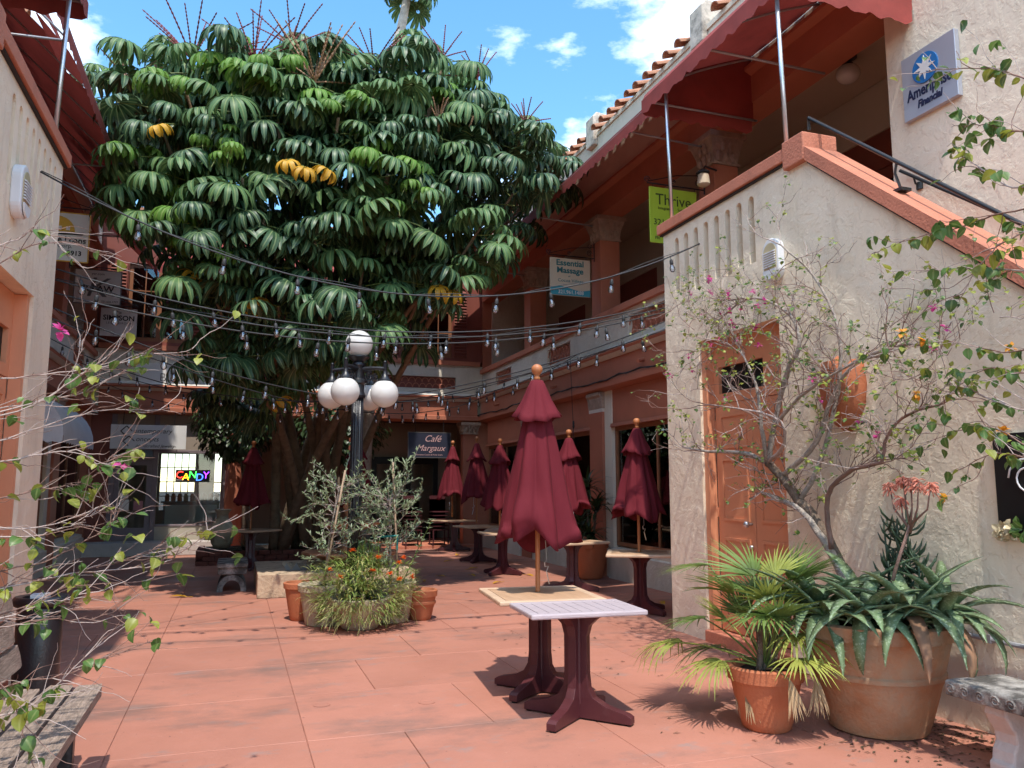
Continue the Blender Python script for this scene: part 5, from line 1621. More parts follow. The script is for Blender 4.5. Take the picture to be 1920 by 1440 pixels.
for y0 in (3.42, 2.65):
    pr = [(0.0, 0.0), (0.0, 0.075), (0.02, 0.085), (0.03, 0.14), (0.055, 0.18), (0.05, 0.23), (0.015, 0.28), (-0.015, 0.33), (-0.01, 0.374)]
    L1 = [(3.985 + a, z) for a, z in pr]; L2 = [(4.305 - a, z) for a, z in pr]
    MB().prism(L1 + L2[::-1], 'y', y0 - 0.07, y0 + 0.07).build('leg', 'concrete_pale', o, bevel=0.012)

o = thing('timber_bench', 'weathered grey timber bench on black steel legs below the thorny shoots', 'bench', (-0.95, 4.5, 0))
random.seed(9)
def plank(x0, x1, z0, z1, y0, y1, tilt=0.0):
    mb = MB(); n = 26; vs, fs = [], []
    for i in range(n + 1):
        y = y0 + (y1 - y0) * i / n
        j = lambda s_=0.006: s_ * noise.noise(Vector((x0 * 9, y * 7, len(vs) * 0.37)))
        e = 0.012 * (1 if i in (0, n) else 0)
        ring = [(x0 + e, z0), ((x0 + x1) / 2, z0), (x1 - e, z0), (x1 - e, (z0 + z1) / 2), (x1 - e, z1), (x1 * 0.67 + x0 * 0.33, z1), (x1 * 0.33 + x0 * 0.67, z1), (x0 + e, z1)]
        for (x, z) in ring:
            dx, dz = x - x0, z - z0
            xx = x0 + dx * math.cos(tilt) - dz * math.sin(tilt) + j()
            zz = z0 + dx * math.sin(tilt) + dz * math.cos(tilt) + j(0.009)
            vs.append((xx, y + (0.025 * noise.noise(Vector((x * 30, z * 30, i))) if i in (0, n) else 0), zz))
    for i in range(n):
        for q in range(8):
            a, b = i * 8 + q, i * 8 + (q + 1) % 8
            fs.append((a, b, b + 8, a + 8))
    fs += [tuple(range(8))[::-1], tuple(range(n * 8, n * 8 + 8))]
    return mb.add(vs, fs)
for k in range(3):
    plank(-0.79 - k * 0.155, -0.655 - k * 0.155, 0.405, 0.455, 3.2, 5.20 + 0.05 * (k % 2)).build('seat_slat', 'old_wood', o, smooth=True, angle=50)
for k in range(3):
    plank(-1.155 - k * 0.03, -1.11 - k * 0.03, 0.53 + k * 0.15, 0.655 + k * 0.15, 3.2, 5.44 - 0.05 * (k % 2), 0.2).build('back_slat', 'old_wood', o, smooth=True, angle=50)
for y_ in (5.02, 3.45):
    lg = MB(); lg.box(-0.83, -0.76, y_ - 0.03, y_ + 0.03, 0.0, 0.40).box(-1.12, -0.70, y_ - 0.03, y_ + 0.03, 0.36, 0.402)
    lg.box(-0.90, -0.69, y_ - 0.10, y_ + 0.10, 0.0, 0.012).box(-1.16, -1.10, y_ - 0.028, y_ + 0.028, 0.012, 0.40)
    lg.tube([(-1.13, y_, 0.40), (-1.28, y_, 0.95)], 0.025, 6)
    lg.build('leg_frame', 'black_metal', o)
o = thing('ash_bin', 'black cylindrical litter bin with a rounded rim behind the timber bench', 'bin', (-1.30, 6.75, 0))
MB().lathe([(0.145, 0.0), (0.15, 0.02), (0.15, 0.68), (0.14, 0.70)], 28, (-1.30, 6.75, 0)).build('body', 'black_metal', o, smooth=True, angle=40)
MB().lathe([(0.150, 0.70), (0.185, 0.72), (0.19, 0.75), (0.17, 0.775), (0.12, 0.77), (0.11, 0.72)], 28, (-1.30, 6.75, 0)).build('rim', 'black_metal', o, smooth=True, angle=60)
MB().box(-1.36, -1.25, 6.69, 6.80, 0.75, 0.79).build('notice', 'plastic_white', o)

def pot(name, label, cat, c, r0, r1, h, m_, rimh=0.07, rimo=0.02, band=None, soil=0.05, n=36):
    o = thing(name, label, cat, (c[0], c[1], 0))
    pr = [(r0 * 0.9, 0.0), (r0, 0.012)]
    zz = h - rimh
    for k in range(1, 9):
        q = k / 8
        pr.append((r0 + (r1 - r0) * (q ** 0.85), 0.012 + (zz - 0.012) * q))
    if band:
        pr = [p for p in pr if abs(p[1] - band) > 0.03]
        rb = r0 + (r1 - r0) * ((band / zz) ** 0.85)
        pr += [(rb, band - 0.025), (rb + 0.014, band - 0.012), (rb + 0.014, band + 0.012), (rb + 0.004, band + 0.025)]
        pr.sort(key=lambda p: p[1])
    pr += [(r1 + rimo, zz + 0.004), (r1 + rimo * 1.3, h - 0.01), (r1 + rimo * 0.6, h), (r1 - 0.012, h), (r1 - 0.03, h - soil)]
    MB().lathe(pr, n, (c[0], c[1], 0), 0, lambda a, r_, z, i: (r_ * (1 + 0.006 * math.sin(3 * a + z * 9)), z)).build('body', m_, o, smooth=True, angle=35)
    sv = MB().lathe([(r1 * 0.97, h - soil), (r1 * 0.5, h - soil + 0.012), (0.01, h - soil + 0.02)], 24, (c[0], c[1], 0), 0, lambda a, r_, z, i: (r_, z + 0.012 * math.sin(5 * a + i))).build('soil', 'soil', o, smooth=True)
    return o
pot('plant_pot', 'huge weathered terracotta pot overflowing with spotted aloe', 'pot', (4.05, 4.36), 0.30, 0.46, 0.70, 'old_terracotta', 0.10, 0.03, 0.37)
pot('plant_pot', 'orange terracotta pot holding the fan palm', 'pot', (3.36, 4.60), 0.155, 0.225, 0.40, 'terracotta', 0.09, 0.018, None, 0.05)
pot('plant_pot', 'plain orange terracotta pot standing alone beside the planter cluster', 'pot', (2.15, 9.52), 0.12, 0.175, 0.35, 'terracotta', 0.08, 0.016, 0.20)
pot('plant_pot', 'tall orange terracotta pot half hidden by the trailing plants', 'pot', (0.80, 9.95), 0.12, 0.19, 0.44, 'terracotta', 0.07, 0.016)
pot('plant_pot', 'mossy stone tub holding the olive shrub with the leaning stake', 'pot', (1.02, 9.55), 0.20, 0.27, 0.46, 'mossy_stone', 0.08, 0.02)
pot('plant_pot', 'pale rimmed stone tub holding the olive shrub with teal ties', 'pot', (1.78, 9.50), 0.21, 0.27, 0.46, 'mossy_stone', 0.10, 0.025)
pot('plant_bowl', 'wide low stone bowl hidden under trailing green foliage', 'pot', (1.38, 9.17), 0.20, 0.33, 0.34, 'mossy_stone', 0.06, 0.02)
pot('plant_pot', 'dark glazed pot holding the dracaena by the orange column', 'pot', (5.80, 12.75), 0.24, 0.33, 0.60, 'terracotta', 0.09, 0.02)
o = thing('clay_vase', 'buff clay vase with a flared neck standing on the brick planting bed', 'vase', (-0.21, 18.0, 0.28))
MB().lathe([(0.15, 0.28), (0.21, 0.38), (0.25, 0.55), (0.24, 0.70), (0.17, 0.83), (0.12, 0.90), (0.11, 0.98), (0.16, 1.06), (0.17, 1.08), (0.13, 1.07), (0.09, 0.97)], 28, (-0.21, 18.0, 0)).build('body', 'mossy_stone', o, smooth=True)
# brick planting bed under the tree
bd = thing('planting_bed', 'low red brick planting bed around the foot of the big tree', 'planter', (1.3, 17.9, 0))
brk = MB().box(-0.11, 0.11, -0.06, 0.06, 0, 0.085).mesh('brick', 'brick')
random.seed(4)
for row in range(3):
    for k in range(15):
        x = -0.55 + k * 0.235 + (0.117 if row % 2 else 0)
        u = bpy.data.objects.new('brick', brk); put(u, bd)
        u.location = Vector((x, 17.18 + rnd(-0.008, 0.008), row * 0.094)) - Vector((1.3, 17.9, 0)); u.rotation_euler = (0, 0, rnd(-0.03, 0.03))
    for k in range(7):
        y_ = 17.4 + k * 0.235 + (0.117 if row % 2 else 0)
        for x in (-0.62, 2.95):
            u = bpy.data.objects.new('brick', brk); put(u, bd)
            u.location = Vector((x, y_, row * 0.094)) - Vector((1.3, 17.9, 0)); u.rotation_euler = (0, 0, R(90) + rnd(-0.03, 0.03))
MB().box(-0.55, 2.88, 17.25, 19.0, 0.0, 0.25).build('earth', 'soil', bd)
# stacked chairs in the passage
for k in range(2):
    ch = thing('chair_stack', ('stack of dark slatted chairs in the shaded passage nearer the cafe sign', 'stack of dark slatted chairs beside the other stack, next to the passage wall')[k], 'chairs', (4.35 + 0.7 * k, 20.2, 0.06))
    for q in range(6):
        z = 0.45 + q * 0.09
        f = MB(); x0 = 4.1 + 0.7 * k
        f.box(x0, x0 + 0.42, 20.0, 20.42, z, z + 0.02).box(x0, x0 + 0.42, 20.42, 20.45, z + 0.02, z + 0.42)
        f.build('seat', 'pedestal_plastic', ch)
    for dx in (0.0, 0.39):
        for dy in (0.0, 0.39):
            MB().box(4.1 + 0.7 * k + dx, 4.13 + 0.7 * k + dx, 20.0 + dy, 20.03 + dy, 0.06, 0.45).build('leg', 'pedestal_plastic', ch)

for (u, v), lb in (((603, 1322), 'thin round cap ring set in the paving below the trailing planter'), ((800, 1317), 'worn round drain cap set in the paving beside the wooden table')):
    c = atZ(u, v, 0.0)
    o = MB().lathe([(0.062, 0.0015), (0.062, 0.004), (0.050, 0.004), (0.049, 0.0025), (0.02, 0.0025), (0.002, 0.003)], 24, (c.x, c.y, 0)).build('drain_cap', 'red_concrete', None, smooth=True, angle=30)
    tag(o, lb, 'drain')

# ================================================================== the umbrella tree
random.seed(21)
def palm_leaf_mesh(nm, m_, elev, n, ln, wd, droop, seed, pet=0.46):
    rg = random.Random(seed)
    mb = MB()
    e = R(elev)
    hub = Vector((pet * math.cos(e), 0, pet * math.sin(e)))
    mb.tube([(0, 0, 0), hub * 0.5 + Vector((0, 0, 0.02)), hub], 0.008, 5, 1, cap=False)
    tilt = Matrix.Rotation(R(14 - elev * 0.2), 3, 'Y')
    for k in range(n):
        a = 2 * math.pi * (k + rg.uniform(-0.15, 0.15)) / n
        d = tilt @ Vector((math.cos(a), math.sin(a), -0.04))
        mb.blade(hub + d * 0.035, d, tilt @ Vector((math.cos(a) * 0.04, math.sin(a) * 0.04, 1)), ln * rg.uniform(0.85, 1.1), wd * rg.uniform(0.9, 1.1), 0, droop * rg.uniform(0.85, 1.15), 5, 0.22,
                 (0.20, 0.80, 1.0, 0.98, 0.82, 0.10))
    return mb
LEAFVAR = []
k = 0
for m_, droops in (('umbrella_leaf', (1.75, 2.0)), ('umbrella_leaf_mid', (1.65, 1.9)), ('umbrella_leaf_young', (1.9, 2.2))):
    for el in (-8, 22, 50):
        for dr in droops:
            mb = palm_leaf_mesh('leaf', m_, el, 13 + (k % 4), 0.43 if m_ != 'umbrella_leaf_young' else 0.34, 0.084, dr, k)
            LEAFVAR.append((m_, el, mb, mb.mesh('leaf', [m_, 'petiole'], True, False)))
            k += 1
YL = palm_leaf_mesh('leaf', 'yellow_leaf', -8, 8, 0.36, 0.11, 2.1, 77).mesh('yellow_leaf', ['yellow_leaf', 'petiole'], True, False)

OUT = [(190, 150), (215, 80), (290, 66), (340, 105), (420, 92), (480, 46), (560, 40), (640, 72), (700, 58), (760, 64), (820, 68), (880, 115), (920, 155), (960, 205), (1010, 245), (1066, 262),
       (1070, 300), (1035, 370), (985, 430), (945, 480), (900, 555), (865, 595), (800, 600), (760, 640), (690, 640), (640, 705), (560, 725), (480, 790), (400, 780), (375, 690), (340, 600), (305, 490), (250, 390), (205, 330), (190, 230)]
def inside(u, v):
    c = False
    n = len(OUT)
    for i in range(n):
        (x1, y1), (x2, y2) = OUT[i], OUT[(i + 1) % n]
        if (y1 > v) != (y2 > v) and u < (x2 - x1) * (v - y1) / (y2 - y1) + x1: c = not c
    return c
def crown_point(u, v, layer, jit=0.35):
    r2 = ((u - 620) / 470) ** 2 + ((v - 390) / 400) ** 2
    Y = 14.4 - 3.7 * math.sqrt(max(0.0, 1 - r2)) + layer * 1.35 + rnd(-jit, jit)
    p = atY(u, v, Y)
    for _ in range(40):                       # keep clear of both awnings
        bad = (p.x > 4.55 and p.z < 6.95 + (p.x - 4.95) * 0.95) or (p.x < -1.55 and p.z < 6.95 + (-1.93 - p.x) * 0.95)
        if not bad: break
        Y *= 0.975
        p = atY(u, v, Y)
    return p
TREE = thing('umbrella_tree', 'huge umbrella tree with drooping whorled leaves filling the back of the court', 'tree', (1.3, 17.7, 0.25))
tips = []
for layer, sp in ((0, 72), (1, 80), (2, 100)):
    pts, tries = [], 0
    while tries < 5000:
        tries += 1
        u, v = rnd(190, 1070), rnd(45, 790)
        inset = 30
        if not (inside(u, v - 50) and inside(u, v + 14) and inside(u + inset, v) and inside(u - inset, v)): continue
        if any((u - a) ** 2 + (v - b) ** 2 < sp * sp for a, b in pts): continue
        pts.append((u, v))
    for u, v in pts:
        tips.append((layer, u, v, crown_point(u, v, layer)))
SPRAYS = [(360, 118, 1.15, 17, 'flower_stalk'), (475, 122, 1.0, 14, 'flower_stalk'), (590, 160, 1.05, 17, 'flower_stalk_tan'), (545, 92, 0.8, 10, 'flower_stalk'), (700, 128, 0.8, 11, 'flower_stalk'),
          (895, 150, 0.65, 8, 'flower_stalk'), (985, 235, 0.6, 9, 'flower_stalk'), (822, 235, 0.5, 9, 'flower_stalk_tan'), (240, 160, 0.75, 9, 'flower_stalk_tan'), (830, 112, 0.6, 7, 'flower_stalk')]
for q in SPRAYS: tips.append((0, q[0], q[1] + 12, crown_point(q[0], q[1] + 12, 0, 0.0)))
leaves = []
for layer, u, v, p in tips:
    sp_ = (u, v - 12) in [(q[0], q[1]) for q in SPRAYS]
    n = 7 if sp_ else random.choice((7, 8, 9, 10)) if layer == 0 else 7
    top = v < 330
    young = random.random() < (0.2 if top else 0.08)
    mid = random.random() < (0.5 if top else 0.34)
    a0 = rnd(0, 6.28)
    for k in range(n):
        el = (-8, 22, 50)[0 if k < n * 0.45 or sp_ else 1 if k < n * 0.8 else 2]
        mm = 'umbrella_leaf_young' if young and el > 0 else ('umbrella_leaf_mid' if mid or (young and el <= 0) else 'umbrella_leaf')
        a = a0 + k * 2.39996
        sc_ = rnd(0.72, 1.22)
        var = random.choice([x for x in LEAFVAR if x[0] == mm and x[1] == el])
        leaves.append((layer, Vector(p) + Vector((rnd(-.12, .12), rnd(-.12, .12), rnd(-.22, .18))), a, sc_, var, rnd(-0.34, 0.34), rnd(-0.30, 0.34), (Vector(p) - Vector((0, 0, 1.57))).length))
leaves.sort(key=lambda t: (t[0] > 1, t[7]))
mass = {}
for i, (layer, p, a, sc_, var, rx, ry, dist) in enumerate(leaves):
    if i < 299:
        o = bpy.data.objects.new('leaf', var[3]); put(o, TREE)
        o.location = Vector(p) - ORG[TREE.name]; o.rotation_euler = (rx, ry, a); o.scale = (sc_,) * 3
    else:
        M = Matrix.Translation(p) @ Matrix.Rotation(a, 4, 'Z') @ Matrix.Rotation(ry, 4, 'Y') @ Matrix.Rotation(rx, 4, 'X') @ Matrix.Scale(sc_, 4)
        mb = mass.setdefault(var[0], MB())
        s_ = var[2]
        k0 = len(mb.v)
        mb.v += [tuple(M @ Vector(q)) for q in s_.v]
        mb.f += [tuple(x + k0 for x in f) for f in s_.f]
        mb.m += s_.m
        for kk, uu in s_.uv.items(): mb.uv[k0 + kk] = uu
for m_, mb in mass.items():
    o = mb.build('inner_foliage', [m_, 'petiole'], TREE, smooth=True, recalc=False); o['kind'] = 'stuff'
for u, v in ((560, 352), (575, 345), (548, 340), (815, 562), (826, 570), (330, 530), (508, 578), (555, 760), (330, 275)):
    o = bpy.data.objects.new('yellow_leaf', YL); put(o, TREE)
    o.location = crown_point(u, v - 10, 0, 0.05) + Vector((0, -0.35, 0.1)) - ORG[TREE.name]; o.rotation_euler = (0, 0.3, rnd(0, 6)); o.scale = (0.7,) * 3
# young leaf balls on the crown
for u, v in ((385, 270), (408, 258), (430, 275), (400, 300), (428, 300), (740, 352), (738, 388), (803, 378)):
    var = random.choice([x for x in LEAFVAR if x[0] == 'umbrella_leaf_young' and x[1] == 50])
    o = bpy.data.objects.new('young_leaf', var[3]); put(o, TREE)
    o.location = crown_point(u, v, 0, 0.02) + Vector((0, -0.5, -0.3)) - ORG[TREE.name]; o.rotation_euler = (0, -0.2, rnd(0, 6)); o.scale = (0.66,) * 3
# stems
base = Vector((1.3, 17.7, 0.2))
def bez(a, b, c, n=10): return [a * (1 - q) ** 2 + b * 2 * q * (1 - q) + c * q * q for q in [i / n for i in range(n + 1)]]
cand = [t for t in tips if t[0] < 2]
random.shuffle(cand)
aim = [(860, 500), (800, 560), (720, 300), (600, 430), (560, 520), (670, 470), (450, 420), (330, 520), (480, 300), (900, 330), (760, 200), (380, 200), (590, 180), (1000, 330), (870, 250), (300, 300)]
for i, (u, v) in enumerate(aim):
    t = min(cand, key=lambda t: (t[1] - u) ** 2 + (t[2] - v) ** 2)
    p = Vector(t[3])
    b = base + Vector((rnd(-0.55, 0.75), rnd(-0.4, 0.5), 0))
    mid_ = Vector((b.x + (p.x - b.x) * 0.25 + rnd(-0.2, 0.2), b.y - 0.2 + (p.y - b.y) * 0.25, b.z + (p.z - b.z) * 0.6))
    pts = bez(b, mid_, p, 12)
    MB().tube(pts, [0.11 - 0.075 * k / 12 for k in range(13)], 9).build('stem', 'tree_bark', TREE, smooth=True)
br = MB()
for layer, u, v, p in tips:
    p = Vector(p)
    q = p + (base + Vector((0, 0, 3)) - p) * 0.18 + Vector((0, 0, -0.25))
    br.tube([q, (p + q) / 2 + Vector((rnd(-.06, .06), 0, -0.04)), p], [0.028, 0.026, 0.022], 6)
o = br.build('branchlets', 'tree_bark', TREE, smooth=True); o['kind'] = 'stuff'
# flower sprays: long beaded spikes radiating from the leaf whorls
def spray(u, v, ln, n, m_, spread=1.0):
    p = crown_point(u, v + 12, 0, 0.0)
    mb = MB().tube([p, p + Vector((0, 0, 0.16))], 0.02, 6)
    p = p + Vector((0, 0, 0.15))
    for k in range(n):
        a = 2 * math.pi * (k + rnd(-0.3, 0.3)) / n
        el = R(rnd(18, 78) if spread >= 1 else rnd(30, 80))
        d = Vector((math.cos(a) * math.cos(el), math.sin(a) * math.cos(el), math.sin(el)))
        L_ = ln * rnd(0.75, 1.1)
        pts, rad = [], []
        nseg = 30
        for i in range(nseg + 1):
            q = i / nseg
            pts.append(p + d * L_ * q + Vector((0, 0, -0.10 * L_ * q * q)))
            rad.append((0.008 if i % 2 == 0 else 0.019) * (1 - 0.35 * q) if i > 2 else 0.011)
        mb.tube(pts, rad, 5)
    mb.build('flower_spray', m_, TREE, smooth=False, recalc=False)
for q in SPRAYS: spray(*q)

# a slender stem that rises out of the crown
ST = thing('slender_tree', 'tall slender pale stemmed tree rising above the big crown', 'tree', (2.9, 16.4, 0.0))
a_, b_, c_ = atY(735, 115, 16.4), atY(752, 55, 16.4), atY(768, -30, 16.4)
MB().tube([Vector((2.4, 16.4, 0.2)), Vector((2.6, 16.4, 4)), Vector((2.75, 16.4, 8)), a_, b_, c_], [0.13, 0.12, 0.115, 0.11, 0.10, 0.085], 10).build('trunk', 'palm_bark', ST, smooth=True)
for k in range(14):
    var = random.choice([x for x in LEAFVAR if x[0] != 'umbrella_leaf_young'])
    o = bpy.data.objects.new('leaf', var[3]); put(o, ST)
    o.location = c_ + Vector((0, 0, rnd(-0.2, 0.5))) - ORG[ST.name]; o.rotation_euler = (rnd(-.3, .3), rnd(0, 0.4), k * 2.4); o.scale = (rnd(0.9, 1.15),) * 3

# ================================================================== shade plants round the tree foot and on the column
random.seed(31)
def leafcloud(name, label, cat, c, rad, n, ln, wd, m_, down=0.5, group=None, mats=None):
    o = thing(name, label, cat, (c[0], c[1], max(0, c[2] - rad[2])), group=group)
    mb = MB()
    for k in range(n):
        v = Vector((random.gauss(0, 1), random.gauss(0, 1), random.gauss(0, 1)))
        v.normalize(); v *= rnd(0.45, 1.0) ** 0.5
        p = Vector((c[0] + v.x * rad[0], c[1] + v.y * rad[1], c[2] + v.z * rad[2]))
        d = Vector((v.x + rnd(-.5, .5), v.y + rnd(-.5, .5), v.z * 0.5 - down + rnd(-.4, .4)))
        mb.blade(p, d, (v.x, v.y, 1.2), ln * rnd(0.7, 1.2), wd * rnd(0.8, 1.2), random.randrange(len(mats)) if mats else 0, rnd(0.3, 1.0), 3, 0.25)
    f = mb.build('foliage', mats or m_, o, smooth=True, recalc=False); f['kind'] = 'stuff'
    return o
def stem_into(o, pts, r0, r1, m_='bark_dark'):
    MB().tube(pts, r0, 7, 0, True, r1).build('stem', m_, o, smooth=True)
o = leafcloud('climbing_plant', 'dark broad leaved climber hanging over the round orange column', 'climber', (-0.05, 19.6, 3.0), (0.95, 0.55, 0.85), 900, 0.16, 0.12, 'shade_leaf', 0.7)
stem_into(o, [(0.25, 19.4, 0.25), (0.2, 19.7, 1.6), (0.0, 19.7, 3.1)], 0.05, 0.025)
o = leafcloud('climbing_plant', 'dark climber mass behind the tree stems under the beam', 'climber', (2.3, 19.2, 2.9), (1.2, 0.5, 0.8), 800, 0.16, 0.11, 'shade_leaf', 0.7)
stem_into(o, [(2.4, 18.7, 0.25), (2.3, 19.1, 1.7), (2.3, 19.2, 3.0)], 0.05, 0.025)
for x, y, w_, h_, lb in ((0.25, 17.55, 0.5, 0.30, 'dark fern clump on the brick bed beside the clay vase'), (1.0, 17.5, 0.5, 0.32, 'dark fern clump spilling over the middle of the brick bed'), (1.75, 17.5, 0.45, 0.30, 'dark fern clump on the brick bed behind the clay fountain'), (2.5, 17.6, 0.4, 0.3, 'dark fern clump at the cafe end of the brick bed')):
    o = thing('fern', lb, 'fern', (x, y, 0.25), group='ferns in the brick bed')
    mb = MB()
    for k in range(34):
        a, el = rnd(0, 6.28), rnd(0.2, 1.3)
        d = Vector((math.cos(a) * math.cos(el), math.sin(a) * math.cos(el), math.sin(el)))
        q = Vector((x, y, 0.25)); L_ = w_ * rnd(0.7, 1.2)
        for i in range(9):
            q2 = q + d * (L_ / 9); d = (d + Vector((0, 0, -0.12))).normalized()
            s = d.cross(Vector((0, 0, 1))).normalized()
            for sg in (-1, 1): mb.blade(q, s * sg + d * 0.5, (0, 0, 1), 0.10 * (1 - i / 12), 0.03, 0, 0.3, 2, 0.1, (0.5, 1, 0.1))
            q = q2
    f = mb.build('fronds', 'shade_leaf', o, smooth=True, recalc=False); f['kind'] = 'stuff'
# dracaena
o = thing('dracaena', 'strappy dark dracaena in a pot by the orange column', 'potted plant', (5.80, 12.75, 0.55))
for k, (dx, dy, z) in enumerate(((0, 0, 1.55), (0.12, -0.1, 1.2), (-0.13, 0.08, 0.95), (-0.05, -0.14, 0.75))):
    MB().tube([(5.8 + dx * 0.5, 12.75 + dy * 0.5, 0.5), (5.8 + dx, 12.75 + dy, z)], 0.022, 6).build('cane', 'bark_dark', o, smooth=True)
    mb = MB()
    for i in range(44):
        a, el = rnd(0, 6.28), rnd(-0.1, 1.3)
        d = Vector((math.cos(a) * math.cos(el), math.sin(a) * math.cos(el), math.sin(el)))
        mb.blade((5.8 + dx, 12.75 + dy, z + rnd(-0.12, 0.05)), d, (0, 0, 1), rnd(0.35, 0.55), 0.045, 0, rnd(0.8, 1.7), 4, 0.25, (0.6, 1, 0.9, 0.6, 0.05))
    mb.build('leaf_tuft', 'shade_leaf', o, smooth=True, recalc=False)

# ================================================================== bougainvilleas
def wander(p, d, ln, seg, wob, grav=0.0, rg=random):
    pts = [Vector(p)]; d = Vector(d).normalized()
    n = max(2, int(ln / seg))
    for i in range(n):
        d = (d + Vector((rg.gauss(0, wob), rg.gauss(0, wob), rg.gauss(0, wob) + grav))).normalized()
        pts.append(pts[-1] + d * seg)
    return pts
def heart(mb, p, d, up, ln, m_=0):
    mb.blade(p, d, up, ln, ln * 0.86, m_, rnd(0.2, 0.9), 4, 0.22, (0.35, 0.95, 0.92, 0.55, 0.04))
def limb(path, X=None, Y=None):
    out = []
    for q in path:
        u, v = q[0], q[1]
        if len(q) > 2: out.append(atX(u, v, q[2]) if X is not None else atY(u, v, q[2]))
        else: out.append(atX(u, v, X) if X is not None else atY(u, v, Y))
    return out
def smooth(pts, n=4):
    res = []
    for i in range(len(pts) - 1):
        p0, p1, p2, p3 = pts[max(0, i - 1)], pts[i], pts[i + 1], pts[min(len(pts) - 1, i + 2)]
        for k in range(n):
            t = k / n
            res.append(0.5 * ((2 * p1) + (p2 - p0) * t + (2 * p0 - 5 * p1 + 4 * p2 - p3) * t * t + (3 * p1 - p0 - 3 * p2 + p3) * t ** 3))
    res.append(pts[-1]); return res
random.seed(41)
BG = thing('bougainvillea', 'sprawling bougainvillea with grey trunk and sparse leaves against the stucco wall', 'shrub', (4.36, 4.85, 0.0))
limbs = [([(1600, 1120, 4.40), (1575, 1060, 4.38), (1540, 990, 4.36), (1500, 940, 4.34), (1465, 895, 4.32), (1440, 868, 4.30)], 0.040, 0.026, 'bark_dark'),
         ([(1590, 1100, 4.36), (1560, 1040, 4.33), (1525, 985, 4.30), (1490, 950, 4.28), (1430, 925, 4.25)], 0.030, 0.010, 'bark_grey'),
         ([(1440, 868, 4.30), (1400, 852, 4.25), (1330, 846, 4.2), (1280, 838, 4.15)], 0.019, 0.006, 'bark_grey'),
         ([(1440, 868, 4.30), (1452, 800, 4.3), (1475, 700, 4.3), (1500, 640, 4.3), (1470, 580, 4.3), (1400, 560, 4.3), (1340, 610, 4.3)], 0.020, 0.005, 'bark_grey'),
         ([(1465, 895, 4.32), (1530, 830, 4.35), (1560, 745, 4.35), (1600, 685, 4.35), (1680, 650, 4.35), (1760, 650, 4.35)], 0.018, 0.005, 'bark_grey'),
         ([(1440, 868, 4.30), (1428, 800, 4.2), (1418, 720, 4.2), (1380, 640, 4.2)], 0.018, 0.005, 'bark_grey'),
         ([(1560, 1030, 4.3), (1552, 930, 4.25), (1600, 880, 4.2), (1652, 866, 4.2), (1662, 820, 4.2), (1705, 775, 4.2), (1770, 758, 4.2)], 0.016, 0.005, 'twig'),
         ([(1500, 940, 4.34), (1545, 850, 4.4), (1575, 700, 4.4), (1565, 590, 4.4), (1510, 500, 4.4), (1455, 455, 4.4)], 0.017, 0.005, 'bark_grey'),
         ([(1450, 800, 4.25), (1500, 745, 4.2), (1580, 690, 4.15), (1690, 655, 4.1)], 0.013, 0.004, 'bark_grey'),
         ([(1440, 868, 4.3), (1470, 830, 4.15), (1450, 780, 4.05), (1330, 760, 4.0)], 0.014, 0.004, 'twig_pale')]
spots = []
for path, r0, r1, m_ in limbs:
    pts = smooth(limb(path, X=4.3))
    pts = [p + Vector((0, rnd(-.008, .008), rnd(-.008, .008))) for p in pts]
    MB().tube(pts, r0 * 1.3, 8, 0, True, r1 * 1.3).build('branch', m_, BG, smooth=True)
    for i, p in enumerate(pts):
        if i > (8 if r0 > 0.025 else 3): spots.append((p, (pts[min(i + 1, len(pts) - 1)] - pts[i - 1])))
tw, lf, fl = [MB(), MB()], MB(), {0: MB(), 1: MB()}
def twig(p, d, ln, r, depth, flowers=0, leafy=0.5):
    pts = wander(p, d, ln, 0.045, 0.20, 0.015)
    pts = [Vector((min(q.x, 4.60), q.y, q.z)) for q in pts]
    tw[random.random() < 0.45].tube(pts, r, 4, 0, False, r * 0.45)
    for i in range(2, len(pts)):
        d2 = (pts[i] - pts[i - 1]).normalized()
        if depth > 0 and random.random() < 0.42:
            s = Vector((rnd(-1, 1), rnd(-1, 1), rnd(-0.6, 1)))
            twig(pts[i], d2 * 0.6 + s * 0.8, ln * rnd(0.3, 0.65), r * 0.6, depth - 1, flowers, leafy)
        if random.random() < 0.45:   # thorn
            s = Vector((rnd(-1, 1), rnd(-1, 1), rnd(-1, 1))).normalized()
            tw[0].tube([pts[i], pts[i] + s * 0.018], 0.0022, 3, 0, False, 0.0004)
    e = pts[-1]
    if random.random() < leafy:
        for k in range(random.randint(2, 5)):
            s = Vector((rnd(-1, 0.3), rnd(-1, 1), rnd(-0.7, 0.6)))
            heart(lf, e + s * 0.015, s, (-0.4, -0.3, 1), rnd(0.022, 0.042), int(random.random() < 0.5))
    if random.random() < flowers:
        for k in range(9):
            s = Vector((rnd(-1, 1), rnd(-1, 1), rnd(-1, 1)))
            heart(fl[0], e + s * 0.012, s, (-0.3, -0.3, 1), rnd(0.022, 0.034))
for p, d in spots:
    for k in range(2):
        s = Vector((rnd(-0.8, 0.4), rnd(-1, 1), rnd(-0.5, 1)))
        left = p.y > 6.0 and p.z > 2.3
        if random.random() < 0.74: twig(p, d.normalized() * 0.5 + s, rnd(0.22, 0.55), 0.0046, 2, 0.11 if left else 0.01, 0.33)
# the tangle by the corner, above the door
for k in range(34):
    p = atX(rnd(1290, 1420), rnd(545, 660), rnd(4.25, 4.5))
    twig(p, (rnd(-0.6, 0.1), rnd(-1, 1), rnd(-1, 0.8)), rnd(0.3, 0.6), 0.0038, 2, 0.07, 0.5)
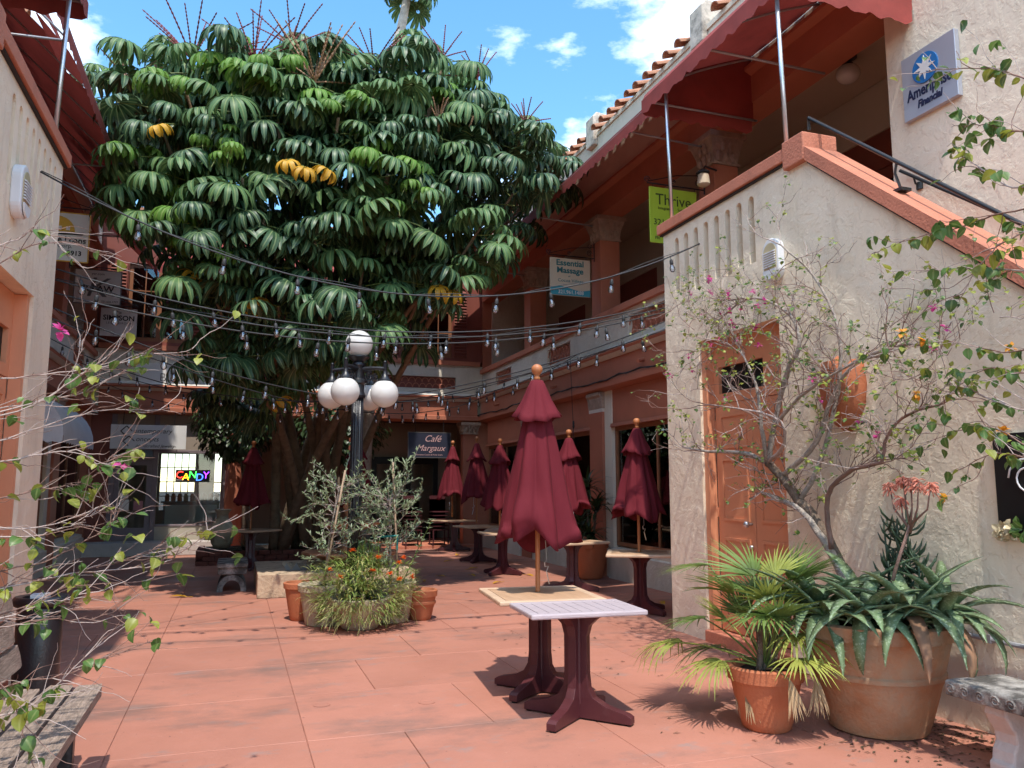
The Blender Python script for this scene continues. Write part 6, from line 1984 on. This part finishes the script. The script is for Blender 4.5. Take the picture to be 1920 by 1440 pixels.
# the tangle to the right
for k in range(24):
    p = atX(rnd(1600, 1900), rnd(520, 780), rnd(4.2, 4.5))
    twig(p, (rnd(-0.5, 0.1), rnd(-1, 1), rnd(-0.8, 0.8)), rnd(0.25, 0.5), 0.0036, 2, 0.0, 0.5)
for t_, m_ in zip(tw, ('twig', 'twig_pale')):
    o = t_.build('twigs', m_, BG, smooth=True, recalc=False); o['kind'] = 'stuff'
o = lf.build('small_leaves', ['bush_leaf', 'bush_leaf_yellow'], BG, smooth=True, recalc=False); o['kind'] = 'stuff'
o = fl[0].build('pink_bracts', 'pink_bract', BG, smooth=True, recalc=False); o['kind'] = 'stuff'

HEART = []
for k in range(6):
    mb = MB(); random.seed(100 + k)
    mb.blade((0, 0, 0), (1, 0, 0), (0, 0, 1), 0.062, 0.054, 0, rnd(0.2, 1.1), 4, rnd(0.12, 0.4), (0.35, 0.95, 0.92, 0.55, 0.04))
    HEART.append((mb.mesh('leaf', 'bush_leaf', True, False), mb.mesh('leaf', 'bush_leaf_yellow', True, False)))
def spray_branch(label, paths, axis, seed, leaf_n, flower=None, leaf_size=1.0, thick=0.0055, bare=0.0, bend=0.55):
    """arching shoots with thorns; leaves are single objects"""
    random.seed(seed)
    first = limb(paths[0][0], X=paths[0][1]) if axis == 'x' else limb(paths[0][0], Y=paths[0][1])
    o = thing('bougainvillea', label, 'shrub', (first[0].x, first[0].y, 0.0))
    sm, smp, fb = MB(), MB(), MB()
    sites = []
    for path, dep in paths:
        pts = smooth(limb(path, X=dep) if axis == 'x' else limb(path, Y=dep), 5)
        pts = [p + Vector((rnd(-.006, .006), rnd(-.006, .006), rnd(-.006, .006))) for p in pts]
        MB().tube(pts, thick, 5, 0, True, thick * 0.35).build('branch', random.choice(['twig', 'twig_pale']), o, smooth=True)
        for i in range(2, len(pts)):
            d = (pts[i] - pts[i - 1]).normalized()
            sites.append((pts[i], d))
            for _ in range(2):
                s = Vector((rnd(-1, 1), rnd(-1, 1), rnd(-1, 1))).normalized()
                sm.tube([pts[i], pts[i] + (s + d * 0.5) * 0.016], 0.002, 3, 0, False, 0.0004)
            if random.random() < bend:
                s = Vector((rnd(-1, 1), rnd(-1, 1), rnd(-0.8, 1)))
                q = wander(pts[i], d + s * 0.6, rnd(0.10, 0.36), 0.03, 0.16)
                (sm if random.random() < 0.5 else smp).tube(q, thick * 0.5, 4, 0, False, thick * 0.2)
                sites.append((q[-1], (q[-1] - q[-2]).normalized())); sites.append((q[len(q) // 2], d))
                if flower and random.random() < flower[1]:
                    for k in range(9):
                        s = Vector((rnd(-1, 1), rnd(-1, 1), rnd(-1, 1)))
                        heart(fb, q[-1] + s * 0.01, s, (0, -0.5, 1), rnd(0.026, 0.038))
    a = sm.build('thorny_twigs', 'twig', o, recalc=False); a['kind'] = 'stuff'
    a = smp.build('pale_twigs', 'twig_pale', o, recalc=False); a['kind'] = 'stuff'
    if flower: a = fb.build('bracts', flower[0], o, recalc=False); a['kind'] = 'stuff'
    random.shuffle(sites)
    for p, d in sites[:leaf_n]:
        for _ in range(random.choice((1, 1, 2, 3))):
            u = bpy.data.objects.new('leaf', random.choice(HEART)[random.random() < 0.35]); put(u, o)
            u.location = p + Vector((rnd(-.015, .015), rnd(-.015, .015), rnd(-.02, .01))) - ORG[o.name]
            u.rotation_euler = (rnd(-0.7, 0.7), rnd(0.0, 1.4), rnd(0, 6.28)); u.scale = (leaf_size * rnd(0.6, 1.2),) * 3
    return o
spray_branch('leafy bougainvillea shoots reaching in beside the silver sign and the hand rail', [
    ([(1990, 190), (1900, 140), (1840, 128), (1745, 130)], 3.55), ([(1990, 260), (1900, 245), (1850, 232), (1790, 238)], 3.6),
    ([(1990, 380), (1880, 400), (1800, 425), (1700, 450), (1640, 475)], 3.7), ([(1990, 330), (1900, 350), (1830, 310), (1800, 290)], 3.6),
    ([(1990, 520), (1880, 505), (1800, 505), (1690, 508)], 3.8), ([(1990, 420), (1910, 440), (1850, 480), (1800, 560)], 3.7)], 'x', 51, 110, None, 1.15, 0.0055)
spray_branch('bougainvillea shoots with orange bracts reaching in above the black scroll board', [
    ([(1990, 640), (1880, 660), (1780, 640), (1690, 650)], 3.95), ([(1990, 780), (1890, 760), (1800, 720), (1740, 690)], 3.9), ([(1990, 880), (1900, 820), (1830, 800), (1740, 830)], 3.85),
    ([(1990, 900), (1930, 860), (1860, 850), (1800, 880)], 3.8), ([(1990, 700), (1900, 700), (1850, 690), (1770, 745)], 3.9)], 'x', 52, 110, ('orange_bract', 0.22), 1.0, 0.005)
spray_branch('bare thorny bougainvillea shoots with few leaves and a pink bract above the timber bench', [
    ([(-80, 560), (40, 470), (120, 455), (195, 478)], 3.9), ([(-80, 480), (20, 455), (80, 435), (150, 500)], 3.8),
    ([(-80, 720), (60, 705), (180, 690), (270, 668), (360, 657)], 3.9), ([(-80, 800), (60, 760), (150, 705), (220, 655)], 3.7), ([(-80, 790), (90, 745), (140, 690), (155, 640)], 3.8),
    ([(-80, 850), (80, 800), (190, 770), (285, 775)], 4.0), ([(-80, 780), (40, 760), (140, 740), (220, 705)], 3.9), ([(-80, 880), (60, 855), (140, 845), (190, 870), (215, 850)], 3.7),
    ([(-80, 960), (60, 920), (120, 912), (150, 905), (205, 880)], 3.9), ([(-80, 985), (70, 990), (140, 970), (208, 945)], 3.8)], 'y', 53, 66, ('pink_bract', 0.02), 0.85, 0.0038, 0, 0.75)
spray_branch('low thorny bougainvillea shoots with bright leaves, sprawling over the timber bench', [
    ([(-80, 1120), (60, 1090), (160, 1070), (260, 1040), (330, 1010), (388, 995)], 3.9), ([(-80, 1130), (80, 1085), (200, 1068), (290, 1062), (340, 1035), (390, 1003)], 3.9),
    ([(-80, 1170), (40, 1140), (130, 1100), (285, 1090)], 3.8), ([(-80, 1180), (30, 1150), (90, 1130), (135, 1122)], 3.6), ([(-80, 1195), (60, 1165), (170, 1160), (228, 1140)], 3.7),
    ([(-80, 1320), (40, 1280), (130, 1262), (200, 1235), (290, 1197)], 3.7), ([(-80, 1080), (60, 1060), (150, 1020), (210, 985), (215, 950)], 3.9), ([(-80, 1010), (60, 1005), (130, 985), (185, 955)], 3.8),
    ([(-80, 1360), (40, 1330), (100, 1290), (190, 1200)], 3.5), ([(-80, 1230), (-10, 1270), (30, 1330), (50, 1400)], 3.4)], 'y', 54, 92, None, 0.85, 0.0040, 0, 0.7)

# ================================================================== fan palm
random.seed(61)
FP = thing('fan_palm', 'bushy fan palm with green, yellowing and dry fronds in the orange pot', 'potted palm', (3.36, 4.60, 0.36))
def fan(hub, d, up, ln, m_, n=20, spread=2.5, droop=0.5, base_p=(3.36, 4.60, 0.37)):
    mb = MB()
    hub = Vector(hub); d = Vector(d).normalized(); up = Vector(up)
    s = d.cross(up).normalized(); up = s.cross(d)
    b = Vector(base_p)
    mid = (b + hub) / 2 + Vector((0, 0, 0.12 * (hub - b).length))
    mb.tube(bez(b, mid, hub, 7), [0.007] * 4 + [0.0055] * 4, 5, 0, False)
    for k in range(n):
        a = spread * (k / (n - 1) - 0.5)
        dd = d * math.cos(a) + s * math.sin(a) + up * rnd(0.0, 0.14)
        l_ = ln * (0.72 + 0.28 * math.cos(a)) * rnd(0.9, 1.06)
        mb.blade(hub, dd, up, l_, 0.021, 0, droop * rnd(0.6, 1.4), 4, 0.35, (0.5, 1.0, 0.85, 0.45, 0.05))
    return mb.build('frond', m_, FP, smooth=True, recalc=False)
C0 = Vector((3.36, 4.60, 0.37))
for k in range(15):                                # upright crown
    a = R(47 * k + rnd(-14, 14)); rr = rnd(0.06, 0.30)
    h = C0 + Vector((0.10 + rr * math.cos(a), 0.08 + rr * math.sin(a), rnd(0.26, 0.62)))
    fan(h, (math.cos(a) * 0.8 + rnd(-.3, .3), math.sin(a) * 0.8 + rnd(-.3, .3), rnd(0.3, 1.5)), (-math.cos(a), -math.sin(a), 0.7), rnd(0.28, 0.44), 'palm_yellow' if k % 5 == 3 else 'palm_green', 22, rnd(1.7, 2.6), rnd(0.1, 0.6))
for px, py, X, m_, dr in ((1330, 1060, 3.25, 'palm_green', 0.4), (1320, 1160, 3.2, 'palm_green', 0.7), (1275, 1205, 3.05, 'palm_yellow', 1.4), (1355, 1240, 3.15, 'palm_yellow', 1.2), (1345, 1215, 3.3, 'palm_green', 0.9),
                          (1490, 1190, 3.5, 'palm_yellow', 1.0), (1500, 1235, 3.40, 'palm_yellow', 0.8), (1465, 1100, 3.6, 'palm_green', 0.6), (1430, 1150, 3.3, 'palm_green', 0.6), (1535, 1130, 3.7, 'palm_green', 0.7)):
    h = atX(px, py, X)
    d = Vector((h.x - C0.x, h.y - C0.y, 0.02)) + Vector((-0.10, -0.12, -0.05))
    fan(h, d, (0, 0, 1), rnd(0.34, 0.44), m_, 24, 2.7, dr)
for px, py, X in ((1398, 1285, 3.18), (1380, 1270, 3.2), (1530, 1270, 3.5), (1480, 1275, 3.28)):
    fan(atX(px, py, X), (rnd(-.2, .2), -0.25, -1), (0, -1, 0.1), 0.24, 'palm_dry', 12, 0.7, 0.1)
for k in range(7):
    MB().tube([C0 + Vector((rnd(-.05, .05), rnd(-.05, .05), -0.03)), C0 + Vector((rnd(-.03, .12), rnd(-.03, .1), rnd(0.2, 0.32)))], 0.02, 6).build('stem', 'bark_dark', FP)

# ================================================================== aloe in the huge pot
random.seed(71)
AL = thing('aloe', 'dense spotted green aloe with toothed leaves filling the huge pot', 'succulent', (4.05, 4.36, 0.7))
def thick_leaf(mb, p, d, ln, wd, curl, m_=0, teeth=True):
    d = Vector(d).normalized(); s = d.cross(Vector((0, 0, 1)))
    if s.length < 1e-3: s = Vector((1, 0, 0))
    s.normalize(); up = s.cross(d)
    q = Vector(p); n = 8; vs, fs = [], []
    for i in range(n + 1):
        t = i / n
        w_ = wd * 0.5 * (0.85 + 0.25 * math.sin(t * 2.4)) * (1 - t ** 2.2) + 0.0015
        h = w_ * 0.42
        vs += [q - s * w_ + up * h * 0.6, q - s * w_ * 0.5 - up * h * 0.4, q - up * h * 0.7, q + s * w_ * 0.5 - up * h * 0.4, q + s * w_ + up * h * 0.6, q + up * h * 0.12]
        if i < n:
            if teeth and i > 0:
                for sg in (-1, 1):
                    e = q + s * sg * w_ + up * h * 0.6
                    mb.add([e - d * 0.004, e + d * 0.004, e + s * sg * 0.007 + d * 0.003], [(0, 1, 2)], m_)
            q = q + d * (ln / n)
            rot = Matrix.Rotation(-curl / n, 3, s); d = rot @ d; up = rot @ up
    for i in range(n):
        for j in range(6):
            a, b = i * 6 + j, i * 6 + (j + 1) % 6
            fs.append((a, b, b + 6, a + 6))
    mb.add(vs, fs, m_)
for (cx, cy, cz, n, ln) in ((3.72, 4.52, 0.76, 20, 0.60), (4.03, 4.04, 0.76, 21, 0.62), (4.32, 4.02, 0.76, 18, 0.56), (4.10, 4.52, 0.82, 17, 0.50), (3.83, 4.18, 0.75, 19, 0.56), (3.66, 4.34, 0.72, 15, 0.50), (4.20, 3.94, 0.72, 15, 0.50)):
    a0 = rnd(0, 6)
    for k in range(n):
        a = a0 + k * 2.4
        el = 0.05 + 1.0 * (k / n)
        d = Vector((math.cos(a) * math.cos(el), math.sin(a) * math.cos(el), math.sin(el)))
        if cx + d.x * ln > 4.60: d.x = -abs(d.x) * 0.4
        mb = MB(); dry = k < 2 and random.random() < 0.6
        thick_leaf(mb, (cx + d.x * 0.02, cy + d.y * 0.02, cz), d, ln * rnd(0.75, 1.08), 0.094, rnd(1.3, 2.5) * (1.15 - 0.75 * k / n), 0)
        mb.build('leaf', 'aloe_dry' if dry else 'aloe_leaf', AL, smooth=True, recalc=False, angle=None)
fs_ = MB()
b0 = Vector((4.10, 4.30, 0.76)); t0 = atX(1706, 985, 4.15)
fs_.tube([b0, (b0 + t0) / 2 + Vector((0.01, 0.02, 0)), t0], [0.014, 0.012, 0.010], 7)
heads = [(1708, 905), (1693, 900), (1668, 912), (1690, 940), (1745, 912), (1722, 908)]
hp = []
for u, v in heads:
    e = atX(u, v, 4.15 + rnd(-0.04, 0.04))
    fs_.tube([t0 + Vector((0, 0, -0.05 * rnd(0, 1))), (t0 + e) / 2 + Vector((0, (e.y - t0.y) * 0.3, -0.02)), e + Vector((0, 0, 0.01))], [0.008, 0.006, 0.005], 5); hp.append(e)
fs_.build('flower_stem', 'twig', AL, smooth=True)
for e in hp:
    mb = MB()
    for k in range(44):
        a = rnd(0, 6.28); z = rnd(-0.03, 0.03)
        d = Vector((math.cos(a), math.sin(a), rnd(-0.9, 0.35)))
        p = e + Vector((0, 0, z))
        mb.tube([p, p + d * 0.025, p + d * 0.045 + Vector((0, 0, -0.014))], [0.0016, 0.003, 0.0036], 4, 0, False)
    mb.build('flower_head', 'coral_flower', AL, recalc=False)
SU = thing('finger_succulent', 'dark upright finger leaved succulent growing behind the aloe', 'succulent', (4.38, 4.35, 0.7))
for k in range(6):
    b = Vector((4.36 + rnd(-0.08, 0.1), 4.36 + rnd(-0.16, 0.16), 0.66)); h = (0.84, 0.68, 0.6, 0.47, 0.45, 0.4)[k]
    t = b + Vector((rnd(-.05, .05), rnd(-.05, .05), h))
    mb = MB().tube([b, (b + t) / 2, t], 0.010, 6, 0, True, 0.007)
    for i in range(20):
        q = b + (t - b) * rnd(0.25, 1.0)
        a = rnd(0, 6.28); d = Vector((math.cos(a), math.sin(a), 0.35))
        if q.x + d.x * 0.14 > 4.6: d.x = -abs(d.x)
        l_ = rnd(0.09, 0.16)
        mb.tube([q, q + d * l_ * 0.5, q + d * l_ * 0.85 + Vector((0, 0, 0.03)), q + d * l_ + Vector((0, 0, 0.07))], [0.004, 0.009, 0.008, 0.002], 5)
    mb.build('stalk', 'succulent', SU, smooth=True, recalc=False)

# ================================================================== planters round the lamp post
random.seed(81)
def olive(label, c, h, lean, seed, stake_pts):
    random.seed(seed)
    o = thing('olive_shrub', label, 'shrub', (c[0], c[1], 0.44))
    tr = [Vector((c[0], c[1], 0.42)), Vector((c[0] + lean * 0.4, c[1], 0.42 + h * 0.35)), Vector((c[0] + lean, c[1] - 0.05, 0.42 + h * 0.65))]
    MB().tube(smooth(tr, 5), 0.016, 7, 0, True, 0.008).build('trunk', 'bark_grey', o, smooth=True)
    bm_, lf_ = MB(), MB()
    src = smooth(tr, 6)
    for k in range(44):
        p = random.choice(src[4:])
        d = Vector((rnd(-1, 1) + lean * 0.6, rnd(-0.8, 0.8), rnd(-0.15, 1.0)))
        pts = wander(p, d, rnd(0.28, 0.72), 0.05, 0.15, -0.01)
        bm_.tube(pts, 0.005, 4, 0, False, 0.0016)
        segs_ = [pts]
        for i in range(2, len(pts)):
            if random.random() < 0.4:
                q = wander(pts[i], (pts[i] - pts[i - 1]) * 12 + Vector((rnd(-1, 1), rnd(-1, 1), rnd(-.4, 1))), rnd(0.10, 0.24), 0.04, 0.12)
                bm_.tube(q, 0.003, 4, 0, False, 0.001); segs_.append(q)
        for sg_ in segs_:
            for i in range(1, len(sg_)):
                if sg_ is pts and i < len(pts) * 0.4: continue
                dd = (sg_[i] - sg_[i - 1]).normalized()
                for _ in range(2 + (random.random() < 0.5)):
                    s = Vector((rnd(-1, 1), rnd(-1, 1), rnd(-0.5, 1)))
                    lf_.blade(sg_[i] - dd * rnd(0, 0.04), dd * 0.7 + s * 0.7, (0, -0.3, 1), rnd(0.042, 0.066), 0.017, 0, 0.25, 3, 0.2, (0.3, 1, 0.8, 0.1))
    bm_.build('twigs', 'twig_pale', o, recalc=False)['kind'] = 'stuff'
    lf_.build('leaves', 'olive_leaf', o, smooth=True, recalc=False)['kind'] = 'stuff'
    for a, b in stake_pts:
        MB().tube([a, b], 0.012, 7).build('stake', 'stake', o, smooth=True)
    return o
olive('grey green olive shrub tied to a leaning stake, in the mossy tub', (1.02, 9.55), 1.75, 0.14, 82, [((0.98, 9.45, 0.3), (1.20, 9.35, 1.75))])
o = olive('grey green olive shrub with teal ties, in the pale rimmed tub', (1.78, 9.50), 1.5, -0.04, 83, [((1.86, 9.42, 0.3), (1.76, 9.40, 1.85))])
MB().tube([(1.60, 9.40, 0.98), (1.84, 9.40, 0.99)], 0.012, 6).tube([(1.83, 9.40, 0.99), (1.83, 9.41, 0.82)], 0.012, 6).build('tie', 'teal_tape', o)
o = thing('trailing_plant', 'tangled trailing greenery with straw coloured runners and orange blooms in the stone bowl', 'plant', (1.38, 9.17, 0.3))
random.seed(84)
mb = MB()
for k in range(1700):
    a, rr = rnd(0, 6.28), rnd(0, 0.42) ** 0.8
    p = Vector((1.38 + rr * math.cos(a) * 1.25, 9.12 + rr * math.sin(a), 0.34 + rnd(-0.02, 0.52) * (1 - rr * 0.8)))
    d = Vector((math.cos(a) + rnd(-.6, .6), math.sin(a) + rnd(-.6, .6), rnd(-0.2, 1.1)))
    mb.blade(p, d, (0, 0, 1), rnd(0.07, 0.16), rnd(0.010, 0.020), int(random.random() < 0.35), rnd(0.5, 1.6), 3, 0.2, (0.5, 1, 0.7, 0.05))
for k in range(320):                                # the skirt that hangs over the rim
    a = rnd(3.0, 6.5)
    p = Vector((1.38 + 0.40 * math.cos(a), 9.15 + 0.34 * math.sin(a), rnd(0.12, 0.36)))
    d = Vector((math.cos(a) + rnd(-.7, .7), math.sin(a) + rnd(-.5, .2), rnd(-0.9, 0.4)))
    mb.blade(p, d, (0, -0.5, 1), rnd(0.08, 0.18), rnd(0.008, 0.016), int(random.random() < 0.55), rnd(0.4, 1.6), 3, 0.2, (0.5, 1, 0.7, 0.05))
mb.build('foliage', ['grass_leaf', 'grass_pale'], o, smooth=True, recalc=False)['kind'] = 'stuff'
rn = MB()
for k in range(46):
    a = rnd(3.2, 6.3)
    p = Vector((1.38 + 0.38 * math.cos(a), 9.15 + 0.32 * math.sin(a), rnd(0.25, 0.38)))
    pts = wander(p, (math.cos(a), math.sin(a), 0.3), rnd(0.2, 0.5), 0.04, 0.2, -0.22)
    pts = [Vector((q.x, q.y, max(0.008, q.z))) for q in pts]
    rn.tube(pts, 0.003, 4, 0, False, 0.002)
rn.build('runners', 'grass_pale', o, recalc=False)['kind'] = 'stuff'
BLM = []
for dx, dy, z in [(q[0] * 1.25, q[1] - 0.14, q[2] + 0.16) for q in ((-0.22, -0.20, 0.44), (-0.30, -0.05, 0.50), (0.05, -0.25, 0.50), (0.20, -0.22, 0.46), (0.12, -0.05, 0.62), (-0.10, 0.0, 0.70), (0.30, -0.08, 0.56), (0.42, -0.10, 0.40), (0.28, -0.26, 0.40), (0.36, 0.05, 0.60))]:
    b = MB(); c = Vector((1.38 + dx, 9.12 + dy, z))
    b.tube([c + Vector((0, 0.02, -0.14)), c], 0.003, 4, 1)
    for k in range(26):
        s = Vector((random.gauss(0, 1), random.gauss(0, 1), abs(random.gauss(0, 0.8)))).normalized()
        b.blade(c, s, (0, 0, 1), 0.045, 0.022, 0, 0.5, 2, 0.2, (0.4, 1, 0.2))
    b.build('bloom', ['orange_flower', 'grass_leaf'], o, recalc=False)
o = thing('milkweed', 'single leafy stalk leaning out of the pale rimmed tub', 'plant', (1.95, 9.45, 0.42))
mb = MB(); pts = smooth([Vector((1.90, 9.45, 0.42)), Vector((2.06, 9.42, 0.78)), Vector((2.24, 9.40, 1.16))], 6)
mb.tube(pts, 0.007, 5, 1, True, 0.003)
for i in range(2, len(pts)):
    for _ in range(5):
        a = rnd(0, 6.28)
        mb.blade(pts[i], Vector((math.cos(a), math.sin(a) * 0.7, 0.6)), (0, -0.3, 1), 0.10 * (1.15 - i / len(pts) * 0.6), 0.018, 0, 0.8, 3, 0.2, (0.4, 1, 0.7, 0.05))
mb.build('stalk', ['olive_leaf', 'grass_leaf'], o, recalc=False)
mb = MB()
for i in range(90):
    p = Vector((1.50 + rnd(-0.14, 0.14), 9.45 + rnd(-.1, .1), 0.5 + rnd(0, 0.42)))
    for k in range(4): mb.blade(p, (rnd(-.4, .4), rnd(-.4, .4), 1), (0, -1, 0.3), 0.06, 0.006, 0, 0.2, 2, 0.1, (0.6, 1, 0.1))
o = thing('rosemary', 'upright needle leaved herb clump between the two olive tubs', 'plant', (1.5, 9.45, 0.3))
for k in range(9):
    x, y = 1.50 + rnd(-.12, .12), 9.45 + rnd(-.08, .08)
    MB().tube([(1.50, 9.42, 0.28), (x, y, 0.6), (x + rnd(-.03, .03), y, rnd(0.75, 0.95))], 0.005, 5).build('stem', 'grass_leaf', o)
mb.build('needles', 'bush_leaf', o, recalc=False)['kind'] = 'stuff'

# ================================================================== fallen leaves and litter
random.seed(91)
FLM = []
for k in range(3):
    mb = MB(); mb.blade((0, 0, 0.006), (1, 0, 0.12), (0, 0, 1), 0.26, 0.085, 0, rnd(0.2, 0.9), 5, 0.35, (0.1, 0.7, 1, 0.9, 0.6, 0.04)); mb.tube([(0, 0, 0.006), (-0.07, 0.01, 0.008)], 0.004, 4)
    FLM.append(mb.mesh('fallen_leaf', 'yellow_leaf', True, False))
LEAFSPOTS = [(352, 1120, 'lone yellow leaf lying on the paving joint in front of the arched bench'), (820, 1080, 'curled yellow leaf on the shaded paving just past the basin'),
    (880, 1078, 'yellow leaf of a close pair in front of the leafy table foot'), (878, 1068, 'yellow leaf of a close pair in front of the leafy table foot'), (846, 1052, 'yellow leaf between the basin and the dark shaded tables'),
    (985, 1078, 'yellow leaf beside the foot of the table ringed by leaves'), (1240, 1128, 'yellow leaf under the table by the clear shop window'), (860, 1040, 'yellow leaf deepest in the shade near the cafe tables'),
    (425, 1052, 'yellow leaf in the heap behind the arched bench'), (440, 1060, 'yellow leaf in the heap behind the arched bench'), (405, 1056, 'yellow leaf in the heap behind the arched bench'),
    (795, 1088, 'yellow leaf lying close behind the small terracotta pot'), (940, 1092, 'yellow leaf lying behind the large parasol pole'), (1075, 1060, 'yellow leaf under the table by the dracaena')]
for u, v, lb in LEAFSPOTS:
    p = atZ(u, v, 0.004)
    o = bpy.data.objects.new('fallen_leaf', FLM[random.randrange(3)]); put(o)
    o.location = p; o.rotation_euler = (rnd(-.1, .1), 0, rnd(0, 6.28)); o.scale = (rnd(0.7, 1.15),) * 3
    tag(o, lb, 'leaf', 'fallen yellow leaves')
mb = MB()
for k in range(620):
    t = random.random()
    if t < 0.6: p = Vector((rnd(4.25, 4.6), rnd(3.0, 4.6), 0.004)) if random.random() < .8 else Vector((rnd(3.9, 4.6), rnd(3.2, 4.2), 0.004))
    elif t < 0.85: p = Vector((4.02 + random.gauss(0, 0.35), 4.05 + random.gauss(0, 0.2), 0.004))
    else: p = Vector((rnd(2.6, 4.5), rnd(3.2, 8.5), 0.004))
    if (p - Vector((4.05, 4.36, 0.004))).length < 0.31 or p.x > 4.6: continue
    a = rnd(0, 6.28)
    mb.blade(p, (math.cos(a), math.sin(a), rnd(0, 0.25)), (0, 0, 1), rnd(0.015, 0.05), rnd(0.006, 0.022), 0, rnd(-0.4, 0.8), 2, 0.3, (0.4, 1, 0.2))
o = mb.build('leaf_litter', 'litter', None, recalc=False); tag(o, 'brown leaf litter gathered along the foot of the stucco wall', 'litter', kind='stuff')
